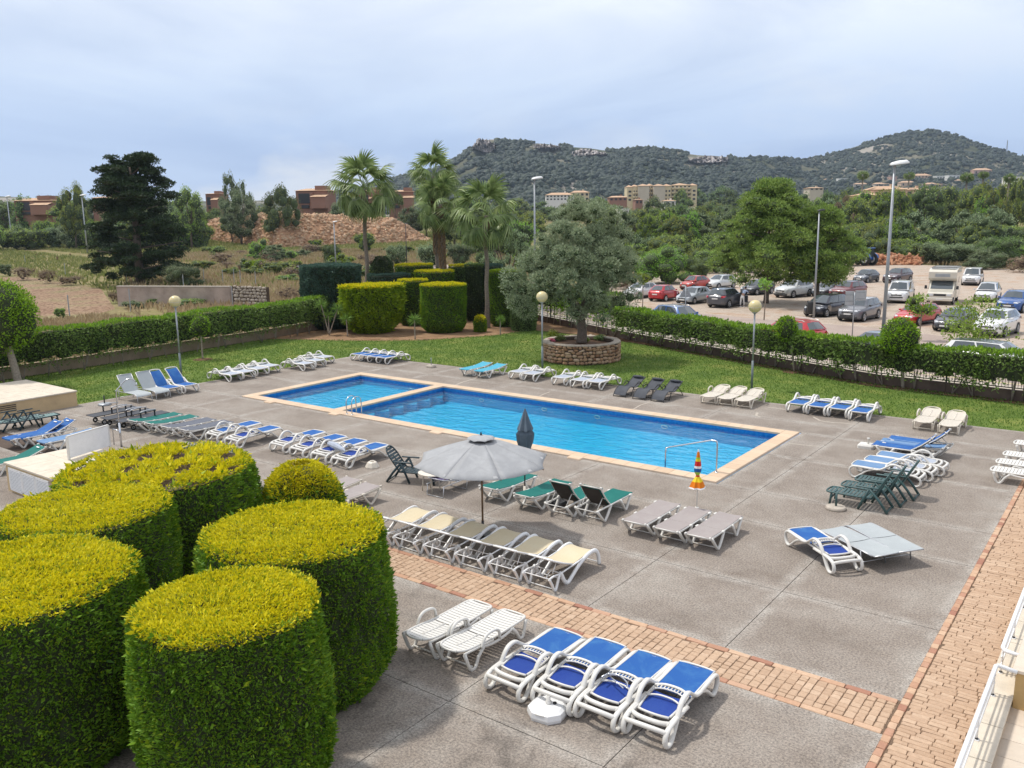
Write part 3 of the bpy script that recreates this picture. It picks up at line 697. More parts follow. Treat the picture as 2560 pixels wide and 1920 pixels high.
# ---- brick paths
paver_meshes = {}
def paver_mesh(w, l, key, mat, seed):
    k = (key, seed)
    if k not in paver_meshes:
        rng = RS(seed + 3); mb = MB(); mb.box((0, 0, 0), (w, l, 0.045), bev=0.012)
        mb.v = [(x + rng.normal() * .003, y + rng.normal() * .003, z + (rng.normal() * .002 if z > 0 else 0)) for x, y, z in mb.v]
        paver_meshes[k] = mb.mesh('paver', mat)
    return paver_meshes[k]
def pieces(parent, items, limit=300, name='brick', stuff='brick_field'):
    """items: (x, y, z, rot, mesh); the nearest 'limit' are objects, the others one joined mesh"""
    items = sorted(items, key=lambda t: math.hypot(t[0], t[1]))
    for x, y, z, r, me in items[:limit]: link(name, me, parent, (x, y, z), r)
    rest = items[limit:]
    if rest:
        V = []; F = []; b = 0
        for x, y, z, r, me in rest:
            c, s = math.cos(r), math.sin(r)
            vv = [v.co for v in me.vertices]
            V += [(x + v.x * c - v.y * s, y + v.x * s + v.y * c, z + v.z) for v in vv]; F += [[b + i for i in p.vertices] for p in me.polygons]; b += len(vv)
        me2 = bpy.data.meshes.new(stuff); me2.from_pydata(V, [], F); me2.materials.append(rest[0][4].materials[0])
        tag(link(stuff, me2, parent), kind='stuff')
rng = RS(11)
band = sheet_obj('brick_path', [(-20, 12.39), (-2.57, 12.39), (-2.57, 13.5), (-20, 13.5)], -0.006, 'joint_dirt')
band_items = []; bord = []
x = -2.60
while x > -20:
    w = rng.uniform(.135, .17); y = 12.53
    off = rng.uniform(0, .1); cells = []
    while y < 13.36:
        l = rng.uniform(.10, .22); l = min(l, 13.37 - y)
        if l > .06: cells.append((y, l))
        y += l
    for y, l in cells:
        s = rng.randint(0, 4); qw, ql = round(w / .02) * .02, max(.08, round(l / .03) * .03)
        band_items.append((x - w / 2, y + l / 2, -0.012, rng.normal() * .012, paver_mesh(qw - .008, ql - .008, ('b', qw, ql), 'paver', s)))
    x -= w
pieces(band, band_items)
x = -2.6
while x > -20:
    for y in (12.455, 13.435): bord.append((x - .2, y, -0.008, 0, paver_mesh(.392, .125, 'e1', 'border_paver', rng.randint(0, 4))))
    x -= .4
pieces(band, bord, name='edge_brick', stuff='edge_bricks')
path = sheet_obj('terrace_path', [(-2.57, 4), (-1.2, 4), (-1.2, 34.3), (-2.57, 34.3)], -0.007, 'joint_dirt')
it = []; ed_ = []
y = 6.0
while y < 34.2:
    h = rng.uniform(.095, .125); x = -2.44 + rng.uniform(-.3, 0)
    while x < -1.35:
        l = rng.choice([.2, .26, .3, .36]); x0 = max(x, -2.43); x1 = min(x + l, -1.22)
        if x1 - x0 > .05:
            q = round((x1 - x0) / .02) * .02; hq = round(h / .01) * .01
            it.append(((x0 + x1) / 2, y + h / 2, -0.012, rng.normal() * .008, paver_mesh(q - .007, hq - .006, ('f', q, hq), 'paver', rng.randint(0, 4))))
        x += l
    y += h
pieces(path, it)
y = 6.0
while y < 34.2:
    if not 12.4 < y + .1 < 13.5 or True:
        ed_.append((-2.505, y + .1, -0.008, 0, paver_mesh(.12, .192, 'e2', 'border_paver', rng.randint(0, 5))))
    y += .2
pieces(path, ed_, name='edge_brick', stuff='edge_bricks')

# ---- terraces of the building the picture is taken from
terr = tag(empty('ground_floor_terrace', (-1.3, 8, 0)), 'ground floor terrace with cream stone floor, parapet kerb and dividing walls', 'terrace')
def wbuild(mb, name, mat, parent, smooth=False):
    o = mb.build(name, mat, parent, smooth); o.location = -parent.location if not parent.parent else o.location; return o
mb = MB(); mb.box((-1.30, 19.0, 0.12), (0.28, 30.0, 0.30)); wbuild(mb, 'parapet', 'render_ochre', terr)
q = 4.2
while q < 33.8:
    mb = MB(); mb.box((-1.30, q + .49, 0.29), (0.36, .965, 0.045), bev=.006); wbuild(mb, 'parapet_cap', 'stone_cap', terr); q += .98
mb = MB(); mb.add([(-1.16, 4, .10), (3, 4, .10), (3, 34, .10), (-1.16, 34, .10)], [[0, 1, 2, 3]]); wbuild(mb, 'terrace_base', 'mortar', terr)
for i in range(5):
    for j in range(30):
        mb = MB(); mb.box((-.92 + i * .49, 5 + j * .49, .112), (.482, .482, .03), bev=.004); wbuild(mb, 'floor_tile', 'stone_tile', terr)
def divider(y0, y1, zt, lid=True):
    mb = MB(); mb.box((.93, (y0 + y1) / 2, zt / 2 + .02), (4.1, y1 - y0, zt - .04)); wbuild(mb, 'dividing_wall', 'render_ochre', terr)
    for k in range(8):
        mb = MB(); mb.box((-1.17 + k * .52 + .26, (y0 + y1) / 2, zt + .02), (.512, y1 - y0 + .06, .05), bev=.006); wbuild(mb, 'wall_cap', 'stone_tile', terr)
    if lid:
        mb = MB(); mb.box((-.50, (y0 + y1) / 2 + .05, zt + .075), (.62, .7, .06), bev=.01); wbuild(mb, 'hatch_lid', 'stone_cap', terr)
divider(14.05, 15.25, .72); divider(19.2, 19.9, .85, False); divider(24.5, 25.3, .9, False)
def railing(y0, y1, label, n):
    t = tag(empty('handrail', (-1.38, y0, .31)), label, 'handrail', 'white railings along the terrace parapet')
    L = y1 - y0
    mb = MB(); mb.tube([(.28, 0, .42), (.03, 0, .45), (0, .06, .46), (0, L - .06, .46), (.03, L, .45), (.28, L, .42)], .034, 10); mb.build('top_rail', 'white_paint', t, True)
    for z in (.18, .31):
        mb = MB(); mb.tube([(0, .03, z), (0, L - .03, z)], .014, 8); mb.build('lower_rail', 'white_paint', t, True)
    for k in range(n):
        y = .12 + (L - .24) * k / (n - 1)
        mb = MB(); mb.tube([(0, y, 0), (0, y, .44)], .016, 8); mb.box((0, y, .008), (.07, .07, .016)); mb.build('post', 'white_paint', t, True)
        mb = MB(); mb.lathe([(.028, 0), (.022, .02)], 8, (0, y, .016)); mb.build('post_foot', 'black_metal', t)
railing(8.2, 14.02, 'white handrail nearest the camera, ending at the first dividing wall', 5)
railing(14.6, 19.1, 'white handrail between the first and second dividing walls', 4)
railing(20.0, 24.4, 'white handrail beyond the second dividing wall, at the right picture edge', 4)

# ---- walls under the hedges
def wall_line(name, pts, h, t, mat, label, capmat=None):
    w = tag(empty(name, (pts[0][0], pts[0][1], 0)), label, 'wall')
    for i, (a, c) in enumerate(zip(pts, pts[1:])):
        L = math.hypot(c[0] - a[0], c[1] - a[1]); r = math.atan2(c[1] - a[1], c[0] - a[0]); n = max(1, round(L / 3.0))
        for k in range(n):
            mb = MB(); mb.box((L / n / 2, 0, h / 2 - .03), (L / n - .012, t, h + .06), bev=.01)
            f = k / n
            mb.build('wall_panel', mat, w, loc=(a[0] + (c[0] - a[0]) * f - pts[0][0], a[1] + (c[1] - a[1]) * f - pts[0][1], 0), rot=r)
    return w
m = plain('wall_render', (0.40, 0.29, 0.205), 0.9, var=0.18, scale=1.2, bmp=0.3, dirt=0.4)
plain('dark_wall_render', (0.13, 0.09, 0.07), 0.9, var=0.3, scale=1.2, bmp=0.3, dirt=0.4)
wall_line('garden_wall', WALL_L, 0.62, .2, 'wall_render', 'low brown rendered wall under the left hedge')
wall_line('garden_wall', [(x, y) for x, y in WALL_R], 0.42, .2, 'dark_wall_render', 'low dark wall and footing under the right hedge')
# metal bar fence on the right-hand wall
fence = tag(empty('bar_fence', (0, 0, 0)), 'dark metal bar fence standing on the low wall inside the right hedge', 'fence')
for i, (a, c) in enumerate(zip(WALL_R[1:8], WALL_R[2:9])):
    L = math.hypot(c[0] - a[0], c[1] - a[1]); r = math.atan2(c[1] - a[1], c[0] - a[0]); n = max(1, round(L / 2.4))
    for k in range(n):
        f = k / n; w = L / n; o = (a[0] + (c[0] - a[0]) * f, a[1] + (c[1] - a[1]) * f, .42)
        mb = MB(); mb.box((.03, 0, .6), (.06, .06, 1.2)); mb.build('post', 'black_metal', fence, loc=o, rot=r)
        mb = MB(); mb.box((w / 2, 0, .08), (w, .03, .04)); mb.box((w / 2, 0, 1.1), (w, .03, .04))
        for q in np.arange(.14, w, .12): mb.box((q, 0, .6), (.016, .016, 1.0))
        mb.build('bar_panel', 'black_metal', fence, loc=o, rot=r)
# ================================================================== loungers (foot end towards -Y, head towards +Y, origin on the ground below the middle)
def smooth_pts(pts, n=5):
    """Catmull-Rom through the points"""
    P = [Vector(p) for p in pts]; out = []
    for i in range(len(P) - 1):
        p0, p1, p2, p3 = P[max(i - 1, 0)], P[i], P[i + 1], P[min(i + 2, len(P) - 1)]
        for k in range(n):
            t = k / n
            out.append(.5 * ((2 * p1) + (-p0 + p2) * t + (2 * p0 - 5 * p1 + 4 * p2 - p3) * t * t + (-p0 + 3 * p1 - 3 * p2 + p3) * t ** 3))
    return out + [P[-1]]
def yz(x, pts): return [(x, y, z) for y, z in pts]
def sling(mb, w, prof, thick=.016, sag=.02, nx=5):
    pr = smooth_pts([(0, y, z) for y, z in prof], 4)
    rows = [[(-w / 2 + w * k / (nx - 1), p.y, p.z - sag * (1 - (2 * k / (nx - 1) - 1) ** 2)) for k in range(nx)] for p in pr]
    return mb.sheet(rows, thick)

def bars(t, lists, r, mat, name='cross_bar', n=6):
    for P in lists: mb = MB(); mb.tube(P, r, n); mb.build(name, mat, t, True)

def make_curl(fab='blue_fabric', under='navy_fabric', raised=False, frame='white_resin'):
    def f():
        t = empty('sun_lounger'); t['category'] = 'sun lounger'
        foot = [(-.30, .335), (-.62, .35), (-.86, .345), (-.955, .28), (-.965, .17), (-.90, .06), (-.80, .03), (-.70, .09), (-.52, .24), (-.34, .325)]
        arm = [(-.34, .33), (-.12, .36), (.04, .46), (.17, .545), (.32, .545), (.44, .47), (.60, .26), (.74, .07), (.84, .03), (.93, .07), (.955, .17), (.90, .27), (.76, .315), (.55, .33), (.2, .33)]
        for s in (-1, 1):
            mb = MB(); mb.tube(smooth_pts(yz(s * .335, foot), 3), .030, 8, flat=1.35); mb.tube(smooth_pts(yz(s * .335, arm), 3), .031, 8, flat=1.4)
            mb.tube(yz(s * .30, [(-.88, .335), (.82, .325)]), .022, 6)
            mb.build('side_frame', frame, t, True)
        bars(t, [smooth_pts([(-.33, .90, .26), (-.15, .955, .30), (.15, .955, .30), (.33, .90, .26)], 4), smooth_pts([(-.30, .74, .31), (-.15, .80, .315), (.15, .80, .315), (.30, .74, .31)], 4)], .038, frame, n=8)
        bars(t, [[(-.30, -.90, .34), (.30, -.90, .34)]], .024, frame)
        mb = MB()
        for s in (-1, 1): mb.tube([(s * .305, -.93, .365), (s * .305, -.02, .36)], .018, 5)
        mb.tube(smooth_pts([(-.30, -.92, .365), (-.15, -.955, .365), (.15, -.955, .365), (.30, -.92, .365)], 3), .02, 5); mb.build('seat_rim', frame, t, True)
        mb = MB(); sling(mb, .585, [(-.93, .375), (-.5, .37), (-.01, .365)], .014, .012); mb.build('seat_sling', fab, t)
        if raised:
            pts = [(0, .36), (.16, .56), (.40, .80), (.62, .99)]
            mb = MB()
            for s in (-1, 1): mb.tube(smooth_pts(yz(s * .29, pts), 3), .022, 6)
            mb.tube(smooth_pts([(-.29, .62, .99), (-.12, .66, 1.02), (.12, .66, 1.02), (.29, .62, .99)], 3), .026, 6)
            mb.tube([(-.25, .30, .70), (-.25, .52, .33)], .012, 5); mb.tube([(.25, .30, .70), (.25, .52, .33)], .012, 5)
            mb.build('backrest_frame', frame, t, True)
            mb = MB(); sling(mb, .56, [(.02, .385), (.16, .575), (.40, .815), (.60, .985)], .012, .02); mb.build('backrest_sling', fab, t)
        else:
            mb = MB()
            for s in (-1, 1):
                mb.tube(smooth_pts([(s * .28, .02, .40), (s * .285, .3, .37), (s * .25, .62, .34)], 3), .02, 5)
                for k in range(5): mb.tube([(s * .24, .08 + k * .05, .41), (s * .285, .11 + k * .05, .39)], .010, 4)
            for y, z, r in ((.0, .43, .028), (.10, .415, .014), (.28, .40, .018)):
                mb.tube(smooth_pts([(-.28, y + .03, z - .02), (-.12, y - .03, z), (.12, y - .03, z), (.28, y + .03, z - .02)], 3), r, 5)
            for k in range(9): mb.box((-.22 + k * .055, .035, .42), (.018, .09, .016))
            mb.tube(smooth_pts([(-.25, .64, .34), (-.1, .68, .35), (.1, .68, .35), (.25, .64, .34)], 3), .022, 5)
            mb.build('backrest_frame', frame, t, True)
            mb = MB(); sling(mb, .50, [(.12, .375), (.35, .355), (.65, .335)], .010, .02); mb.build('backrest_sling', under, t)
        return t
    return f

def make_vleg(fab='blue_fabric', back=0.0, frame='white_resin', mark=False, z=.36):
    def f():
        t = empty('sun_lounger'); t['category'] = 'sun lounger'
        for s in (-1, 1):
            mb = MB()
            mb.tube(yz(s * .30, [(-.93, z - .02), (.93, z - .02)]), .024, 6)
            mb.build('side_rail', frame, t, True)
            for a in ([(-.80, z), (-.66, .16), (-.56, .02), (-.49, .02), (-.40, .15), (-.26, z - .02)], [(.24, z - .02), (.38, .14), (.50, .02), (.57, .02), (.72, .16), (.90, z)]):
                mb = MB(); mb.tube(smooth_pts(yz(s * .325, a), 2), .036, 8, flat=1.0)
                mb.box((s * .325, a[0][0] + .03, z - .01), (.06, .12, .05), bev=.012); mb.build('leg', frame, t, True)
        bars(t, [[(-.30, y, z - .02 if abs(y) > .6 else .03), (.30, y, z - .02 if abs(y) > .6 else .03)] for y in (-.92, -.53, .53, .92)], .014, frame)
        by, L = .20, .74
        if back: 
            a = rad(back); pts = [(by, z + .01), (by + L * .5 * math.cos(a * .9), z + .01 + L * .5 * math.sin(a * .9)), (by + L * math.cos(a), z + .01 + L * math.sin(a))]
        else: pts = [(by, z + .01), (by + .4, z + .02), (by + L, z + .035)]
        mb = MB(); sling(mb, .60, [(-.94, z + .015), (-.5, z + .012), (by - .004, z + .01)], .05 if back > 18 else .035, .015); mb.build('seat_sling', fab, t)
        mb = MB(); sling(mb, .60, pts, .05 if back > 18 else .035, .015); b_ = mb.build('backrest_sling', fab, t)
        if back > 35:
            mb = MB(); sling(mb, .52, [(y + .025, q - .06) for y, q in pts], .006, .01); mb.build('backrest_underside', 'brown_backing', t)
        mb = MB()
        for s in (-1, 1):
            q = smooth_pts(yz(s * .30, pts), 2); mb.tube([(p.x, p.y, p.z - .03) for p in q], .02, 5)
            e = pts[-1]; mb.box((s * .30, e[0], e[1] - .02), (.05, .07, .06), bev=.01)
            if back > 10: mb.tube([(s * .24, by + L * .55 * math.cos(rad(back)), z + L * .5 * math.sin(rad(back))), (s * .24, by + L * .78, z - .03)], .012, 5)
        mb.tube([(-.30, pts[-1][0], pts[-1][1] - .03), (.30, pts[-1][0], pts[-1][1] - .03)], .018, 5)
        if back > 30: mb.tube([(-.30, pts[1][0], pts[1][1] - .05), (.30, pts[1][0], pts[1][1] - .05)], .016, 5)
        mb.build('backrest_frame', frame, t, True)
        if mark:
            e = pts[-1]; a = rad(back); mb = MB(); mb.box((0, e[0] - .13 * math.cos(a), e[1] - .13 * math.sin(a) + .012), (.20, .045, .004), tilt=a); mb.build('printed_mark', 'white_paint', b_)
        return t
    return f

def make_cream():
    t = empty('sun_lounger'); t['category'] = 'sun lounger'
    side = [(-.96, .02), (-.93, .20), (-.84, .345), (-.68, .40), (-.40, .36), (-.10, .24), (.14, .09), (.26, .02), (.34, .03), (.44, .13), (.52, .27), (.58, .32)]
    for s in (-1, 1):
        mb = MB(); mb.tube(smooth_pts(yz(s * .33, side), 4), .050, 8, flat=.75)
        mb.tube(yz(s * .33, [(.52, .30), (.80, .335), (.96, .32)]), .022, 6); mb.build('side_frame', 'white_paint', t, True)
        mb = MB(); mb.tube(smooth_pts(yz(s * .33, [(.96, .32), (.86, .16), (.78, .02), (.72, .02), (.60, .30)]), 3), .034, 7, flat=.8); mb.build('leg', 'white_paint', t, True)
        mb = MB(); mb.tube(yz(s * .33, [(.2, .33), (.55, .31)]), .018, 5); mb.tube(yz(s * .33, [(-.3, .36), (.2, .33)]), .020, 5); mb.build('seat_rail', 'white_paint', t, True)
    bars(t, [[(-.33, y, z), (.33, y, z)] for y, z in ((-.955, .06), (.76, .03), (.52, .30), (.93, .31), (.26, .04))], .013, 'white_paint')
    mb = MB(); sling(mb, .60, [(-.82, .375), (-.62, .415), (-.36, .39), (-.05, .355), (.12, .37)], .012, .025); mb.build('seat_sling', 'cream_fabric', t)
    mb = MB(); sling(mb, .60, [(.12, .372), (.40, .49), (.78, .665)], .012, .02); mb.build('backrest_sling', 'cream_fabric', t)
    mb = MB()
    for s in (-1, 1): mb.tube(yz(s * .31, [(.10, .36), (.42, .485), (.80, .66)]), .020, 6); mb.tube(yz(s * .20, [(.52, .52), (.66, .31)]), .012, 5)
    mb.box((0, .80, .668), (.60, .055, .03), bev=.01); mb.tube([(-.30, .5, .50), (.30, .5, .50)], .012, 5)
    mb.build('backrest_frame', 'white_paint', t, True)
    mb = MB()
    for s in (-1, 1): mb.tube(smooth_pts([(s * .12, .62, .33), (s * .10, .7, .27), (s * .14, .78, .25)], 3), .014, 5)
    mb.build('adjustment_arm', 'white_paint', t, True)
    return t

def make_slatted(mat='white_resin', back=6.0, arms=True, green=False, sm=None):
    def f():
        t = empty('sun_lounger'); t['category'] = 'sun lounger'
        W = .60 if not green else .58
        z0 = .33; by = .12 if not green else .22
        def prof(y):
            if y <= by: return z0 + .02 * math.sin((y + .95) * 3)
            return None
        a = rad(back); L = .83 if not green else .78
        sw, gp = (.070, .015) if not green else (.070, .026)
        slat = {}
        def slat_mesh(w):
            k = round(w, 2)
            if k not in slat:
                mb = MB(); rows = [[(-k / 2 + k * i / 4, yy, -.012 * (1 - (i / 2 - 1) ** 2)) for i in range(5)] for yy in (-sw / 2, sw / 2)]
                mb.sheet(rows, .014); slat[k] = mb.mesh('slat', sm or mat)
            return slat[k]
        y = -.90
        while y < by - .02:
            w = W - .035
            if y < -.80: w *= .86
            link('slat', slat_mesh(w), t, (0, y + sw / 2, z0 + .012)); y += sw + gp
        bk = tag(empty('backrest', (0, by, z0 + .012)), None); bk.parent = t; bk.rotation_euler = (a, 0, 0)
        y = .02
        while y < L - .05:
            w = W - .035
            if y > L - .17: w *= .8 if not green else .7
            link('slat', slat_mesh(w), bk, (0, y + sw / 2, 0)); y += sw + gp
        mb = MB()
        for s in (-1, 1): mb.tube(smooth_pts([(s * (W / 2 - .02), 0, 0), (s * (W / 2 - .015), L * .6, 0), (s * (W / 2 - .05), L * .85, .0), (s * W * .3, L - .02, 0)], 3), .022, 6)
        mb.tube(smooth_pts([(-W * .3, L - .02, 0), (-W * .12, L + .02, .0), (W * .12, L + .02, 0), (W * .3, L - .02, 0)], 3), .024, 6)
        mb.box((0, L * .36, -.012), (.04, L * .7, .02)); mb.build('back_rim', mat, bk, True)
        mb = MB()
        for s in (-1, 1): mb.tube(smooth_pts([(s * W * .28, -.94, z0), (s * (W / 2 - .03), -.87, z0), (s * (W / 2 - .015), -.4, z0), (s * (W / 2 - .015), by, z0 + .005)], 3), .024, 6)
        mb.tube(smooth_pts([(-W * .28, -.94, z0), (-.08, -.965, z0 - .01), (.08, -.965, z0 - .01), (W * .28, -.94, z0)], 3), .026, 6)
        mb.build('seat_rim', mat, t, True)
        for s in (-1, 1):
            x = s * (W / 2 + .01)
            if not green:
                mb = MB(); mb.tube(smooth_pts(yz(x, [(-.86, z0 - .02), (-.82, .17), (-.76, .02), (-.66, .02), (-.58, .16), (-.44, z0 - .03)]), 2), .036, 7, flat=.8)
                mb.tube(smooth_pts(yz(x, [(-.44, z0 - .03), (-.3, .27), (0, .25), (.25, .28), (.36, z0 - .03)]), 3), .030, 7, flat=.8); mb.build('leg', mat, t, True)
                mb = MB(); mb.tube(smooth_pts(yz(x, [(.36, z0 - .02), (.52, .18), (.60, .02), (.72, .02), (.80, .16), (.88, z0 + .04)]), 2), .036, 7, flat=.8)
                mb.tube(yz(x, [(.1, z0 - .02), (.9, z0 + .05)]), .024, 6, flat=.7); mb.build('leg', mat, t, True)
                if arms:
                    mb = MB(); mb.tube(smooth_pts(yz(x + s * .045, [(-.02, z0 - .02), (.00, .45), (.10, .52), (.30, .53), (.42, .46), (.48, z0)]), 3), .026, 6, flat=1.2); mb.build('armrest', mat, t, True)
            else:
                mb = MB(); mb.tube([(x * .8, -.80, z0), (x * .8, -.84, 0.0)], .032, 7); mb.build('leg', mat, t, True)
                mb = MB(); mb.tube([(x, .16, .62), (x, -.10, 0.02)], .034, 8); mb.build('leg', mat, t, True)
                mb = MB(); mb.tube([(x, .14, .62), (x, .42, .30), (x, .62, 0.02)], .036, 8); mb.build('leg', mat, t, True)
                mb = MB(); mb.box((x, .10, .635), (.06, .56, .035), bev=.012); mb.build('armrest', mat, t, True)
        bars(t, [[(-.30, .60, .05), (.30, .60, .05)], [(-.22, -.82, .17), (.22, -.82, .17)]] if green else [[(-.29, .66, .05), (.29, .66, .05)], [(-.29, -.7, .05), (.29, -.7, .05)]], .024 if green else .016, mat)
        return t
    return f

def make_alu(back=0.0, fab='silver_fabric'):
    def f():
        t = empty('sun_lounger'); t['category'] = 'sun lounger'
        z = .37; by = .12
        for s in (-1, 1):
            mb = MB(); mb.tube(smooth_pts(yz(s * .33, [(-.93, .01), (-.90, .26), (-.82, .345), (-.6, z), (.0, z), (.88, z - .01)]), 3), .016, 6); mb.build('side_rail', 'aluminium', t, True)
            mb = MB(); mb.tube(yz(s * .33, [(.55, z - .01), (.60, .0)]), .016, 6); mb.build('leg', 'aluminium', t, True)
        bars(t, [[(-.33, y, q), (.33, y, q)] for y, q in ((-.90, .27), (.12, z - .02), (.58, .10), (.88, z - .01))], .012, 'aluminium')
        mb = MB(); sling(mb, .65, [(-.90, .30), (-.80, .36), (-.5, z + .015), (by - .02, z + .015)], .012, .012); mb.build('seat_sling', fab, t)
        a = rad(back); mb = MB(); sling(mb, .65, [(by, z + .015), (by + .42 * math.cos(a), z + .015 + .42 * math.sin(a)), (by + .84 * math.cos(a), z + .015 + .84 * math.sin(a))], .012, .018); bs = mb.build('backrest_sling', fab, t)
        mb = MB()
        for s in (-1, 1): mb.tube([(s * .325, by, z), (s * .325, by + .85 * math.cos(a), z + .85 * math.sin(a))], .014, 5)
        mb.tube([(-.325, by + .85 * math.cos(a), z + .85 * math.sin(a)), (.325, by + .85 * math.cos(a), z + .85 * math.sin(a))], .014, 5)
        if back: mb.tube([(0, by + .4 * math.cos(a), z + .4 * math.sin(a)), (0, .75, z - .02)], .01, 5)
        mb.build('backrest_frame', 'aluminium', t, True)
        return t
    return f
def make_wave():
    t = empty('sun_lounger'); t['category'] = 'sun lounger'
    pr = [(-.95, .10), (-.80, .26), (-.55, .38), (-.30, .36), (-.05, .30), (.20, .34), (.50, .47), (.82, .63)]
    mb = MB(); sling(mb, .56, pr, .014, .012); mb.build('seat_sling', 'dark_fabric', t)
    for s in (-1, 1):
        mb = MB(); mb.tube(smooth_pts(yz(s * .29, [(-.97, .0)] + pr), 3), .016, 6); mb.build('side_rail', 'black_metal', t, True)
        mb = MB(); mb.tube(smooth_pts(yz(s * .29, [(-.45, .0), (-.30, .24), (-.05, .40), (.25, .44), (.55, .30), (.85, .0)]), 3), .016, 6); mb.build('leg', 'black_metal', t, True)
        mb = MB(); mb.tube(smooth_pts(yz(s * .31, [(-.05, .42), (.08, .50), (.26, .50), (.36, .42)]), 3), .016, 6); mb.build('armrest', 'black_metal', t, True)
    bars(t, [[(-.29, y, z), (.29, y, z)] for y, z in ((-.95, .03), (.83, .02), (.82, .62), (-.44, .02))], .012, 'black_metal')
    mb = MB(); mb.tube([(-.24, .70, .63), (-.1, .70, .63), (.1, .70, .63), (.24, .70, .63)], [.04, .062, .062, .04], 9); mb.build('pillow', 'dark_fabric', t, True)
    return t
def make_wheeled():
    t = empty('sun_lounger'); t['category'] = 'sun lounger'; z = .36
    mb = MB(); sling(mb, .60, [(-.94, z), (-.3, z), (.2, z)], .02, .01); mb.build('seat_sling', 'dark_fabric', t)
    mb = MB(); sling(mb, .60, [(.205, z), (.5, z + .012), (.94, z + .03)], .02, .01); mb.build('backrest_sling', 'dark_fabric', t)
    for s in (-1, 1):
        mb = MB(); mb.tube(yz(s * .31, [(-.95, z - .01), (.95, z + .01)]), .018, 6); mb.build('side_rail', 'black_metal', t, True)
        mb = MB(); mb.tube(yz(s * .30, [(-.55, z - .02), (-.60, .12)]), .014, 5); mb.wheel((s * .34, -.60, .10), .10, .04, 16); w_ = mb.build('wheel', 'black_rubber', t, True)
        mb = MB(); mb.wheel((s * .345, -.60, .10), .06, .03, 12); mb.build('rim', 'aluminium', w_, True)
        mb = MB(); mb.tube(yz(s * .30, [(.55, z - .02), (.62, .0)]), .016, 5); mb.build('leg', 'black_metal', t, True)
        mb = MB(); mb.tube(smooth_pts(yz(s * .33, [(-.30, .60), (-.1, .635), (.15, .64), (.36, .615)]), 2), .018, 6, flat=1.6); mb.build('armrest', 'aluminium', t, True)
        mb = MB(); mb.box((s * .32, -.26, .48), (.025, .05, .24)); mb.box((s * .32, .30, .48), (.025, .05, .24)); mb.build('arm_post', 'black_metal', t)
    bars(t, [[(-.34, -.60, .10), (.34, -.60, .10)], [(-.30, .62, .05), (.30, .62, .05)]], .012, 'black_metal')
    return t
def make_camp():
    t = empty('folding_lounger'); t['category'] = 'folding lounger'; z = .34
    mb = MB(); sling(mb, .54, [(-.92, z), (-.4, z - .02), (.28, z)], .012, .03); mb.build('seat_sling', 'dark_fabric', t)
    mb = MB(); sling(mb, .50, [(.34, z + .10), (.62, z + .13), (.90, z + .16)], .014, .015); mb.build('headrest', 'purple_fabric', t)
    for s in (-1, 1):
        mb = MB(); mb.tube(yz(s * .30, [(-.94, z), (.96, z - .02)]), .013, 6); mb.build('side_rail', 'aluminium', t, True)
        mb = MB(); mb.tube([(s * .27, .30, z), (s * .26, .92, z + .17)], .012, 5); mb.build('headrest_frame', 'aluminium', t, True)
    for y in (-.88, -.1, .90):
        mb = MB(); mb.tube([(-.30, y, z), (-.30, y + .04, .02), (.30, y + .04, .02), (.30, y, z)], .013, 6); mb.build('leg_loop', 'aluminium', t, True)
    bars(t, [[(-.26, .92, z + .17), (.26, .92, z + .17)], [(-.29, .32, z), (.29, .32, z)]], .012, 'aluminium')
    return t

K = dict(
    curl_blue=Kit(make_curl()), curl_pale=Kit(make_curl('pale_fabric', 'pale_fabric')), curl_up=Kit(make_curl('blue_fabric', 'blue_fabric', True)),
    curl_faded=Kit(make_curl('faded_blue_fabric', 'pale_fabric')), curl_sky=Kit(make_curl('blue_fabric', 'blue_fabric')), v_blue=Kit(make_vleg('blue_fabric', 24, mark=True)), v_blue_up=Kit(make_vleg('blue_fabric', 38)), v_faded=Kit(make_vleg('faded_blue_fabric', 5)),
    v_green=Kit(make_vleg('green_fabric', 6)), v_green_up=Kit(make_vleg('green_fabric', 48)), v_green_low=Kit(make_vleg('green_fabric', 20, mark=True)),
    v_slate=Kit(make_vleg('slate_fabric', 5)), v_taupe=Kit(make_vleg('taupe_fabric', 0)), v_teal=Kit(make_vleg('teal_fabric', 8)), v_sand=Kit(make_vleg('taupe_fabric', 4, 'cream_resin')),
    cream=Kit(make_cream), slat_white=Kit(make_slatted('white_resin', 5)), slat_cream=Kit(make_slatted('cream_resin', 12)), slat_right=Kit(make_slatted('white_resin', 4, False)),
    chair_green=Kit(make_slatted('green_resin', 62, True, True)), chair_dark=Kit(make_slatted('dark_green_resin', 55, True, True)), bed_green=Kit(make_slatted('dark_green_resin', 0, True, True, 'pale_green_resin')),
    alu=Kit(make_alu(0)), alu_up=Kit(make_alu(55)), wave=Kit(make_wave), wheeled=Kit(make_wheeled), camp=Kit(make_camp))
def zz(r, x, y): return (r[0] + x * .28933, r[1] + y * .28933)
HALF = PI / 2
R6, R7, R8 = (640, 1440), (1280, 1440), (1920, 1440)
Q2, Q3, Q4 = (640, 1060), (1280, 1060), (1920, 1060)
F5, F6, F7, F8 = (0, 680), (640, 680), (1280, 680), (1920, 680)
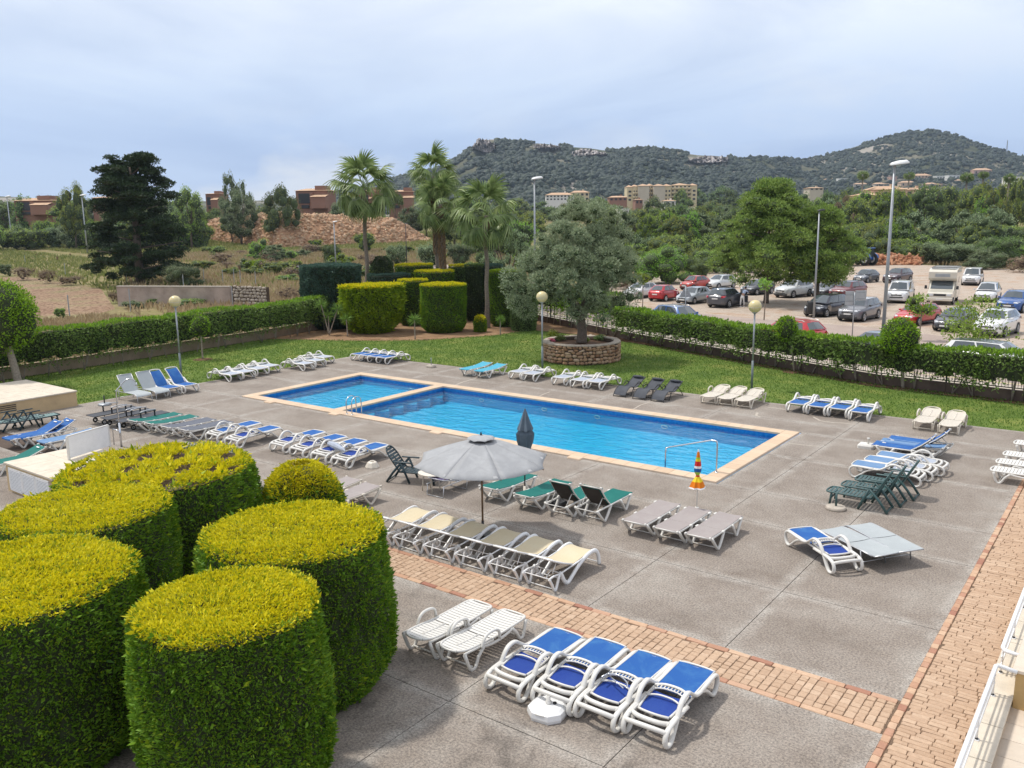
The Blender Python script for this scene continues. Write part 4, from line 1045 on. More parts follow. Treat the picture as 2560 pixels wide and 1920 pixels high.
# heading: rz = direction of the head end (+Y local) measured from world +Y.  rz=0 head to +Y, PI head to -Y, HALF head to -X, -HALF head to +X
# nearest row: four blue loungers with looped feet, heads towards the camera
ordn = ['leftmost', 'second from the left', 'third from the left', 'rightmost']
for i, fx in enumerate((0, 1, 2, 3)):
    x, y = G(*zz(R7, (105, 515, 915, 1335)[i], (1090, 1205, 1350, 1485)[i]))
    o = K['curl_blue'].put((x - .335, y + .84), PI + rad((-1.5, 1, -1, 1.5)[i]), ['blue sling lounger with looped feet, leftmost of the four nearest the camera', 'blue sling lounger with looped white feet behind the white parasol base', 'blue sling lounger in the nearest row with a loose chrome bar lying across it', 'blue sling lounger at the right end of the nearest row'][i], 'four blue loungers nearest the camera')
# white slatted pair
for (px, py), lab in (((*zz(R6, 1600, 700),), 'white slatted plastic lounger beside the big clipped bush, left of the pair'), ((*zz(R6, 1900, 805),), 'white slatted plastic lounger next to the nearest blue row, right of the pair')):
    x, y = G(px, py); K['slat_white'].put((x - .33, y + .62), PI, lab, 'pair of white slatted loungers')
# six cream loungers, heads towards the camera
cx0, cy0 = G(*zz(Q3, 480, 1380))
cl = ['farthest left', 'second from the left', 'third from the left, next to the big parasol pole', 'fourth from the left', 'fifth from the left', 'rightmost']
xs_ = []
for i in range(6):
    px, py = [zz(Q2, 1290, 1000), zz(Q2, 1560, 1070), zz(Q2, 1835, 1135), zz(Q3, -60, 1215), zz(Q3, 190, 1292), zz(Q3, 480, 1378)][i]
    x, y = G(px, py); xs_.append((x, y))
x5, y5 = xs_[5]; x0_, y0_ = xs_[0]
for i in range(6):
    x = x0_ + (x5 - x0_) * i / 5; y = y0_ + (y5 - y0_) * i / 5
    K['cream'].put((x - .33, y + .30), PI + rad((1, -1, .5, 0, 1, -.5)[i]), 'cream sling lounger, %s in its row of six' % cl[i].replace(', next to the big parasol pole', ', by the parasol pole'), 'row of six cream loungers')
# taupe trio by the rainbow umbrella
for i, (fx, fy) in enumerate(((1225, 962), (1500, 1028), (1780, 1085))):
    x, y = G(*zz(Q3, fx, fy)); K['v_taupe'].put((x - .33, y + .55), PI, 'taupe sling lounger, ' + ['left one of three by the small rainbow umbrella', 'middle one of three, left of the rainbow umbrella pole', 'right one of three, shadow of the rainbow umbrella on it'][i], 'three taupe loungers')
# green four
gx, gy = G(*zz(Q3, 800, 843)); K['v_green_up'].put((gx - .33, gy + .55), PI, 'green lounger with raised back, seen from behind, right end of its row', 'green loungers beside the big parasol')
gx, gy = G(*zz(Q3, 535, 803)); K['v_green_up'].put((gx - .33, gy + .55), PI, 'green lounger with raised back, seen from behind, second from the right', 'green loungers beside the big parasol')
gx, gy = G(*zz(Q3, 262, 740)); K['v_green'].put((gx - .33, gy + .55), PI, 'flat green lounger in front of the navy umbrella base', 'green loungers beside the big parasol')
gx, gy = G(1267.5, 1254); K['v_green'].put((gx - .33, gy + .55), PI, 'flat green lounger just right of the big parasol pole', 'green loungers beside the big parasol')
# left rows
x, y = G(*zz(Q2, 820, 392)); 
for i in range(4):
    px, py = zz(Q2, 805 - (3 - i) * 183, 388 - (3 - i) * 44); x, y = G(px, py)
    K['curl_blue'].put((x - .335, y + .84), PI + rad((1, -2, 1.5, 0)[i]), 'blue looped lounger, %s of four behind the round clipped bush' % ordn[i], 'four blue loungers behind the round clipped bush')
x, y = G(*zz(Q2, 985, 700)); K['v_sand'].put((x - .33, y - .48), 0, 'beige lounger half hidden by the round clipped bush, nearer one'); K['v_sand'].put((x - 1.18, y - .40), 0, 'beige lounger half hidden by the round clipped bush, farther one')
r5 = F5
lst = [('wheeled', 905, 1318, 'black wheeled sunbed with raised armrests, left end of the long row by the shower', -.34, .60), ('wheeled', 1030, 1343, 'black wheeled sunbed directly behind the shower pipe, second in the long row', -.34, .60), ('wheeled', 1155, 1365, 'black wheeled sunbed nearest the green lounger, third in the long row', -.34, .60),
       ('v_green', 1280, 1375, 'green sling lounger in the long row, farther left of two', -.33, .55), ('v_green', 1420, 1398, 'green sling lounger in the long row, beside the grey ones', -.33, .55),
       ('v_slate', 1570, 1428, 'slate grey sling lounger in the long row, beside the green ones', -.33, .55), ('v_slate', 1720, 1452, 'slate grey sling lounger in the long row, beside the blue ones', -.33, .55)]
for k, px, py, lab, dx, dy in lst:
    x, y = G(*zz(r5, px, py)); rz = 0 if k == 'wheeled' else PI
    K[k].put((x + dx, y + dy), rz, lab, 'long row of loungers beyond the shower')
x, y = G(*zz(r5, 1905, 1478)); K['curl_sky'].put((x - .335, y + .84), PI, 'blue lounger with looped feet, second from the right of the long row', 'long row of loungers beyond the shower')
x, y = G(*zz(r5, 2075, 1525)); K['curl_blue'].put((x - .335, y + .84), PI, 'blue lounger with looped feet at the right end of the long row', 'long row of loungers beyond the shower')
# far left groups (heads to +Y)
x, y = G(*zz(r5, 60, 1365)); K['bed_green'].put((x + .02, y + .35), PI, 'dark green sunbed with pale slats by the beige box, left one', 'green slatted sunbeds by the beige box')
x, y = G(*zz(r5, 215, 1355)); K['bed_green'].put((x - .1, y + .35), PI, 'dark green sunbed with pale slats by the beige box, right one', 'green slatted sunbeds by the beige box')
for k, px, py, lab in (('v_blue', 215, 1518, 'bright blue lounger with slightly raised head, left one of the pair near the white board'), ('v_blue', 325, 1505, 'bright blue lounger with slightly raised head, right one of the pair near the white board'), ('v_faded', 515, 1548, 'faded blue lounger directly behind the white board')):
    x, y = G(*zz(r5, px, py)); K[k].put((x - .33, y + .5), 0, lab, 'blue loungers at the far left')
x, y = G(*zz(r5, 60, 1660), .36); K['v_green_low'].put((x - .45, y + .35), rad(-4), 'green lounger with raised head behind the beige box with white shutters')
# beside the lawn, left side: axis along X, feet towards +X
for k, px, py, lab in (('alu_up', 1190, 1137, 'light grey lounger with raised back, leftmost of the four beside the lawn'), ('alu_up', 1352, 1106, 'light grey lounger with raised back, next to the blue ones'), ('curl_up', 1440, 1078, 'blue lounger with raised back, left of the two near the globe lamp'), ('curl_up', 1590, 1053, 'blue lounger with raised back nearest the left globe lamp')):
    x, y = G(*zz(r5, px, py)); K[k].put((x - (.90 if 'alu' in k else .82), y + .33), HALF, lab, 'loungers with raised backs beside the lawn')
for i, (px, py) in enumerate(((568, 951), (600, 945), (634, 937), (663, 930))):
    x, y = G(px, py); K['curl_pale'].put((x - .3, y + .1), HALF, 'white looped lounger at the left deck edge, %s of four' % ordn[i], 'white looped loungers along the left deck edge')
for i, (px, py) in enumerate(((757, 925), (785, 917), (806, 908))):
    x, y = G(px, py); K['curl_pale'].put((x - .5, y + .1), HALF, 'white looped lounger beyond the shallow end, %s of three' % ['nearest', 'middle', 'farthest'][i], 'three white looped loungers beyond the shallow end')
# corner: four blue with heads to +Y
for i in range(4):
    px, py = zz(F6, (895, 970, 1045, 1120)[i], (770, 780, 790, 799)[i]); x, y = G(px, py)
    K['curl_blue'].put((x - .335 + .1, y + .84), 0, 'blue lounger in the far deck corner, %s of four' % ordn[i], 'four blue loungers in the far deck corner')
# far side row (feet to -Y)
for (px, py), k, lab, g in (
    ((1160.5, 936.5), 'v_teal', 'turquoise lounger at the lawn edge, left of the pair', 'turquoise pair'), ((1196.5, 941), 'v_teal', 'turquoise lounger at the lawn edge, right of the pair', 'turquoise pair')):
    x, y = G(px, py); K[k].put((x + .35, y + .5), 0, lab, g)
for i, (px, py) in enumerate(((1304, 950), (1337, 955))):
    x, y = G(px, py); K['curl_pale'].put((x - .335, y + .84), 0, 'white looped lounger in front of the middle globe lamp, %s one' % ['left', 'right'][i], 'white looped loungers by the middle lamp')
for i, (px, py) in enumerate(((1413.5, 965), (1461, 972), (1502, 976))):
    x, y = G(px, py); K['curl_pale'].put((x - .335, y + .84), 0, 'white looped lounger right of the stone planter, %s of three' % ['left', 'middle', 'right'][i], 'three white looped loungers beyond the pool')
for i, (px, py) in enumerate(((1578, 989), (1627, 996), (1673, 1001.5))):
    x, y = G(px, py); K['wave'].put((x - .29, y + .45), 0, 'dark grey curved lounger with pillow, %s of three' % ['left', 'middle', 'right'][i], 'three dark grey curved loungers')
for i, (px, py) in enumerate(((1790, 1011), (1833, 1016), (1877, 1021.5))):
    x, y = G(px, py); K['slat_cream'].put((x - .31, y + .72), 0, 'off-white slatted lounger near the right globe lamp, %s of three' % ['left', 'middle', 'right'][i], 'three off-white loungers near the right lamp')
for i, (px, py) in enumerate(((2011, 1034), (2062, 1041), (2116, 1047), (2170, 1056))):
    x, y = G(px, py); K['curl_blue'].put((x - .335, y + .84), 0, 'blue lounger with arched arms by the right lawn, %s of four' % ordn[i], 'four blue loungers by the lawn on the right')
for i, (px, py) in enumerate(((2330, 1078), (2394, 1088))):
    x, y = G(px, py); K['slat_cream'].put((x - .31, y + .76), 0, 'off-white plastic lounger near the right end of the lawn edge, %s one' % ['left', 'right'][i], 'pair of off-white loungers on the right')
# right part: heads to +X
x, y = G(*zz(Q4, 1005, 292)); K['v_blue_up'].put((x + .53, y + .33), -HALF, 'blue lounger with raised back on the right, nearer of the two', 'two blue loungers with raised backs on the right')
K['v_blue_up'].put((x + .75, y + 1.30), -HALF, 'blue lounger with raised back on the right, farther of the two', 'two blue loungers with raised backs on the right')
K['v_faded'].put((x + .62, y + .82), -HALF, 'faded pale blue lounger squeezed between the two bright blue ones')
x, y = G(*zz(Q4, 740, 462))
for i in range(3):
    K['curl_faded'].put((x + .84 + .16 * i, y + .33 + .74 * i), -HALF, 'white looped lounger behind the green recliners, %s of three' % ['nearest', 'middle', 'farthest'][i], 'three pale looped loungers behind the green chairs')
x, y = G(*zz(Q4, 525, 692))
for i in range(3):
    K['chair_green'].put((x + .84 + .16 * i, y + .30 + .74 * i), -HALF, 'dark green slatted recliner with high back, %s of three in a row' % ['nearest', 'middle', 'farthest'][i], 'green slatted recliners with high backs')
for i, (px, py) in enumerate(((1995, 512), (2040, 440), (2100, 370), (2190, 268))):
    x, y = G(*zz(Q4, px, py)); K['slat_right'].put((x + .7, y + .30), -HALF, 'white slatted lounger at the right picture edge, %s of four' % ['nearest', 'second nearest', 'third nearest', 'farthest'][i], 'white slatted loungers at the right edge')
# two flat grey ones and a blue looped one, turned
def two_pt(key, near, far, z, L, lab, g=None, half=.95):
    a = Vector(G(*near, z)); c = Vector(G(*far, z)); d = (c - a).normalized(); mid = a + d * half
    K[key].put((mid.x, mid.y), math.atan2(-d.x, d.y), lab, g)
two_pt('alu', zz(Q4, 505, 875), zz(Q4, 1005, 1115), .38, 1.9, 'flat light grey lounger touching the blue looped one, nearer of the pair', 'pair of flat grey loungers')
two_pt('alu', zz(Q4, 745, 840), zz(Q4, 1235, 1092), .38, 1.9, 'flat light grey lounger, farther of the pair', 'pair of flat grey loungers')
two_pt('curl_blue', zz(Q4, 270, 905), zz(Q4, 690, 1165), .34, 1.9, 'single blue looped lounger beside the two flat grey ones')
# chair, table and folding bed under the parasol
x, y = G(1033, 1209); K['chair_dark'].put((x - .25, y + .15), rad(110), 'dark green slatted chair with reclined back left of the big parasol')
cx_, cy_ = G(1088, 1240); K['camp'].put((cx_ + .05, cy_ + .88), PI, 'folding metal lounger with purple headrest under the big parasol')
tb = tag(empty('side_table', (*G(1077, 1183, .52), 0)), 'small oval cream plastic table under the edge of the big parasol', 'table')
mb = MB(); mb.lathe([(0.05, .0), (.36, .0), (.385, .012), (.385, .03), (.36, .04), (.0, .045)], 28, (0, 0, .50)); mb.v = [(a * 1.05, b_ * .8, c_) for a, b_, c_ in mb.v]; mb.build('table_top', 'cream_resin', tb, True)
for a in range(4):
    mb = MB(); mb.tube([(.22 * math.cos(a * HALF + .7), .18 * math.sin(a * HALF + .7), .5), (.28 * math.cos(a * HALF + .7), .22 * math.sin(a * HALF + .7), 0)], .018, 6); mb.build('leg', 'cream_resin', tb, True)
wl_ = G(1150, 1207); K['slat_right'].put((wl_[0] - .9, wl_[1] + .9), PI, 'white plastic lounger mostly hidden by the big parasol')
# loose chrome bar on the third blue lounger
cb = Vector((*G(*zz(R7, 900, 930), .45), .50)); 
mb = MB(); mb.tube(smooth_pts([(-.22, .10, 0), (-.05, .16, .0), (.16, .05, .0), (.24, -.10, 0)], 4), .013, 6); mb.tube([(-.22, .10, 0), (.20, -.14, .01)], .011, 6); mb.tube([(-.20, .20, 0), (-.24, -.04, 0)], .012, 6)
o = mb.build('metal_bar', 'steel', None, True, loc=cb); tag(o, 'loose bent chrome bar lying on a blue lounger in the nearest row', 'metal bar')
# folded parasol lying on the left blue loungers
fp = tag(empty('folded_parasol', (*G(*zz(Q2, 640, 190), .48), .5)), 'closed grey parasol lying across the four blue loungers on the left', 'parasol')
fp.rotation_euler = (0, 0, rad(-12))
mb = MB(); mb.tube([(-1.1, .15, 0), (.9, 0, 0)], .02, 7); mb.build('pole', 'black_metal', fp, True)
mb = MB(); mb.tube([(-.3, .09, .0), (-.1, .07, .02), (.3, .04, .03), (.8, .0, .02), (.95, 0, 0)], [.03, .09, .11, .06, .02], 9); mb.build('canopy', 'pale_fabric', fp)

# ------------------------------------------------------------------ parasols and stands
def parasol_open():
    b0 = G(1207.4, 1342.8)
    t = tag(empty('parasol', (*b0, 0)), 'large open grey parasol on a wooden pole over the cream loungers', 'parasol')
    mb = MB(); mb.tube([(0, 0, 0.05), (0, 0, 2.52)], .024, 10); mb.build('pole', 'wood_pole', t, True)
    mb = MB(); mb.tube([(0, 0, 0.0), (0, 0, .42)], .032, 10); mb.lathe([(.32, 0), (.32, .05), (.1, .08), (.04, .09)], 20); mb.build('stand', 'black_metal', t, True)
    R, zt, ze, n = 1.64, 2.46, 1.92, 8
    rng = RS(3)
    off = rad(9)
    for k in range(n):
        a0, a1 = off + 2 * PI * k / n, off + 2 * PI * (k + 1) / n; rows = []
        for i in range(9):
            f = .10 + .90 * i / 8; row = []
            for j in range(7):
                g = j / 6; e0 = Vector((math.cos(a0), math.sin(a0))) * R * f; e1 = Vector((math.cos(a1), math.sin(a1))) * R * f
                p = e0.lerp(e1, g); zc = zt - (zt - ze) * (f ** 1.25) - .05 * f * math.sin(PI * g) + (rng.normal() * .004 if 0 < j < 6 else 0)
                sc = 1 - .04 * math.sin(PI * g) * (1 if i == 8 else 0)
                row.append((p.x * sc, p.y * sc, zc))
            rows.append(row)
        mb = MB(); mb.sheet(rows[::-1], .006); mb.build('canopy_panel', 'parasol_fabric', t, True)
        mb = MB(); mb.tube([(0, 0, zt - .04), (math.cos(a0) * R * .5, math.sin(a0) * R * .5, zt - .30), (math.cos(a0) * R, math.sin(a0) * R, ze - .03)], .010, 5); mb.build('rib', 'wood_pole', t, True)
    rows = []
    for i in range(4):
        f = .02 + .98 * i / 3; row = []
        for k in range(25):
            a = off + 2 * PI * k / 24; w = .34 * f * (1 - .06 * abs(math.sin(a * 4 - off * 4)))
            row.append((w * math.cos(a), w * math.sin(a), zt + .075 - .085 * f ** 1.2 + (.02 * abs(math.sin((a - off) * 4)) if i == 3 else 0)))
        rows.append(row)
    mb = MB(); mb.sheet(rows[::-1], .004); mb.build('vent_cap', 'parasol_fabric', t, True)
    mb = MB(); mb.lathe([(.02, 0), (.026, .03), (.012, .07), (.0, .09)], 8, (0, 0, zt + .07)); mb.build('finial', 'black_metal', t, True)
parasol_open()
def closed_fold(mb, levels, n=16, pleat=.25, seed=1):
    """levels: (radius, z)"""
    rng = RS(seed); rows = []
    ph = rng.uniform(.8, 1.1, n * 2)
    for r, z in levels:
        rows.append([((r * (1 - pleat * (k % 2)) * ph[k % (2 * n)]) * math.cos(PI * k / n), (r * (1 - pleat * (k % 2)) * ph[k % (2 * n)]) * math.sin(PI * k / n), z) for k in range(2 * n + 1)])
    return mb.sheet(rows)
nb = G(1312, 1239)
t = tag(empty('parasol', (*nb, 0)), 'closed slate blue parasol standing in front of the pool', 'parasol')
t.rotation_euler = (rad(1), rad(1.5), 0)
mb = MB(); mb.tube([(0, 0, .05), (0, 0, 2.46)], .019, 8); mb.build('pole', 'black_metal', t, True)
mb = MB(); mb.lathe([(.30, 0), (.31, .03), (.29, .09), (.06, .12), (.035, .28), (0.02, .28)], 24); mb.build('stand', 'cream_resin', t, True)
mb = MB(); closed_fold(mb, [(.02, 1.10), (.12, 1.24), (.22, 1.58), (.24, 1.78), (.15, 1.92), (.075, 1.96)][::-1], 8, .3, 4); mb.build('canopy_skirt', 'slate_blue_fabric', t)
mb = MB(); closed_fold(mb, [(.075, 1.93), (.27, 1.90), (.25, 1.96), (.17, 2.12), (.08, 2.34), (.015, 2.48)][::-1], 8, .25, 5); mb.build('canopy_top', 'slate_blue_fabric', t)
rb = G(1741, 1302)
t = tag(empty('parasol', (*rb, 0)), 'small closed rainbow striped umbrella between the taupe loungers', 'parasol')
mb = MB(); mb.tube([(0, 0, .25), (0, 0, 1.82)], .014, 8); mb.build('pole', 'white_resin', t, True)
mb = MB(); mb.lathe([(.22, 0), (.23, .05), (.10, .1), (.06, .24), (.05, .36), (.0, .36)], 16); mb.build('stand', 'white_resin', t, True)
lv = [('orange_fabric', .150, 1.04, .215, .90), ('yellow_fabric', .06, 1.16, .150, 1.04), ('red_fabric', .045, 1.20, .06, 1.16), ('lime_fabric', .095, 1.29, .045, 1.20), ('blue_fabric', .10, 1.38, .095, 1.29), ('white_paint', .092, 1.44, .10, 1.38), ('red_fabric', .075, 1.56, .092, 1.44), ('yellow_fabric', .062, 1.62, .075, 1.56), ('lime_fabric', .055, 1.66, .062, 1.62), ('orange_fabric', .03, 1.80, .055, 1.66), ('white_paint', .012, 1.86, .03, 1.80)]
for mt, r1, z1, r0, z0 in lv:
    mb = MB(); closed_fold(mb, [(r1, z1), (r0, z0)], 8, .22, 7); mb.build('canopy_stripe', mt, t)
mb = MB(); closed_fold(mb, [(.215, .90), (.235, .87)], 8, .22, 7); mb.build('canopy_stripe', 'white_paint', t)
t = tag(empty('parasol_stand', (*G(*zz(R7, 310, 1190)), 0)), 'white plastic water-filled parasol base in front of the nearest blue row', 'parasol stand'); t.rotation_euler = (0, 0, rad(8))
mb = MB()
oct_ = [(-.25, -.12), (-.12, -.25), (.12, -.25), (.25, -.12), (.25, .12), (.12, .25), (-.12, .25), (-.25, .12)]
oct_ = [(x * 1.12, y * 1.12) for x, y in oct_]
vs = [(x, y, .0) for x, y in oct_] + [(x * 1.04, y * 1.04, .05) for x, y in oct_] + [(x * 1.0, y * 1.0, .13) for x, y in oct_] + [(x * .82, y * .82, .165) for x, y in oct_]
mb.add(vs, [[j * 8 + i, j * 8 + (i + 1) % 8, j * 8 + 8 + (i + 1) % 8, j * 8 + 8 + i] for j in range(3) for i in range(8)] + [list(range(24, 32)), list(range(7, -1, -1))])
mb.build('tank', 'white_paint', t)
mb = MB(); mb.lathe([(.045, 0), (.045, .05), (.032, .06), (.032, .14), (.02, .14), (.0, .10)], 12, (0, .02, .16)); mb.build('tube', 'white_resin', t, True)
mb = MB(); mb.lathe([(.03, 0), (.03, .02), (.0, .02)], 10, (.09, .06, .165)); mb.build('filler_cap', 'black_rubber', t, True)
mb = MB(); mb.tube([(-.07, -.235, .10), (-.07, -.275, .12), (.07, -.275, .12), (.07, -.235, .10)], .014, 6); mb.build('handle', 'white_resin', t, True)
def disc_stand(px, py, lab, mat='concrete_light', tube='green_resin', r=.25):
    t = tag(empty('parasol_stand', (*G(px, py), 0)), lab, 'parasol stand')
    mb = MB(); mb.lathe([(r, 0), (r * 1.02, .02), (r, .07), (r * .85, .085), (.0, .09)], 24); mb.build('weight', mat, t, True)
    mb = MB(); mb.tube([(0, 0, .08), (0, 0, .42)], .028, 8); mb.build('tube', tube, t, True); return t
disc_stand(*zz(Q4, 585, 735), 'round concrete parasol stand with green tube beside the green recliners')
disc_stand(*zz(F5, 905, 1150), 'round grey parasol stand with black tube near the grey raised loungers', 'galvanised', 'black_metal', .26)
t = tag(empty('parasol_stand', (*G(*zz(F6, 1515, 825)), 0)), 'pale square concrete stand with thin rod near the lawn edge beyond the shallow end', 'parasol stand')
mb = MB(); mb.box((0, 0, .07), (.42, .42, .14), bev=.06); mb.build('weight', 'concrete_light', t)
mb = MB(); mb.tube([(0, 0, .14), (0, 0, .52)], .02, 7); mb.build('tube', 'galvanised', t, True)
t = tag(empty('parasol_stand', (*G(*zz(Q2, 1005, 375)), 0)), 'beige plastic pyramid stand beside the four blue loungers on the left', 'parasol stand')
mb = MB(); mb.lathe([(.22, 0), (.225, .03), (.15, .17), (.12, .19), (.06, .19), (.05, .1)], 8); mb.build('weight', 'cream_resin', t)
mb = MB(); mb.lathe([(.06, 0), (.06, .03), (.03, .03), (.02, .0)], 10, (0, 0, .19)); mb.build('tube', 'cream_resin', t)
t = tag(empty('parasol_stand', (*G(*zz(Q4, 850, 205)), 0)), 'white plastic parasol base beside the blue loungers on the right', 'parasol stand')
mb = MB(); mb.box((0, 0, .07), (.5, .42, .14), bev=.05); mb.build('tank', 'white_resin', t)
mb = MB(); mb.lathe([(.03, 0), (.03, .16), (.05, .16), (.05, .2), (.0, .2)], 10, (.05, 0, .14)); mb.build('tube', 'white_resin', t, True)
t = tag(empty('parasol_stand', (*G(*zz(Q3, 395, 700)), 0)), 'black plastic parasol base under the green lounger', 'parasol stand')
mb = MB(); mb.box((0, 0, .06), (.45, .4, .12), bev=.05); mb.build('tank', 'black_metal', t)
mb = MB(); mb.lathe([(.03, 0), (.03, .12), (.0, .12)], 10, (0, 0, .12)); mb.build('tube', 'black_metal', t, True)

# pool ladder and stair rail
t = tag(empty('pool_ladder', (0, 0, 0)), 'pair of curved steel ladder rails at the corner of the deep pool', 'pool ladder')
for px in (735, 815):
    x, y = G(*zz(F6, px, 1248)); mb = MB(); mb.tube(smooth_pts([(x, PY0 + .12, .03), (x, PY0 + .12, .55), (x, PY0 + .30, .72), (x, PY0 + .52, .68), (x, PY0 + .62, .45), (x, PY0 + .64, -.9)], 5), .022, 8); mb.build('rail', 'steel', t, True)
    mb = MB(); mb.lathe([(.05, 0), (.05, .012), (.03, .02)], 12, (x, PY0 + .12, .04)); mb.build('flange', 'steel', t, True)
xa, xb = G(*zz(F6, 735, 1248))[0], G(*zz(F6, 815, 1248))[0]
for z in (-.35, -.6): 
    mb = MB(); mb.box(((xa + xb) / 2, PY0 + .66, z), (abs(xb - xa), .08, .025)); mb.build('tread', 'steel', t)
t = tag(empty('stair_handrail', (0, 0, 0)), 'bent steel handrail over the pool steps at the right end', 'handrail')
x1, y1 = G(*zz(Q3, 1765, 418), .04); x2, y2 = G(*zz(Q3, 1403, 385), -.5)
x1 = min(x1, PX1 - .1)
mb = MB(); h1 = z_for(x1, y1, 1060 + 150 * .28933); 
mb.tube(smooth_pts([(x1, y1, .04), (x1, y1, h1 - .10), (x1 - .05, y1, h1), (x1 - .20, y1, h1 + .0)], 3) + smooth_pts([(x1 - 1.55, y1 + .05, h1 - .42), (x1 - 1.66, y1 + .05, h1 - .47), (x1 - 1.70, y1 + .05, h1 - .60), (x1 - 1.70, y1 + .05, -.95)], 3), .024, 8); mb.build('rail', 'steel', t, True)
mb = MB(); mb.lathe([(.055, 0), (.055, .012), (.03, .02)], 12, (x1, y1, .04)); mb.build('flange', 'steel', t, True)

# shower
sx, sy = G(303.8, 1117)
t = tag(empty('pool_shower', (sx, sy, 0)), 'slim steel outdoor shower with curved top pipe beside the white board', 'shower')
mb = MB(); mb.tube([(0, 0, 0), (0, 0, .85)], .034, 10); mb.build('column', 'steel', t, True)
mb = MB(); mb.tube(smooth_pts([(0, 0, .85), (0, 0, 1.85), (.06, .10, 2.08), (.16, .28, 2.30), (.25, .45, 2.33), (.31, .55, 2.22)], 5), .020, 8); mb.build('pipe', 'steel', t, True)
mb = MB(); mb.lathe([(.02, .10), (.025, .04), (.055, 0), (.0, 0)], 12, (.32, .57, 2.10)); mb.build('shower_head', 'steel', t, True)
mb = MB(); mb.tube([(-.05, .0, .55), (-.45, .0, .57), (-.48, 0, .54), (-.48, 0, .0)], .018, 7); mb.build('side_rail', 'steel', t, True)
# beige service boxes
def service_box(x0, x1, y0, y1, h, lab, slats=None):
    t = tag(empty('service_box', ((x0 + x1) / 2, (y0 + y1) / 2, 0)), lab, 'service box')
    cx, cy = (x0 + x1) / 2, (y0 + y1) / 2
    mb = MB(); mb.box((0, 0, h / 2 - .03), (x1 - x0, y1 - y0, h - .06)); mb.build('wall', 'render_beige', t)
    nx, ny = max(1, round((x1 - x0) / .95)), max(1, round((y1 - y0) / .95))
    for i in range(nx):
        for j in range(ny):
            w, l = (x1 - x0 + .08) / nx, (y1 - y0 + .08) / ny
            mb = MB(); mb.box((-(x1 - x0 + .08) / 2 + (i + .5) * w, -(y1 - y0 + .08) / 2 + (j + .5) * l, h - .03), (w - .008, l - .008, .05), bev=.006); mb.build('lid_slab', 'stone_cap', t)
    return t, cx, cy
t, cx, cy = service_box(-40.6, -36.05, 9.0, 17.4, .66, 'long low beige service box with stone lid at the left picture edge')
for k in range(4):
    mb = MB(); mb.box((-36.04 - cx, 14.6 - cy + 0, .50 - k * .075), (.02, .75, .03)); mb.build('vent_slat', 'black_metal', t)
mb = MB(); 
for k in range(4): mb.tube([(-37.2 - cx + k * .18, 11.2 - cy, .69), (-37.2 - cx + k * .18, 12.9 - cy, .69)], .02, 5)
mb.build('grating', 'galvanised', t)
t, cx, cy = service_box(-25.95, -23.15, 10.3, 12.6, .86, 'beige service box with white louvred shutters and stone lid')
SLAT = MB().box((0, 0, 0), (.72, .026, .006), tilt=rad(35)).mesh('slat', 'white_paint')
for k in range(3):
    xa = -25.72 + k * .80; f = MB(); w = .78
    for (a, b_, c_, d_) in ((xa + .02, .40, .04, .62), (xa + w - .02, .40, .04, .62)): f.box((a - cx, 10.28 - cy, b_), (c_, .04, d_))
    f.box((xa + w / 2 - cx, 10.28 - cy, .72), (w, .04, .04)); f.box((xa + w / 2 - cx, 10.28 - cy, .10), (w, .04, .04)); fr_ = f.build('shutter', 'white_paint', t); bk = MB(); bk.box((xa + w / 2 - cx, 10.295 - cy, .41), (w - .04, .006, .58)); bk.build('gap_shade', 'slate_fabric', fr_)  # dark sheet behind the slats puts the shade of the gaps into colour
    for j in range(14): link('slat', SLAT, fr_, (xa + w / 2 - cx, 10.27 - cy, .145 + j * .041))
bx, by_ = G(172, 1150, .86); 
t = tag(empty('notice_board', (-24.3, 12.2, .86)), 'white board seen from behind standing on the louvred service box', 'notice board')
pa = Vector(G(173, 1150, .86)); pb = Vector(G(275, 1118, .86)); d = (pb - pa); Lb = d.length; t.location = (pa.x, pa.y, .86); t.rotation_euler = (0, 0, math.atan2(d.y, d.x))
mb = MB(); mb.box((Lb / 2, 0, .36), (Lb, .05, .62)); mb.build('panel', 'silver_board', t) if 'silver_board' in M else mb.build('panel', 'white_paint', t)
mb = MB()
for x in (0, Lb): mb.box((x, 0, .34), (.05, .06, .68))
mb.box((Lb / 2, 0, .69), (Lb, .06, .035)); mb.build('board_frame', 'white_resin', t)

# globe lamps
def globe_lamp(px, py, lab, top=4.1):
    x, y = G(px, py); t = tag(empty('globe_lamp', (x, y, 0)), lab, 'garden lamp', 'globe lamps round the pool')
    mb = MB(); mb.lathe([(.09, 0), (.09, .02), (.06, .04)], 12); mb.tube([(0, 0, 0), (0, 0, 1.3)], .052, 10); mb.build('lower_pole', 'grey_pole_paint', t, True)
    mb = MB(); mb.tube([(0, 0, 1.3), (0, 0, top - .55)], .040, 10); mb.lathe([(.04, 0), (.11, .05), (.12, .09), (.05, .09)], 14, (0, 0, top - .62)); mb.build('upper_pole', 'galvanised', t, True)
    V, F = ellipsoid((0, 0, top - .29), (.285, .285, .275), 24, 14); me = fast_mesh('globe', V, F, None, ['lamp_globe'], True); g = link('globe', me, t)
    mb = MB(); mb.lathe([(.287, -.008), (.292, 0), (.287, .008)], 24, (0, 0, top - .33), cap=False); mb.build('seam_ring', 'cream_resin', g, True)
m, nt, b = nodes_of('lamp_globe'); b.inputs['Base Color'].default_value = (0.66, 0.56, 0.30, 1); b.inputs['Roughness'].default_value = 0.3
b.inputs['Subsurface Weight'].default_value = 0.3; b.inputs['Subsurface Radius'].default_value = (.1, .08, .04)
globe_lamp(454, 948, 'yellowed globe lamp on a tall pole at the left lawn edge', 4.12)
globe_lamp(1356, 930, 'yellowed globe lamp on a tall pole beside the round stone planter', 4.05)
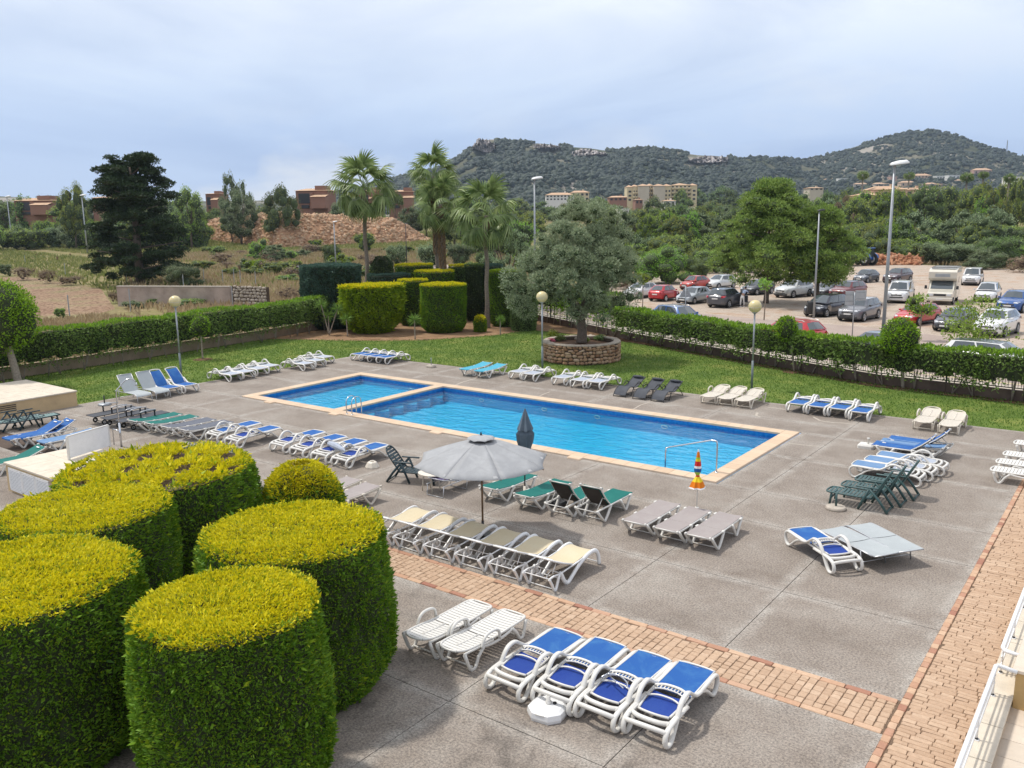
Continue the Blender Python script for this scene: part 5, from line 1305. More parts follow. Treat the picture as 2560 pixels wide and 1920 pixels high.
globe_lamp(1879, 974, 'yellowed globe lamp on a tall pole behind the off-white loungers on the right', 3.98)
# ================================================================== planting
# ---- clipped bushes
def side_profile(kind, t):
    """relative radius at relative height t"""
    if kind == 'drum': return 1.03 + .06 * math.sin(PI * t) + .03 * (1 - t) - .18 * max(0, .14 - t) / .14 - .035 * (max(0, t - .95) / .05) ** 2
    if kind == 'dome': return math.sqrt(max(0.0, 1 - max(0, (t - .45) / .56) ** 2.4)) * (1 - .12 * max(0, .2 - t) / .2)
    if kind == 'bowl': return 1.0 - .50 * max(0, (.5 - t) / .5) ** 1.8 - .02 * t
    if kind == 'barrel': return 1.0 - .30 * max(0, (.22 - t) / .22) ** 2 - .02 * t
def clipped_bush(name, c, r, h, kind, label, dens, L, W, seed, cat='bush', group=None, top='topiary_yellow', side='topiary_green', lime='topiary_lime', sq=1.0, bare=0.0, dens_s=None, yrad=None, tilt=(0, 0)):
    rng = RS(seed); t = tag(empty(name, (*c, 0)), label, cat, group); ry = yrad or r
    prof = np.array([side_profile(kind, q) for q in np.linspace(0, 1, 25)])
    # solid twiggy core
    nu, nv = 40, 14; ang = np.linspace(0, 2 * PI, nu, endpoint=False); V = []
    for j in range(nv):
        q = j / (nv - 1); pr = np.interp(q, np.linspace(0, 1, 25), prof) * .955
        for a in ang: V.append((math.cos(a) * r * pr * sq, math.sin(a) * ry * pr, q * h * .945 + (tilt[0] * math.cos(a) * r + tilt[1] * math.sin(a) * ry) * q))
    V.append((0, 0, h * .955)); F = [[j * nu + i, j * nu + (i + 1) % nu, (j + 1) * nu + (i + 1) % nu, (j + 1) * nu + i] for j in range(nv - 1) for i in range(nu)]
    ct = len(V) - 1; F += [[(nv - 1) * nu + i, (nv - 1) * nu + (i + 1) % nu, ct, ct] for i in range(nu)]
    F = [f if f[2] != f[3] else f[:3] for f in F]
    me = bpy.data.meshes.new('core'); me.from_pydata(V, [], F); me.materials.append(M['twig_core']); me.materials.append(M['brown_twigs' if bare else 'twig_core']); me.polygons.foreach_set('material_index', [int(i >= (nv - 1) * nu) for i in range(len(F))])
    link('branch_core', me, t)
    # side sprays
    per = 2 * PI * math.sqrt((r * r + ry * ry) / 2); n = int(per * h * (dens_s or dens) * 1.1)
    q = rng.rand(n) * .99; a = rng.rand(n) * 2 * PI; pr = np.interp(q, np.linspace(0, 1, 25), prof)
    wv = 1 + .024 * np.sin(a * 5 + q * 6 + seed) + .014 * np.sin(a * 15 - q * 17) + .012 * np.sin(a * 31 + q * 23) + (.035 * np.sin(a * 19 + 3 * np.sin(q * 9)) * np.sin(q * 21 + a * 5) if L > .12 else 0)
    rr = pr * wv * rng.uniform(.955, 1.005, n)
    P = np.stack([np.cos(a) * r * rr * sq, np.sin(a) * ry * rr, q * h], 1); P[:, 2] += (tilt[0] * P[:, 0] + tilt[1] * P[:, 1]) * q
    o = np.stack([np.cos(a) / r, np.sin(a) / ry, np.zeros(n)], 1); o /= np.linalg.norm(o, axis=1, keepdims=True)
    flow = np.stack([-np.sin(a), np.cos(a), np.zeros(n)], 1) * np.sin(P[:, [2]] * 3 + a[:, None] * 4) * .5
    A = o * .75 + flow + rng.normal(size=(n, 3)) * .38 + np.array([0, 0, .42])
    sc = rng.uniform(.6, 1.25, n); sc[rng.rand(n) < .02] *= 2.1
    v, f = kites(P, A, L * sc, W * sc, rng)
    P2 = P + A / np.linalg.norm(A, axis=1, keepdims=True) * L * .25; A2 = A + rng.normal(size=(n, 3)) * .7
    v2, f2 = kites(P2, A2, L * .6 * sc, W * .8 * sc, rng)
    sunlit_or_yellow = ((np.cos(a) < -.55) & (rng.rand(n) < .55)) | (rng.rand(n) < .12)  # lime leaves on the sun side put sunlight into the leaf colour
    if kind == 'dome': sunlit_or_yellow = (q + rng.normal(size=n) * .09 > .76) | (rng.rand(n) < .10)
    mi = np.where(sunlit_or_yellow, 1, 0)
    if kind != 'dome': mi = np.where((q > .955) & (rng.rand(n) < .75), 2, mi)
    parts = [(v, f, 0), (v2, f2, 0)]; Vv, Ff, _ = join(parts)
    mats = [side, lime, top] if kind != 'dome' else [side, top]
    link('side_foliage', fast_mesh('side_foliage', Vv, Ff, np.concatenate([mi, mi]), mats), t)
    # flat top
    if kind == 'dome': return t
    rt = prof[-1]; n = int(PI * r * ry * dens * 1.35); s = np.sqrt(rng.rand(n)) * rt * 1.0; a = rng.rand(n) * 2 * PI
    P = np.stack([np.cos(a) * r * s * sq, np.sin(a) * ry * s, np.full(n, h * .985)], 1); P[:, 2] += tilt[0] * P[:, 0] + tilt[1] * P[:, 1] - .045 * (np.clip((s / rt) - .90, 0, 1) / .10) ** 2
    P[:, 2] += .035 * np.sin(P[:, 0] * 4.2 + seed) * np.sin(P[:, 1] * 3.7) + .012 * np.sin(P[:, 0] * 17) * np.sin(P[:, 1] * 15)
    if bare:
        hole = (np.sin(P[:, 0] * 4.1 + seed) * np.sin(P[:, 1] * 5.3 + 1) + .6 * np.sin(P[:, 0] * 9 + P[:, 1] * 7)) > (1.05 - bare)
        P = P[~hole]; n = len(P); s = s[~hole]; a = a[~hole]
    A = np.stack([np.cos(a) * .45 * s, np.sin(a) * .45 * s, np.full(n, .55)], 1) + rng.normal(size=(n, 3)) * .5
    A += np.stack([np.sin(P[:, 1] * 3), np.cos(P[:, 0] * 3), np.zeros(n)], 1) * .35
    sc = rng.uniform(.6, 1.2, n); sc[rng.rand(n) < .02] *= (1.5 if not bare else 2.4)
    v, f = kites(P, A, L * sc, W * sc * 1.1, rng); v2, f2 = kites(P, A + rng.normal(size=(n, 3)) * .6, L * .75 * sc, W * sc, rng)
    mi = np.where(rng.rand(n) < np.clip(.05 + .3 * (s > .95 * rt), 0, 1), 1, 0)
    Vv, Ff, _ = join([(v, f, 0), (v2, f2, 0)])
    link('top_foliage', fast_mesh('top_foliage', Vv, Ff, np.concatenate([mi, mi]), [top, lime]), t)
    return t
GF = 'yellow topped clipped cypress bushes in the foreground'
def bush_at(xl, xr, yt, yb, z):
    xm = (xl + xr) / 2; a = np.array(G(xm, yt, z)); b_ = np.array(G(xm, yb, z)); c = (a + b_) / 2
    c3 = RW.T @ np.array([c[0], c[1], z - EYE]); return c, (xr - xl) * -c3[2] / FPX / 2 * .98
D1 = 1500
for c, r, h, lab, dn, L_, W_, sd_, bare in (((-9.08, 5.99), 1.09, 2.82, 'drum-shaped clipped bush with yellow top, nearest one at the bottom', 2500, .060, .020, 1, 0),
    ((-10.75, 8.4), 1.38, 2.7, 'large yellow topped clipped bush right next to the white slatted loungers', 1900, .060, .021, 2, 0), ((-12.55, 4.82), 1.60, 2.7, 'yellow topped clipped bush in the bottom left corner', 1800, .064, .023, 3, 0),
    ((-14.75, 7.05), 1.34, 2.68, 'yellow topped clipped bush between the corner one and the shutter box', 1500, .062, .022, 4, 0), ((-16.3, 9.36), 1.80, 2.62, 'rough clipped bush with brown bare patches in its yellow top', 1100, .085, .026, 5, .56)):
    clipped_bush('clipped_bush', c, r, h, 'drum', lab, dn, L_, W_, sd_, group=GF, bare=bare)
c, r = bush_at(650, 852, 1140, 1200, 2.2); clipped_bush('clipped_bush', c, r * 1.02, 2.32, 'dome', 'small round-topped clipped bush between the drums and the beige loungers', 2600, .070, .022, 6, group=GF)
GB = 'clipped bushes in the planting bed'
def bb(px, base, r, h, kind, label, seed, dens=900, top='topiary_yellow', side='topiary_green', L=.10, W=.036, lime='topiary_lime', **k):
    x, y = G(px, base); d = math.hypot(x, y); ux, uy = x / d, y / d
    return clipped_bush('clipped_bush', (x + ux * r * .8, y + uy * r * .8), r, h, kind, label, dens, L, W, seed, group=GB, top=top, side=side, lime=lime, **k)
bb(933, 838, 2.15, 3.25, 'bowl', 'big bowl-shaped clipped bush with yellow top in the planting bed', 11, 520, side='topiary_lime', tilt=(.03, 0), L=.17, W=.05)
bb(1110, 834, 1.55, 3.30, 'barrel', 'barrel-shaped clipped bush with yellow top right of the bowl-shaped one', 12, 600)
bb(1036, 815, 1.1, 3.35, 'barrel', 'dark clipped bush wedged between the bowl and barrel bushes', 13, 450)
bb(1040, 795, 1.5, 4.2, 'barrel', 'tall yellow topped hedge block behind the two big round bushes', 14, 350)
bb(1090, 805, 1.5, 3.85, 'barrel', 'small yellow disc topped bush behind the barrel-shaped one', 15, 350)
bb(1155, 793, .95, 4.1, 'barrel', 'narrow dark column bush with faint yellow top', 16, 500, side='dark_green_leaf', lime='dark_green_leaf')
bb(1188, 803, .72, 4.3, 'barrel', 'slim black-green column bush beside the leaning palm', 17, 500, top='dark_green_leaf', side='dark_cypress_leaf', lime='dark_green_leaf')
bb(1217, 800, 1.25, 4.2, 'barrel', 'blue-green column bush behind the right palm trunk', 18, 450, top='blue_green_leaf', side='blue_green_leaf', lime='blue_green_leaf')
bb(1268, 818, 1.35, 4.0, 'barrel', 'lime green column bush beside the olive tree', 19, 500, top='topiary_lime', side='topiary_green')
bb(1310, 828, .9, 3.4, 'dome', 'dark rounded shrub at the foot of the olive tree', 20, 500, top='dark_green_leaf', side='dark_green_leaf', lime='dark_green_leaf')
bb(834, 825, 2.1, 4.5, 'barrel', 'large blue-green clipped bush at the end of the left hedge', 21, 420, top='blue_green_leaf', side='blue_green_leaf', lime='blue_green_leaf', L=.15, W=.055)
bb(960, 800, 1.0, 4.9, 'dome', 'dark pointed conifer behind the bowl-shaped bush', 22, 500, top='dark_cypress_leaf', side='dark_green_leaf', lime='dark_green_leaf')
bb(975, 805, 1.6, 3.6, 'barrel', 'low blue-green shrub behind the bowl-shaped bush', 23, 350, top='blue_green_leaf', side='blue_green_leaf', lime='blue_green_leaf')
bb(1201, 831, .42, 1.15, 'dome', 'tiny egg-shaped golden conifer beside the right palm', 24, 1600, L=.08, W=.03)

# ---- fan palms
frond_cache = {}
def frond_mesh(v):
    if v in frond_cache: return frond_cache[v]
    rng = RS(70 + v); V = []; F = []
    pet, fan = 1.15, .98; n = 22
    # petiole along +X
    mb = MB(); mb.tube([(0, 0, 0), (.4, 0, .05), (pet, 0, .02)], [.022, .016, .012], 4)
    droop = .40 + .35 * v
    for k in range(n):
        a = rad(-118 + 236 * k / (n - 1)) + rng.normal() * .02
        l = fan * (1 - .30 * abs(math.sin(a / 2)) ** 1.5) * rng.uniform(.9, 1.05)
        d = Vector((math.cos(a), math.sin(a), .0)); s = Vector((-d.y, d.x, 0)); prev = []
        rows = []
        for i, (f, w) in enumerate(((0.02, .012), (.35, .052), (.62, .044), (.85, .022), (1.0, .003))):
            sag = -droop * max(0, f - .3) ** 1.6 * (1 + .5 * abs(math.sin(a))) - .12 * f * abs(math.sin(a)); pull = 1 - .10 * max(0, f - .5) * (1 + droop)
            p = Vector((pet, 0, .02)) + d * l * f * pull + Vector((0, 0, sag + .05 * math.sin(f * 3)))
            rows.append([tuple(p - s * w), tuple(p + Vector((0, 0, .012 if f < .6 else 0))), tuple(p + s * w)])
        mb.sheet(rows)
    frond_cache[v] = mb.mesh('frond', 'palm_leaf'); return frond_cache[v]
def fan_palm(px, base, top, label, crown_r, seed, lean=0.0, nf=42, boots=False, trunk_r=.17, dist=None):
    x, y = G(px[0], base); rng = RS(seed)
    t = tag(empty('fan_palm', (x, y, 0)), label, 'palm tree', 'fan palms in the planting bed')
    H = z_for(x, y, top) - crown_r * .80
    pts = [(lean * (i / 10) ** 1.5 * H * .1, 0, H * i / 10) for i in range(11)]
    pts = [(p[0] + .05 * math.sin(i * 1.7 + seed), .04 * math.cos(i * 1.3), p[2]) for i, p in enumerate(pts)]
    rr = [trunk_r * (1.35 - .45 * min(1, i / 3)) for i in range(11)]
    mb = MB(); mb.tube(smooth_pts(pts, 6), list(np.interp(np.linspace(0, 10, 61), range(11), rr) * (1 + .05 * (np.arange(61) % 2))), 12); mb.build('trunk', 'palm_bark', t, True)
    if boots:
        mb = MB()
        for k in range(150):
            f = .45 + .52 * (k / 150); p = Vector(pts[min(10, int(f * 10))]).lerp(Vector(pts[min(10, int(f * 10) + 1)]), f * 10 % 1); a = k * 2.4
            mb.box((p.x + math.cos(a) * .24, p.y + math.sin(a) * .24, p.z), (.10, .05, .28), rz=a, tilt=0)
        tag(mb.build('leaf_bases', 'dead_frond', t), kind='stuff')
    top_ = Vector(pts[-1]); sc = crown_r / 1.75
    for k in range(nf):
        f = k / (nf - 1); el = rad(72 - 118 * f ** .85) + rng.normal() * .12; az = k * 2.39996 + rng.normal() * .15
        o = link('frond', frond_mesh(0 if f < .35 else 1 if f < .7 else 2), t, tuple(top_ + Vector((0, 0, .25 - .5 * f))))
        o.rotation_euler = (rng.normal() * .25, -el, az); q = sc * rng.uniform(.88, 1.08) * (.9 if f > .8 else 1); o.scale = (q, q, q)
    mb = MB()
    for k in range(26):
        a = k * 2.4; mb.tube([tuple(top_ + Vector((0, 0, -.1 - .02 * k))), tuple(top_ + Vector((math.cos(a) * .22, math.sin(a) * .22, -.45 - .02 * k)))], .02, 4)
    mb.build('dead_leaf_skirt', 'dead_frond', t)
    return t
fan_palm((922,), 793, 405, 'fan palm on the left with a wide drooping crown above the bowl-shaped bush', 2.55, 1, nf=29)
fan_palm((1112,), 797, 452, 'front palm of the close pair with shaggy bark below its crown', 2.15, 2, lean=-.2, boots=True, nf=28)
fan_palm((1098,), 790, 385, 'rear taller palm of the close pair in the middle', 2.1, 3, lean=-.2, boots=True, nf=26)
fan_palm((1219,), 820, 470, 'right fan palm rising beside the olive tree, grey trunk visible to the ground', 2.3, 4, nf=29, trunk_r=.16)
# ---- yuccas and small spiky plants
def spiky(px, base, h, label, heads, seed, hr=.55):
    x, y = G(px, base); rng = RS(seed); t = tag(empty('yucca', (x, y, 0)), label, 'yucca', 'yuccas along the bed edge')
    for hx, hy, hz in heads:
        mb = MB(); mb.tube(smooth_pts([(0, 0, 0), (hx * .45, hy * .45, hz * .45), (hx, hy, hz)], 3), [.05, .045, .045, .04, .04, .04, .035], 7); mb.build('stem', 'pale_bark', t, True)
        n = 90; d = sph(n, rng); d[:, 2] = d[:, 2] * .75 + .2; P = np.tile(np.array([hx, hy, hz]), (n, 1)); v, f = kites(P, d, hr * rng.uniform(.75, 1.1, n), .045, rng)
        link('leaf_rosette', fast_mesh('leaf_rosette', v, f, None, ['yucca_leaf']), t)
spiky(823, 838, 2, 'branched yucca in front of the blue-green bush, three heads', [(-.35, -.25, 2.05), (.55, .35, 1.75), (-.1, .1, 1.3)], 1, .6)
spiky(869, 841, 1, 'single-stemmed yucca at the left of the bowl-shaped bush', [(-.05, 0, 1.15)], 2, .62)
spiky(1038, 848, 1, 'yucca between the bowl-shaped and barrel-shaped bushes', [(-.02, 0, 1.25)], 3, .62)
spiky(1251, 838, 1, 'small bright yucca right of the tiny golden conifer', [(0, 0, 1.05)], 4, .45)

# ---- hedges
def hedge(name, pts, h, th, label, leaf, seed, dens, lift=.45, base=.15, L=.12, W=.055, off=0.0, thin=.0, stems=1.1, wob=.06):
    rng = RS(seed); t = tag(empty(name, (0, 0, 0)), label, 'hedge')
    P_all = []; A_all = []; stem_parts = []; core = []; topm = []
    for i, (a, c) in enumerate(zip(pts, pts[1:])):
        a = np.array(a); c = np.array(c); Ls = np.linalg.norm(c - a); u = (c - a) / Ls; nrm = np.array([-u[1], u[0]])
        n = int(Ls * (2 * h + th) * dens)
        s = rng.rand(n) * Ls; k = rng.rand(n) * (2 * h + th)
        side = np.where(k < h, -1, np.where(k < 2 * h, 1, 0)); hh = np.where(k < h, k, np.where(k < 2 * h, k - h, h)); lat = np.where(side == 0, (k - 2 * h) - th / 2, side * th / 2)
        lat = lat * (1 + rng.normal(size=n) * .12); lat += .10 * np.sin(s * 1.9 + seed) * (side != 0)
        low = lift + .28 * np.sin(s * 2.3 + seed) + .22 * np.sin(s * 5.1) + rng.normal(size=n) * .12
        keep = (hh > low) | (rng.rand(n) < .05); 
        keep &= (hh > .5) | (rng.rand(n) < .55)
        if thin: keep &= rng.rand(n) > thin * (np.sin(s * 1.7 + 1) > .2) * (hh < h * .75)
        s, hh, lat, side = s[keep], hh[keep], lat[keep], side[keep]; n = len(s)
        ripple = wob * np.sin(s * .9 + i) + wob * .6 * np.sin(s * 3.7)
        P = np.stack([a[0] + u[0] * s + nrm[0] * lat, a[1] + u[1] * s + nrm[1] * lat, base + hh + ripple * (hh / h) + rng.normal(size=n) * .035], 1)
        A = np.stack([nrm[0] * side, nrm[1] * side, np.where(side == 0, 1.0, .15)], 1) + rng.normal(size=(n, 3)) * .65
        P_all.append(P); A_all.append(A); topm.append(side == 0)
        mb = MB(); m_ = max(1, int(Ls / stems))
        for q in range(m_):
            s0 = (q + rng.uniform(.2, .8)) * Ls / m_; p = a + u * s0 - nrm * (th * .15)
            for b_ in range(rng.randint(1, 4)):
                e = p + u * rng.normal() * .25 + nrm * rng.normal() * .12
                mb.tube([(p[0], p[1], 0), ((p[0] + e[0]) / 2, (p[1] + e[1]) / 2, .35), (e[0], e[1], lift + base + .6)], [.035, .026, .016], 5)
            mb_ = mb
        stem_parts.append(mb)
        cb = MB(); ns = max(2, int(Ls / .5))
        for q in range(ns):
            s0 = (q + .5) * Ls / ns; p = a + u * s0; z0 = base + lift + .50 + .1 * math.sin(q * 2.1); cb.box((p[0], p[1], (z0 + base + h - .12) / 2), (Ls / ns + .02, th * .42, base + h - .12 - z0), rz=math.atan2(u[1], u[0]))
        core.append(cb)
    P = np.concatenate(P_all); A = np.concatenate(A_all); top = np.concatenate(topm); n = len(P)
    sc = rng.uniform(.6, 1.3, n)
    v, f = kites(P, A, L * sc, W * sc, rng)
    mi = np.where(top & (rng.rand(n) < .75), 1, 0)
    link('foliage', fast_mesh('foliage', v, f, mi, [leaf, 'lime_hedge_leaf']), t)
    sm = MB()
    for m_ in stem_parts: sm.add(m_.v, m_.f)
    tag(sm.build('stems', 'pale_bark', t, True), kind='stuff')
    cm = MB()
    for m_ in core: cm.add(m_.v, m_.f)
    cm.build('branch_core', 'twig_core', t)
    return t
HL = offset_line(WALL_L, -.75)
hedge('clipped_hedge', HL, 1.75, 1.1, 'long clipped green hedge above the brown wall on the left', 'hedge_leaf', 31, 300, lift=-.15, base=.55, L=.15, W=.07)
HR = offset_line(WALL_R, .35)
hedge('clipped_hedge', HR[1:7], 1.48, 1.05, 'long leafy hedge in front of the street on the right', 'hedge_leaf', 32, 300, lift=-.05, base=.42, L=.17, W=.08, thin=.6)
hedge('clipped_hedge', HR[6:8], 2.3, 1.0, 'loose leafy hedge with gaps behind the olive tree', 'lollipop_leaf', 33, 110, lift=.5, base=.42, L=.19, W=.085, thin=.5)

# ---- lawn blades and meadow tufts
def in_poly(x, y, poly):
    c = np.zeros(len(x), bool); p = poly
    for (x1, y1), (x2, y2) in zip(p, p[1:] + p[:1]):
        if y1 == y2: continue
        k = ((y1 > y) != (y2 > y)) & (x < (x2 - x1) * (y - y1) / (y2 - y1) + x1); c ^= k
    return c
rng = RS(41); n = 190000
X = rng.uniform(-47, 2, n); Y = rng.uniform(14, 49, n); k = in_poly(X, Y, LAWN); X, Y = X[k], Y[k]; n = len(X)
P = np.stack([X, Y, np.full(n, -.015)], 1); A = np.stack([rng.normal(size=n) * .5, rng.normal(size=n) * .5, np.ones(n)], 1)
v, f = kites(P, A, rng.uniform(.05, .11, n), .035, rng); tag(link('lawn_grass', fast_mesh('lawn_grass', v, f, None, ['lawn_blade'])), 'short bright green grass of the lawn round the pool', 'grass', kind='stuff')
def tufts(name, n, fn, hl, w, mat, label, seed, zf=None):
    rng = RS(seed); X, Y = fn(rng, n); n = len(X); Z = terrain(X, Y) - .05
    rep = 3; X = np.repeat(X, rep) + rng.normal(size=n * rep) * .12; Y = np.repeat(Y, rep) + rng.normal(size=n * rep) * .12; Z = np.repeat(Z, rep); n *= rep
    P = np.stack([X, Y, Z], 1); A = np.stack([rng.normal(size=n) * .35, rng.normal(size=n) * .35, np.ones(n)], 1)
    v, f = kites(P, A, rng.uniform(hl[0], hl[1], n), w, rng); tag(link(name, fast_mesh(name, v, f, None, [mat])), label, 'grass', kind='stuff')
def clear(X, Y):
    """keep plants off roads, field and car park"""
    k = np.ones(len(X), bool)
    for o in ('country_road', 'parking_lot', 'street', 'pavement', 'ploughed_field'):
        me = bpy.data.objects[o].data
        for p in me.polygons: k &= ~in_poly(X, Y, [(me.vertices[i].co.x, me.vertices[i].co.y) for i in p.vertices])
    for wl in (WALL_L, WALL_R):
        pass
    return k
def polar_fn(px0, px1, d0, d1, pw=.5):
    def fn(rng, n):
        a0, a1 = az_of(px0), az_of(px1); a = rng.uniform(a0, a1, n); d = d0 + (d1 - d0) * rng.rand(n) ** pw
        X, Y = d * np.cos(a), d * np.sin(a); k = clear(X, Y); return X[k], Y[k]
    return fn
def strip_fn(pts, w0, w1):
    def fn(rng, n):
        o = []; 
        for a, c in zip(pts, pts[1:]):
            a = np.array(a); c = np.array(c); L = np.linalg.norm(c - a); m = int(n * L / 40); s = rng.rand(m)[:, None]; u = (c - a) / L; nr = np.array([-u[1], u[0]]); o.append(a + (c - a) * s + nr * rng.uniform(w0, w1, m)[:, None])
        o = np.concatenate(o); return o[:, 0], o[:, 1]
    return fn
tufts('meadow_grass', 40000, polar_fn(-150, 1330, 82, 330), (.35, .8), .22, 'meadow_blade', 'rough green and straw coloured meadow on the left', 51)
tufts('dry_grass', 20000, polar_fn(300, 1330, 70, 210), (.5, 1.0), .16, 'dry_blade', 'dry straw grass in the waste ground behind the palms', 52)
tufts('verge_grass', 9000, strip_fn(WALL_L[:5], 1.8, 24), (.2, .6), .10, 'dry_blade', 'dry grass verge beyond the left hedge', 53)
tufts('verge_grass', 5000, lambda r, n: ((lambda q: (q[0], q[1]))(polar_fn(400, 1300, 62, 95)(r, n))), (.3, .9), .12, 'dry_blade', 'tall dry grass beyond the planting bed', 54)
tufts('scrub_grass', 9000, polar_fn(2050, 2700, 138, 200), (.3, .9), .22, 'dry_blade', 'dry grass at the back of the car park', 55)

# ---- trees
def trunk_mesh(name, h, r, mat, seed, fork=3, spread=.5, z1=.55):
    rng = RS(seed); mb = MB()
    mb.tube([(0, 0, 0), (.03 * h, .01 * h, h * .25), (.0, .0, h * z1)], [r * 1.3, r, r * .8], 9)
    for k in range(fork):
        a = 2 * PI * k / fork + rng.rand(); e = (math.cos(a) * spread * h * .5, math.sin(a) * spread * h * .5, h * rng.uniform(.75, .9))
        mb.tube(smooth_pts([(0, 0, h * z1 * .95), (e[0] * .4, e[1] * .4, h * (z1 + .1)), e], 3), [r * .75, r * .65, r * .55, r * .5, r * .4, r * .3, r * .15], 6)
    return mb.mesh(name, mat, True)
def clumps_for(kind, seed):
    rng = RS(seed); c = []
    if kind in ('pine', 'bright', 'darkpine'):
        for k in range(26):
            d = sph(1, rng)[0]; q = rng.uniform(.25, .36); z = .60 + d[2] * .30; w = (1 - .25 * max(0, (z - .55) / .45)); c.append((d[0] * q * w, d[1] * q * w, z, rng.uniform(.09, .16), rng.uniform(.09, .16), rng.uniform(.10, .16)))
        for k in range(6): a = rng.rand() * 2 * PI; c.append((math.cos(a) * .3, math.sin(a) * .3, rng.uniform(.28, .42), .13, .13, .09))
    elif kind == 'olive':
        for k in range(34):
            d = sph(1, rng)[0]; q = rng.uniform(.26, .40); c.append((d[0] * q, d[1] * q, .56 + d[2] * .36, rng.uniform(.08, .15), rng.uniform(.08, .15), rng.uniform(.07, .13)))
    elif kind == 'bush':
        for k in range(24):
            a = rng.rand() * 2 * PI; q = rng.rand() ** .5 * .36; z = rng.uniform(.15, .80) * (1 - q); c.append((math.cos(a) * q, math.sin(a) * q, z, rng.uniform(.13, .2), rng.uniform(.13, .2), rng.uniform(.12, .2)))
    elif kind == 'sparse':
        for k in range(16):
            d = sph(1, rng)[0]; q = rng.uniform(.2, .38); c.append((d[0] * q, d[1] * q, .62 + d[2] * .33, rng.uniform(.06, .11), rng.uniform(.06, .11), rng.uniform(.05, .09)))
    elif kind == 'umbrella':
        for k in range(22):
            a = rng.rand() * 2 * PI; q = rng.rand() ** .5 * .40; c.append((math.cos(a) * q, math.sin(a) * q, .78 + rng.normal() * .04 - q * .15, rng.uniform(.1, .15), rng.uniform(.1, .15), .075))
    return c
LEAF = dict(pine='pine_leaf', bright='bright_leaf', darkpine='dark_green_leaf', olive='grey_green_leaf', bush='bright_leaf', sparse='dry_shrub_leaf', umbrella='dark_green_leaf', greybush='grey_green_leaf', darkbush='dark_green_leaf', pinebush='pine_leaf', drybush='dry_shrub_leaf', yellowbush='topiary_lime')
tree_cache = {}
def tree_mesh(kind, v, n=2600):
    k = (kind, v, n)
    if k not in tree_cache:
        geo = 'bush' if kind.endswith('bush') else kind
        s = .030 * math.sqrt(2600 / n)
        core = .62 if kind not in ('sparse', 'drybush') else .3
        cr_ = crown('crown', clumps_for(geo, 100 + v * 7), n, s * 1.25, s * .62, [LEAF[kind], 'green_core' if core > .5 else 'brown_twigs'], 200 + v, core)
        tr_ = None if geo == 'bush' else trunk_mesh('trunk', 1.0, .022, 'bark', 300 + v, 4, .5, .42)
        tree_cache[k] = (cr_, tr_)
    return tree_cache[k]
def tree(kind, x, y, h, w, label, group=None, v=0, name=None, n=2600, z=None, rz=None):
    cm, tm = tree_mesh(kind, v, n); rng = RS(int(abs(x * 13 + y * 7)) % 9999)
    nm = name or ('shrub' if tm is None else 'tree')
    t = tag(empty(nm, (x, y, float(terrain(x, y)) - .05 if z is None else z), rng.rand() * 6.3 if rz is None else rz), label, 'shrub' if tm is None else 'tree', group)
    o = link('crown', cm, t); o.scale = (w, w, h)
    if tm: o = link('trunk', tm, t); o.scale = (w, w, h)
    return t
def tree_px(kind, px, d, ytop, wpx, label, group=None, v=0, n=2600, base=None, name=None):
    """px: picture column, d: distance, ytop: picture row of its top, wpx: width in picture"""
    x, y = at(px, d) if base is None else G(px, base)
    if base is not None: d = math.hypot(x, y)
    z0 = float(terrain(x, y)) - .05; h = z_for(x, y, ytop) - z0; c = -(RW.T @ np.array([x, y, z0 + h / 2 - EYE]))[2]; w = wpx * c / FPX
    return tree(kind, x, y, h, w, label, group, v, name, n)

# olive in the round stone planter
ox, oy, PR, PH = -24.75, 39.25, 2.12, 1.05
t = tag(empty('olive_tree', (ox, oy, .92)), 'broad grey-green olive tree growing in the round stone planter', 'tree')
rng = RS(61); cl_ = []
Hh = z_for(ox, oy, 482) - .92
for k in range(230):
    d = sph(1, rng)[0]; q = rng.uniform(.5, 1.05); z = .53 + d[2] * .40 * q; wz = 1 - .12 * max(0, (z - .55) / .4); s_ = rng.uniform(.25, .60)
    cl_.append((d[0] * 3.0 * q * wz, d[1] * 3.0 * q * wz, z * Hh, s_, s_, s_ * .8))
RX = Vector(RW[0:3, 0]); rx_, ry_ = RW[0, 0], RW[1, 0]           # picture-right direction on the ground
for q, zz_, s in ((-3.2, 2.9, .8), (-3.7, 3.6, .7), (-3.4, 2.2, .7), (-2.8, 4.4, .7), (2.6, 2.4, .6), (2.3, 4.6, .6), (-3.9, 3.0, .5), (-3.0, 1.8, .6)): cl_.append((rx_ * q, ry_ * q, zz_, s, s, s * .8))
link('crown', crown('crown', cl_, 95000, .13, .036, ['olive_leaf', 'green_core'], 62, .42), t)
mb = MB(); mb.tube(smooth_pts([(0, 0, 0), (.02, .03, .6), (-.05, 0, 1.3), (.0, .0, 2.0)], 4), list(np.linspace(.30, .17, 13)), 10)
for k in range(7):
    a = k * .9; e = (math.cos(a) * 1.9, math.sin(a) * 1.9, 3.4 + (k % 3) * .9); mb.tube(smooth_pts([(0, 0, 1.6), (e[0] * .4, e[1] * .4, 2.4), e], 3), list(np.linspace(.13, .03, 7)), 6)
mb.build('trunk', 'bark', t, True)
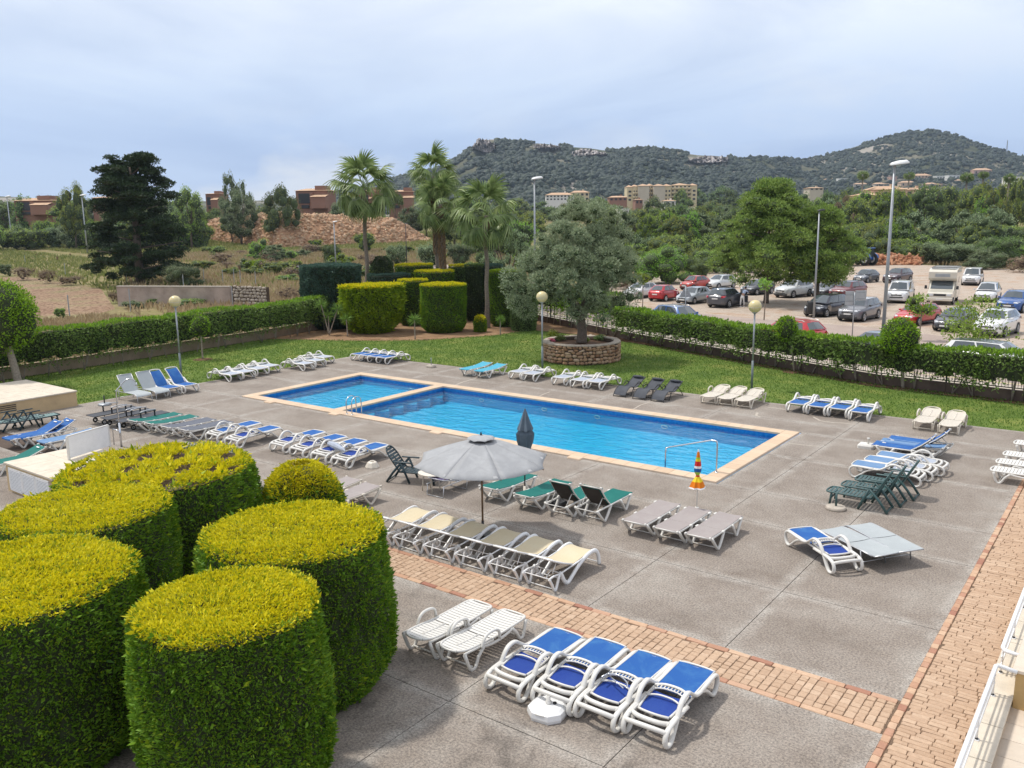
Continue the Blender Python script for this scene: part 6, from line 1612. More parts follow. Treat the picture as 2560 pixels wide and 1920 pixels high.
# the planter: stones are single pieces
pl = tag(empty('stone_planter', (ox, oy, 0)), 'round planter of rough brown field stones round the olive tree', 'planter')
mb = MB(); mb.lathe([(PR - .07, 0), (PR - .07, PH - .04), (PR - .42, PH - .04), (PR - .42, PH - .25)], 48, cap=False); mb.build('mortar_ring', 'mortar', pl, True)
mb = MB(); mb.lathe([(PR - .40, 0), (0, .06)], 24, (0, 0, PH - .22), cap=False); mb.build('earth', 'dark_soil', pl)
def stone_mesh(v, w, h, mat):
    rng = RS(900 + v); n = 8; o = []; i_ = []
    for k in range(n):
        a = 2 * PI * k / n; q = (abs(math.cos(a)) ** 3 + abs(math.sin(a)) ** 3) ** (-1 / 3) * rng.uniform(.84, 1.0)
        o.append((math.cos(a) * w / 2 * q, math.sin(a) * h / 2 * q))
    vs = [(x, -.0, z) for x, z in o] + [(x * .86, -.055 * rng.uniform(.8, 1.2), z * .86) for x, z in o] + [(x * .5, -.075 * rng.uniform(.8, 1.3), z * .5) for x, z in o] + [(0, -.08, 0)]
    fs = [[j * n + k, j * n + (k + 1) % n, (j + 1) * n + (k + 1) % n, (j + 1) * n + k] for j in range(2) for k in range(n)] + [[2 * n + k, 2 * n + (k + 1) % n, 3 * n] for k in range(n)]
    me = bpy.data.meshes.new('stone'); me.from_pydata(vs, [], fs); me.materials.append(M[mat])
    me.polygons.foreach_set('use_smooth', [True] * len(fs)); return me
smesh = {}
def get_stone(w, h, mat, rng):
    k = (round(w / .04), round(h / .03), mat, rng.randint(0, 3))
    if k not in smesh: smesh[k] = stone_mesh(len(smesh), k[0] * .04 + .02, k[1] * .03 + .01, mat)
    return smesh[k]
def stone_facing(parent, place, length, height, mat, rng, visible, limit=290, rmin=.115, rmax=.19):
    """place(s, z) -> (x, y, rotation); visible(s) tells which side the camera sees"""
    near, far = [], []; z = .02
    while z < height - .05:
        h = min(rng.uniform(rmin, rmax), height - z); s = rng.uniform(0, .2)
        while s < length - .04:
            w = min(rng.choice([.13, .17, .22, .28, .34]) * rng.uniform(.9, 1.1) * rmin / .10, length - s); zc = z + h / 2 + rng.normal() * .020
            (near if visible(s + w / 2) and len(near) < limit else far).append((s + w / 2, zc, get_stone(w * .96, h * rng.uniform(.82, 1.22), mat, rng), rng.normal() * .16)); s += w
        z += h
    for s, zc, me, tw in near:
        x, y, r = place(s, zc); link('stone', me, parent, (x, y, zc), (0, tw, r))
    V = []; F = []; b = 0
    for s, zc, me, tw in far:
        x, y, r = place(s, zc); c, sn = math.cos(r), math.sin(r)
        V += [(x + q.co.x * c - q.co.y * sn, y + q.co.x * sn + q.co.y * c, zc + q.co.z) for q in me.vertices]; F += [[b + i for i in p.vertices] for p in me.polygons]; b += len(me.vertices)
    if F:
        me = bpy.data.meshes.new('stonework'); me.from_pydata(V, [], F); me.materials.append(M[mat]); tag(link('stonework', me, parent), kind='stuff')
rng = RS(77); camang = math.atan2(-oy, -ox)
def place_r(s, z):
    a = s / PR; return (PR - .075) * math.cos(a), (PR - .075) * math.sin(a), a + HALF
def vis_r(s):
    a = s / PR; d = (a - camang + PI) % (2 * PI) - PI; return abs(d) < 1.62
stone_facing(pl, place_r, 2 * PI * PR, PH - .06, 'field_stone', rng, vis_r, 298)
for k in range(34):
    a = 2 * PI * k / 34; mb = MB(); mb.box((0, 0, 0), (.38 + rng.normal() * .02, .375, .06 + rng.rand() * .02), bev=.03)
    mb.build('rim_stone', 'pale_stone', pl, loc=((PR - .20) * math.cos(a), (PR - .20) * math.sin(a), PH - .02), rot=(rng.normal() * .03, rng.normal() * .03, a + HALF))
def ground_plant(x, y, z, r, h, mat, label, seed, n=500, cat='plant', group=None, L=.11):
    t = tag(empty('flower_plant', (x, y, z)), label, cat, group); rng = RS(seed); d = sph(n, rng); d[:, 2] = np.abs(d[:, 2])
    P = d * np.array([r, r, h]) * rng.uniform(.3, 1, (n, 1)); v, f = kites(P, d + rng.normal(size=(n, 3)) * .7, L, L * .5, rng); link('foliage', fast_mesh('foliage', v, f, None, [mat]), t); return t
for i, (px, py, r, h, mt, lab) in enumerate(((350, 555, .38, .42, 'bright_leaf', 'bushy dark green plant at the left side of the planter rim'), (415, 580, .32, .28, 'dark_green_leaf', 'low green plant beside the bushy one in the planter'), (335, 595, .22, .12, 'flower_mix', 'pink flowers hanging over the left planter rim'), (630, 590, .25, .2, 'bright_leaf', 'small light green plant at the front of the planter'), (765, 575, .42, .22, 'dark_green_leaf', 'spreading green plant at the right of the planter'))):
    x, y = G(*zz(F7, px, py), PH - .1); ground_plant(x, y, PH - .12, r, h, mt, lab, 80 + i, 500, 'plant', 'plants in the round planter', .09)
for i, (px, py) in enumerate(((600, 560), (555, 575), (680, 548), (640, 560), (570, 555), (655, 575))):
    x, y = G(*zz(F7, px, py), PH - .1); V, F = ellipsoid((0, 0, 0), (.12, .10, .08), 7, 5, RS(i), .2); o = link('edging_stone', fast_mesh('edging_stone', V, F, None, ['pale_stone']), pl, (x - ox, y - oy, PH - .1))

# lollipop trees on the lawn
def lollipop(px, base, top, wpx, label, n, seed, leaf='lollipop_leaf', squash=1.0, trunk=.055, bark='pale_bark', lean=(0, 0), L=.085):
    x, y = G(px, base); H = z_for(x, y, top); c = -(RW.T @ np.array([x, y, H - EYE]))[2]; R = wpx * c / FPX / 2
    t = tag(empty('round_tree', (x, y, 0)), label, 'tree', 'trees clipped to balls'); rng = RS(seed); hz = R * squash; cz = H - hz
    cl = [(lean[0], lean[1], cz, R * .93, R * .93, hz * .93)] + [(lean[0] + d[0] * R * .25, lean[1] + d[1] * R * .25, cz + d[2] * hz * .25, R * .74, R * .74, hz * .74) for d in sph(7, rng)]
    link('crown', crown('crown', cl, n, L, L * .55, [leaf, 'twig_core'], seed, .86, 'mix', .2), t)
    mb = MB(); mb.tube(smooth_pts([(0, 0, 0), (lean[0] * .3, lean[1] * .3, cz * .45), (lean[0] * .8, lean[1] * .8, cz)], 4), list(np.linspace(trunk * 1.15, trunk * .8, 9)), 8)
    for a in (.5, 2.6, 4.4): mb.tube([(lean[0] * .8, lean[1] * .8, cz - hz * .9), (lean[0] + math.cos(a) * R * .5, lean[1] + math.sin(a) * R * .5, cz)], [trunk * .5, trunk * .25], 6)
    mb.build('trunk', bark, t, True)
    mb = MB(); mb.lathe([(.55, 0), (.38, .03), (.0, .05)], 14, (0, 0, -.012), cap=False); mb.build('soil_ring', 'dark_soil', t)
    return t
lollipop(2257, 971, 792, 98, 'ball-clipped tree with a pale trunk on the right lawn, larger one', 9000, 91, lean=(-.32 * rx_, -.32 * ry_), trunk=.065)
lollipop(1985, 929, 788, 56, 'small ball-clipped tree on a thin trunk left of the larger one', 4200, 92, squash=1.2, trunk=.045, lean=(-.46 * rx_, -.46 * ry_))
lollipop(507, 898, 785, 50, 'thin young tree with sparse round head in front of the left hedge', 1800, 93, squash=1.2, trunk=.045)
lollipop(50, 972, 690, 205, 'big dome-clipped tree at the left picture edge with a leaning pale trunk', 26000, 94, 'lollipop_leaf', 1.0, .17, 'pale_bark', (-.55, -.45), L=.105)

# street-side young trees
def young_tree(px, base, top, r, label, n, seed, leaf='bright_leaf', stake=False, dist=None, sparse=False):
    x, y = G(px, base); H = z_for(x, y, top); t = tag(empty('young_tree', (x, y, 0)), label, 'tree'); rng = RS(seed)
    cl = [(d[0] * r * .6, d[1] * r * .6, H - r + d[2] * r * .55, r * .42, r * .42, r * .35) for d in sph(9 if not sparse else 16, rng)]
    link('crown', crown('crown', cl, n, .16, .07, [leaf, 'twig_core'], seed, 0 if sparse else .5), t)
    mb = MB(); mb.tube([(0, 0, 0), (.04, .02, H * .5), (0, 0, H - r)], [.05, .04, .03], 7)
    for d in sph(12, rng): mb.tube([(0, 0, H - r * 1.5), (d[0] * r * .7, d[1] * r * .7, H - r + d[2] * r * .6)], [.022, .008], 5)
    mb.build('trunk', 'pale_bark', t, True); return t
young_tree(1605, 800, 678, .55, 'tiny young street tree with a tuft of leaves by the white hatchback', 700, 95)
young_tree(1910, 800, 692, .55, 'almost leafless young street tree near the small car under the pines', 350, 96, sparse=True)
young_tree(2297, 850, 725, .9, 'slim young street tree in front of the white camper', 900, 97)
young_tree(2442, 905, 728, 2.0, 'leafy young street tree in front of the white SUV on the right', 2600, 98, sparse=True)

# ---- big named trees
# dark cypress on the left
cxx, cyy = G(352, 714); Hc = z_for(cxx, cyy, 384)
t = tag(empty('cypress_tree', (cxx, cyy, 0)), 'huge dark ragged cypress standing alone on the left', 'tree'); rng = RS(65); cl_ = []
outline = [(.03, .50), (.12, .92), (.25, 1.0), (.40, .88), (.52, .74), (.58, .60), (.68, .60), (.78, .62), (.88, .56), (.95, .42), (1.0, .28)]
oz, orr = zip(*outline); Rmax = 140 * (-(RW.T @ np.array([cxx, cyy, 4 - EYE]))[2]) / FPX
for k in range(210):
    z = rng.uniform(.06, .99); R = np.interp(z, oz, orr) * Rmax * 1.05 * rng.uniform(.62, 1.16); a = rng.rand() * 2 * PI; q = rng.rand() ** .42
    s = rng.uniform(.4, 1.2); cl_.append((math.cos(a) * R * q, math.sin(a) * R * q, z * Hc * .985, s * 1.3, s * 1.3, s * .42))
link('crown', crown('crown', cl_, 66000, .30, .12, ['dark_cypress_leaf', 'twig_core'], 66, .62, 'mix', .5), t)
mb = MB(); mb.tube([(0, 0, 0), (.1, 0, Hc * .4), (0, 0, Hc * .9)], [.55, .42, .12], 9)
for k in range(14):
    a = k * 2.4; z = Hc * (.12 + .055 * k); R = np.interp(z / Hc, oz, orr) * Rmax * .8; mb.tube([(0, 0, z), (math.cos(a) * R, math.sin(a) * R, z + .8)], [.14, .03], 5)
mb.build('trunk', 'bark', t, True)
tree_px('greybush', 460, 0, 625, 112, 'grey-green wild olive bush right beside the huge dark cypress', None, 1, 7000, base=722)
def big_tree(px, base, top, wpx, label, leaf, seed, n=30000, nclump=70, L=.30, W=.10, zlow=.2, trunks=1, group=None):
    x, y = G(px, base); H = z_for(x, y, top); c = -(RW.T @ np.array([x, y, H / 2 - EYE]))[2]; R = wpx * c / FPX / 2; rng = RS(seed)
    t = tag(empty('pine_tree', (x, y, 0)), label, 'tree', group); cl = []
    for k in range(nclump):
        z = rng.uniform(zlow, .97); prof = math.sin(min(1, (1 - z) / .55) * HALF) ** .7 * (.8 + .2 * min(1, (z - zlow) / .2)); a = rng.rand() * 2 * PI; q = rng.rand() ** .45
        s = rng.uniform(.08, .21) * R; prof *= rng.uniform(.78, 1.10); cl.append((math.cos(a) * R * .92 * prof * q, math.sin(a) * R * .92 * prof * q, z * H, s * 1.25, s * 1.25, s * .62))
    link('crown', crown('crown', cl, n, L, W, [leaf, 'green_core'], seed + 1, .5, 'mix', .45), t)
    mb = MB()
    for k in range(trunks):
        o = (k - (trunks - 1) / 2) * 1.6; mb.tube(smooth_pts([(o, 0, 0), (o * 1.05, .1, H * .2), (o * .7, 0, H * .5), (o * .3, 0, H * .85)], 4), list(np.linspace(.26, .06, 13)), 9)
        for j in range(7):
            a = j * 2.4 + k; z = H * (.25 + .07 * j); mb.tube([(o * .9, 0, z), (o + math.cos(a) * R * .55, math.sin(a) * R * .55, z + H * .08)], [.09, .03], 5)
    mb.build('trunk', 'bark', t, True); return t
big_tree(1915, 758, 452, 275, 'large yellow-green pine over the parked cars, left of the pair', 'big_pine_leaf', 301, 60000, 170, zlow=.17, L=.24, W=.075)
big_tree(2040, 757, 515, 225, 'lower spreading pine with dark trunk right of the large one', 'big_pine_leaf', 303, 42000, 120, zlow=.22, L=.24, W=.075)
tree_px('bush', 1655, 0, 590, 165, 'bright green rounded bush behind the red hatchback', None, 0, 9000, base=708)
tree_px('darkbush', 1730, 0, 605, 100, 'dark green bush right of the bright green one', None, 1, 6000, base=704)
tree_px('olive', 1270, 0, 560, 150, 'loose olive tree left behind the planter olive', None, 0, 9000, base=770)
tree_px('greybush', 1480, 0, 610, 150, 'grey bush behind the crown of the planter olive', None, 2, 5000, base=715)
tree_px('drybush', 1560, 0, 665, 90, 'dry twiggy bush behind the white hatchback', None, 0, 3000, base=722)
tree_px('greybush', 2160, 0, 560, 110, 'grey-green bush behind the blue tractor', None, 0, 6000, base=655)
tree_px('greybush', 2380, 0, 578, 160, 'pale grey-green bush beyond the camper', None, 1, 7000, base=660)
tree_px('bush', 2290, 0, 600, 90, 'low green bush left of the pale one beyond the camper', None, 1, 5000, base=655)
tree_px('darkbush', 2500, 0, 560, 120, 'dark green bush at the back right of the car park', None, 2, 6000, base=668)
tree_px('greybush', 2455, 0, 610, 110, 'small round grey bush at the far right of the car park', None, 0, 5000, base=672)
tree_px('drybush', 2590, 0, 610, 150, 'rusty brown bush at the right picture edge', None, 1, 3000, base=680)
# ---- woods behind the car park (individual trees, named by zone)
rngw = RS(404)
def wood(zone, px0, px1, d0, d1, n, kinds, yfun, wr, seed, skip=None, nn=2600):
    rng = RS(seed)
    for k in range(n):
        px = px0 + (px1 - px0) * (k + rng.uniform(.1, .9)) / n; d = rng.uniform(d0, d1); kd = kinds[rng.randint(len(kinds))]
        desc = dict(pine='yellow-green pine', bright='bright green tree', darkpine='dark green pine', olive='grey-green olive tree', bush='bright green bush', greybush='grey-green bush', darkbush='dark green bush', pinebush='yellow-green low pine', drybush='dry brown bush', sparse='bare brownish tree', umbrella='flat-topped dark pine')[kd]
        tree_px(kd, px, d, yfun(px) + rng.uniform(-12, 16), rng.uniform(*wr), '%s %s, %s' % (desc, zone, ['far left', 'left', 'left of the middle', 'in the middle', 'right of the middle', 'right', 'far right'][int(7 * k / n)]), 'trees %s' % zone, rng.randint(0, 3), nn)
far_line = lambda px: np.interp(px, [1500, 1700, 1850, 2000, 2200, 2350, 2560], [560, 505, 500, 478, 480, 468, 445])
wood('in the far wood behind the big pines', 1520, 2150, 225, 300, 25, ['darkpine', 'pine', 'olive', 'bright'], lambda p: far_line(p) + 8, (60, 105), 1)
wood('in the wood high behind the camper', 2130, 2700, 200, 270, 24, ['pine', 'darkpine', 'pine', 'bright'], lambda p: far_line(p) + 2, (80, 135), 2)
wood('in the middle ground by the big pines', 1500, 1880, 150, 200, 17, ['pine', 'bright', 'olive', 'pine'], lambda p: 530, (80, 125), 3)
wood('in the thicket right behind the car park', 2120, 2680, 160, 190, 21, ['pinebush', 'bush', 'greybush', 'pinebush', 'olive'], lambda p: 528, (90, 145), 4)
wood('low in the thicket behind the parked vans', 2200, 2660, 150, 165, 17, ['pinebush', 'bush', 'darkbush', 'greybush'], lambda p: 580, (75, 115), 5)
wood('just beyond the car park on the left', 1290, 1900, 118, 135, 17, ['pinebush', 'bush', 'greybush'], lambda p: 600, (70, 110), 14)
wood('filling the gap above the car park', 1480, 2200, 140, 165, 19, ['bush', 'pinebush', 'greybush', 'pinebush'], lambda p: 566, (80, 130), 15)
wood('below the apartment block', 1180, 1900, 330, 480, 32, ['darkpine', 'olive', 'pine', 'pinebush', 'darkpine'], lambda p: 503, (55, 85), 6, nn=1600)
wood('around the far villas', 1650, 2650, 420, 620, 30, ['darkpine', 'pinebush', 'pine', 'darkbush'], lambda p: 474, (50, 90), 7, nn=1600)
wood('on the skyline at the far left', -60, 420, 260, 330, 13, ['pine', 'darkpine', 'olive', 'darkpine'], lambda p: 494, (80, 130), 8)
wood('low at the far left', -60, 520, 235, 260, 20, ['greybush', 'bush', 'pinebush', 'darkbush'], lambda p: 533, (60, 110), 9)
wood('beyond the rubble mound', 430, 1250, 262, 300, 26, ['olive', 'darkpine', 'pinebush', 'bush', 'darkbush'], lambda p: 505, (70, 110), 10)
tree_px('pine', 185, 245, 448, 90, 'tall rounded pine on the left skyline', None, 1, 5000); tree_px('pine', 475, 235, 470, 115, 'broad pine right of the huge dark cypress', None, 2, 5000)
tree_px('olive', 578, 262, 430, 62, 'thin tall eucalyptus-like tree on the left skyline', None, 0, 2500); tree_px('olive', 612, 262, 452, 66, 'smaller thin tree beside the tall one on the left skyline', None, 1, 2500)
tree_px('olive', 600, 250, 475, 110, 'brownish grey tree below the two thin ones', None, 1, 5000); tree_px('darkpine', 705, 235, 465, 120, 'wide dark pine left of the terracotta houses', None, 2, 5000); tree_px('umbrella', 990, 262, 466, 48, 'flat-topped pine in front of the terracotta houses', None, 0, 4000)
tree_px('sparse', 2110, 225, 492, 75, 'bare pinkish-brown tree in the wood', None, 2, 4000)
wood('in the middle distance behind the olive', 1130, 1330, 150, 210, 9, ['bright', 'darkpine', 'pine', 'bush'], lambda p: 512, (90, 140), 12)
# scrub on the waste ground
sc_ = [('bush', 655, 655, 582, 80, 'green bush at the foot of the rubble mound, left'), ('darkbush', 830, 665, 588, 60, 'dark bush in front of the rubble mound'), ('bush', 915, 640, 560, 66, 'round green bush growing on the rubble mound'), ('greybush', 990, 668, 590, 70, 'grey-green bush right of the left palm trunk'),
       ('greybush', 1075, 672, 575, 90, 'grey bush left of the paired palm trunks'), ('greybush', 1150, 668, 585, 90, 'grey bush right of the paired palm trunks'), ('yellowbush', 740, 680, 632, 38, 'small yellow-green shrub above the dark car'), ('yellowbush', 1185, 680, 640, 60, 'yellow-green shrub between the two right palms'),
       ('bush', 870, 690, 640, 60, 'low green shrub behind the left palm trunk'), ('darkbush', 1215, 690, 600, 60, 'dark shrub behind the right palm'), ('olive', 690, 660, 610, 70, 'grey tree-like shrub left of the lamp post'), ('greybush', 930, 690, 645, 60, 'pale shrub behind the pointed conifer'),
       ('drybush', 118, 708, 662, 60, 'dry brown shrub beside the ploughed field'), ('drybush', 60, 700, 655, 70, 'brown and green shrub left of the dry one'), ('greybush', 16, 690, 648, 40, 'dark olive shrub at the left picture edge'), ('drybush', 180, 712, 675, 70, 'tangled dry shrub left of the cypress'), ('bush', 152, 795, 760, 34, 'small green bush in the ploughed field near the hedge'),
       ('drybush', 285, 758, 710, 40, 'brown twiggy bush at the end of the rendered wall'), ('pinebush', 540, 757, 725, 90, 'green bramble in front of the rendered wall'), ('pinebush', 470, 768, 738, 110, 'spreading weeds along the middle of the rendered wall'), ('greybush', 330, 770, 742, 70, 'grey weeds at the left of the rendered wall'), ('pinebush', 400, 763, 735, 80, 'low bramble in front of the wall, left'), ('drybush', 720, 752, 705, 80, 'dry brown bramble left of the blue-green bush'), ('bush', 725, 706, 680, 90, 'green weeds below the dark car')]
for kd, px, b_, tp, w, lab in sc_: tree_px(kd, px, 0, tp, w, lab, None, len(lab) % 3, 2600, base=b_)
def scatter(zone, n, px0, px1, b0, b1, hr, wr, kinds, seed):
    rng = RS(seed)
    for k in range(n):
        px = px0 + (px1 - px0) * (k + rng.uniform(0, 1)) / n; b_ = rng.uniform(b0, b1); x, y = G(px, b_)
        if not clear(np.array([x]), np.array([y]))[0]: continue
        kd = kinds[rng.randint(len(kinds))]; h = rng.uniform(*hr)
        tree(kd, x, y, h, h * rng.uniform(1.3, 2.2), '%s shrub %s' % (dict(greybush='grey-green', bush='green', drybush='dry brown', pinebush='olive green', yellowbush='yellow-green')[kd], zone), 'shrubs %s' % zone, rng.randint(0, 3), n=1200)
scatter('on the slope left of the cypress', 34, -40, 220, 590, 640, (1.2, 3.0), (1, 2), ['greybush', 'drybush', 'pinebush', 'yellowbush'], 1)
scatter('on the waste ground below the rubble', 60, 490, 1200, 628, 700, (1.2, 3.2), (1, 2), ['greybush', 'drybush', 'pinebush', 'bush', 'yellowbush'], 2)
scatter('along the back edge of the car park', 9, 2150, 2600, 648, 668, (.8, 2.0), (1, 2), ['greybush', 'drybush', 'pinebush', 'bush'], 3)
# far palms by the villas
def far_palm(px, d, top, w, label):
    x, y = at(px, d); z0 = float(terrain(x, y)); H = z_for(x, y, top) - z0; c = -(RW.T @ np.array([x, y, z0 + H - EYE]))[2]; R = w * c / FPX / 2
    t = tag(empty('far_palm', (x, y, z0)), label, 'palm tree'); mb = MB(); mb.tube([(0, 0, 0), (0, 0, H - R * .6)], [.3, .22], 7); mb.build('trunk', 'palm_bark', t, True); rng = RS(int(px))
    n = 500; d_ = sph(n, rng); d_[:, 2] = d_[:, 2] * .6 + .1; P = np.tile([0, 0, H - R * .7], (n, 1)) + d_ * R * .35; A = d_ + np.array([0, 0, -.25]); v, f = kites(P, A, R * .75, R * .10, rng); link('crown', fast_mesh('crown', v, f, None, ['palm_leaf']), t)
far_palm(2151, 330, 428, 30, 'distant palm left of the tall lamp'); far_palm(2266, 360, 430, 28, 'distant palm right of the tall lamp'); far_palm(2410, 260, 432, 34, 'distant palm on the right before the pink villa'); far_palm(2450, 270, 428, 26, 'distant palm beside the villa on the right'); far_palm(2515, 250, 435, 30, 'distant palm near the right picture edge')

# ---- rubble mounds
def mound(name, az_px, base_y, tops, thick, label, rock, seed, nrock, size, cat='rubble mound', group=None):
    """ridge of tipped stone; az_px: picture columns of its ends"""
    rng = RS(seed); t = tag(empty(name, (0, 0, 0)), label, cat, group); px = np.linspace(az_px[0], az_px[1], 60)
    crest = np.interp(px, [a for a, b_ in tops], [b_ for a, b_ in tops]); rows = []; pts = []
    foot = [G(p, base_y(p)) for p in px]
    for j in range(12):
        f = j / 11; row = []
        for p, (x, y), ty in zip(px, foot, crest):
            d = math.hypot(x, y); dd = d + thick * f; X, Y = x / d * dd, y / d * dd; Hc_ = max(.2, z_for(x / d * (d + thick * .5), y / d * (d + thick * .5), ty))
            z = Hc_ * math.sin(PI * min(1, f)) ** .8 if f < .99 else 0; row.append((X + rng.normal() * .3, Y + rng.normal() * .3, max(-.1, z + rng.normal() * .25 * (0 < f < 1))))
        rows.append(row)
    mb = MB(); mb.sheet(rows); mb.build('mound_core', rock, t)
    base = []
    for v in range(6):
        V, F = ellipsoid((0, 0, 0), (1, .8, .6), 6, 4, RS(seed + v), .28); base.append((V, F))
    rm = [fast_mesh('rock', V, F, None, [rock]) for V, F in base]
    big = []; VV = []; FF = []; b_ = 0
    for k in range(nrock):
        f = rng.uniform(.03, .55) if rng.rand() < .8 else rng.uniform(0, .1); u = rng.rand() * 58.99; j = f * 11; j0, i0 = int(j), int(u)
        a = np.array(rows[j0][i0]) * (1 - (u - i0)) + np.array(rows[j0][i0 + 1]) * (u - i0); c = np.array(rows[j0 + 1][i0]) * (1 - (u - i0)) + np.array(rows[j0 + 1][i0 + 1]) * (u - i0)
        p = a * (1 - (j - j0)) + c * (j - j0); s = size * rng.uniform(.35, 1.2) ** 1.3; big.append((s, p, rng.rand() * 6.3, rng.randint(0, 6)))
    big.sort(key=lambda q: -q[0])
    for s, p, r, v in big[:min(280, nrock // 3)]:
        o = link('rock', rm[v], t, tuple(p), (r * .3, r * .5, r)); o.scale = (s, s, s)
    for s, p, r, v in big[min(280, nrock // 3):]:
        V, F = base[v]; c, sn = math.cos(r), math.sin(r); R = np.array([[c, -sn, 0], [sn, c, 0], [0, 0, 1]]); VV.append((V * s) @ R.T + p); FF.append(F + b_); b_ += len(V)
    tag(link('rubble', fast_mesh('rubble', np.concatenate(VV), np.concatenate(FF), None, [rock]), t), kind='stuff')
mound('rubble_mound', (480, 1075), lambda p: np.interp(p, [480, 700, 800, 1075], [618, 632, 628, 618]), [(480, 560), (560, 545), (640, 540), (700, 530), (760, 534), (830, 537), (900, 548), (980, 545), (1010, 560), (1040, 578), (1075, 600)], 26, 'long mound of pale orange quarry stones on the waste ground', 'rubble_stone', 501, 5200, .62)
mound('rubble_mound', (1180, 1260), lambda p: 640, [(1180, 618), (1215, 605), (1260, 620)], 14, 'small rubble heap behind the right palm', 'rubble_stone', 502, 500, .5)
mound('rubble_mound', (1555, 1640), lambda p: 618, [(1555, 600), (1600, 583), (1640, 598)], 14, 'reddish rubble heap above the bright green bush', 'red_rubble', 503, 600, .6)
mound('rubble_mound', (1720, 1775), lambda p: 640, [(1720, 608), (1745, 620), (1775, 634)], 10, 'small reddish rubble slope left of the big pines', 'red_rubble', 504, 260, .5)
mound('rubble_mound', (60, 260), lambda p: 602, [(60, 592), (110, 580), (190, 572), (260, 570)], 20, 'low reddish rubble bank on the left slope', 'red_rubble', 505, 700, .6)
mound('earth_bank', (2170, 2300), lambda p: 662, [(2170, 645), (2230, 640), (2300, 648)], 6, 'low red earth bank beside the tractor', 'red_rubble', 506, 300, .4, 'earth bank')

# ---- forest and rock on the hills
rng = RS(601); n = 44000
a = rng.uniform(az_of(760), az_of(2900), n); a = np.where(a < 0, a, a); D = np.interp(a, AZs, DZs); r_ = D * (.50 + .56 * rng.rand(n) ** .8); X, Y = r_ * np.cos(a), r_ * np.sin(a); Z = terrain(X, Y)
hgt = np.interp(a, AZs, HZs)
cols = np.interp(a, AZs, SX[o_]); cut = np.zeros(n, bool)
for c0, c1, dd_ in ((1182, 1242, 112), (1335, 1400, 70), (1430, 1515, 90), (1715, 1815, 112)): cut |= (cols > c0) & (cols < c1) & (r_ > D - dd_)
k = ~cut & (Z > 14) & ((waves(X, Y, 110, 16, 24) + .7 * waves(X, Y, 45, 24, 32)) < .95); X, Y, Z = X[k], Y[k], Z[k]; n = len(X)
ico = np.array([(0, 0, 1), (.89, 0, .45), (.28, .85, .45), (-.72, .53, .45), (-.72, -.53, .45), (.28, -.85, .45), (.72, .53, -.45), (-.28, .85, -.45), (-.89, 0, -.45), (-.28, -.85, -.45), (.72, -.53, -.45)])
icf = np.array([(0, 1, 2), (0, 2, 3), (0, 3, 4), (0, 4, 5), (0, 5, 1), (1, 6, 2), (2, 7, 3), (3, 8, 4), (4, 9, 5), (5, 10, 1), (2, 6, 7), (3, 7, 8), (4, 8, 9), (5, 9, 10), (1, 10, 6)])
s = 1.3 + 3.2 * rng.rand(n) ** 2
V = (ico[None] * (1 + rng.uniform(-.4, .4, (n, 11, 1)))) * np.stack([s, s, s * rng.uniform(.55, 1.0, n)], 1)[:, None, :] + np.stack([X, Y, Z + s * .3], 1)[:, None, :]
F = icf[None] + (np.arange(n) * 11)[:, None, None]
tag(link('hill_forest', fast_mesh('hill_forest', V.reshape(-1, 3), F.reshape(-1, 3), None, ['hill_leaf'])), 'dense dark pine wood covering both hills', 'forest', kind='stuff')
m, nt, b = nodes_of('cliff_rock'); P_ = wpos(nt)
c = rampn(nt, noise(nt, .05, 8, .7, vec=P_, sc3=(1, 1, .6)), [(.35, (.22, .20, .19)), (.5, (.50, .45, .42)), (.65, (.68, .62, .58))]).outputs[0]  # sunlight put into the rock colour, these faces turn away from the sun
nt.links.new(c, b.inputs['Base Color']); b.inputs['Roughness'].default_value = .95; bump(nt, b, noise(nt, .12, 8, .8, vec=P_), 1.0, 3.0)
def cliff(px0, px1, ytop, ybot, label, seed, dd=100):
    """jagged rock face standing proud of the ridge"""
    rng = RS(seed); n = 26; rows = []; fr = 0.93
    for j in range(9):
        row = []
        for i in range(n + 1):
            p = px0 + (px1 - px0) * i / n; D = float(hill_dist(p)) - dd; yt = np.interp(i / n, np.linspace(0, 1, len(ytop)), ytop); yb = np.interp(i / n, np.linspace(0, 1, len(ybot)), ybot)
            f = j / 8; x, y = at(p, D + 10 * f); zt = z_for(x, y, yt) - 1; zb = z_for(x, y, yb); k = 1 + rng.normal() * .004
            row.append((x * k, y * k, zb + (zt - zb) * f + rng.normal() * 1.2 * (j > 0)))
        rows.append(row)
    back = [(x * (1 + dd / 1250), y * (1 + dd / 1250), z + 1) for x, y, z in rows[-1]]; rows.append(back)
    mb = MB(); mb.sheet(rows); tag(mb.build('rock_face', 'cliff_rock'), label, 'cliff')
cliff(1184, 1240, [366, 347, 345, 350, 356], [372, 374, 380, 382, 372], 'pale rock cliff on the left end of the ridge', 1)
cliff(1335, 1400, [360, 359, 363], [370, 368, 371], 'thin rock outcrop left of centre on the ridge', 2, 60)
cliff(1430, 1515, [378, 370, 374, 382], [388, 390, 386, 386], 'grey rock outcrop in the middle of the ridge', 3, 80)
cliff(1715, 1815, [398, 391, 389, 390], [400, 408, 406, 403], 'long grey rock band at the right end of the ridge', 4)
cliff(2095, 2195, [420, 418, 419, 422], [428, 431, 428, 426], 'ochre quarry scar on the lower slope of the right hill', 5, 420) if False else None
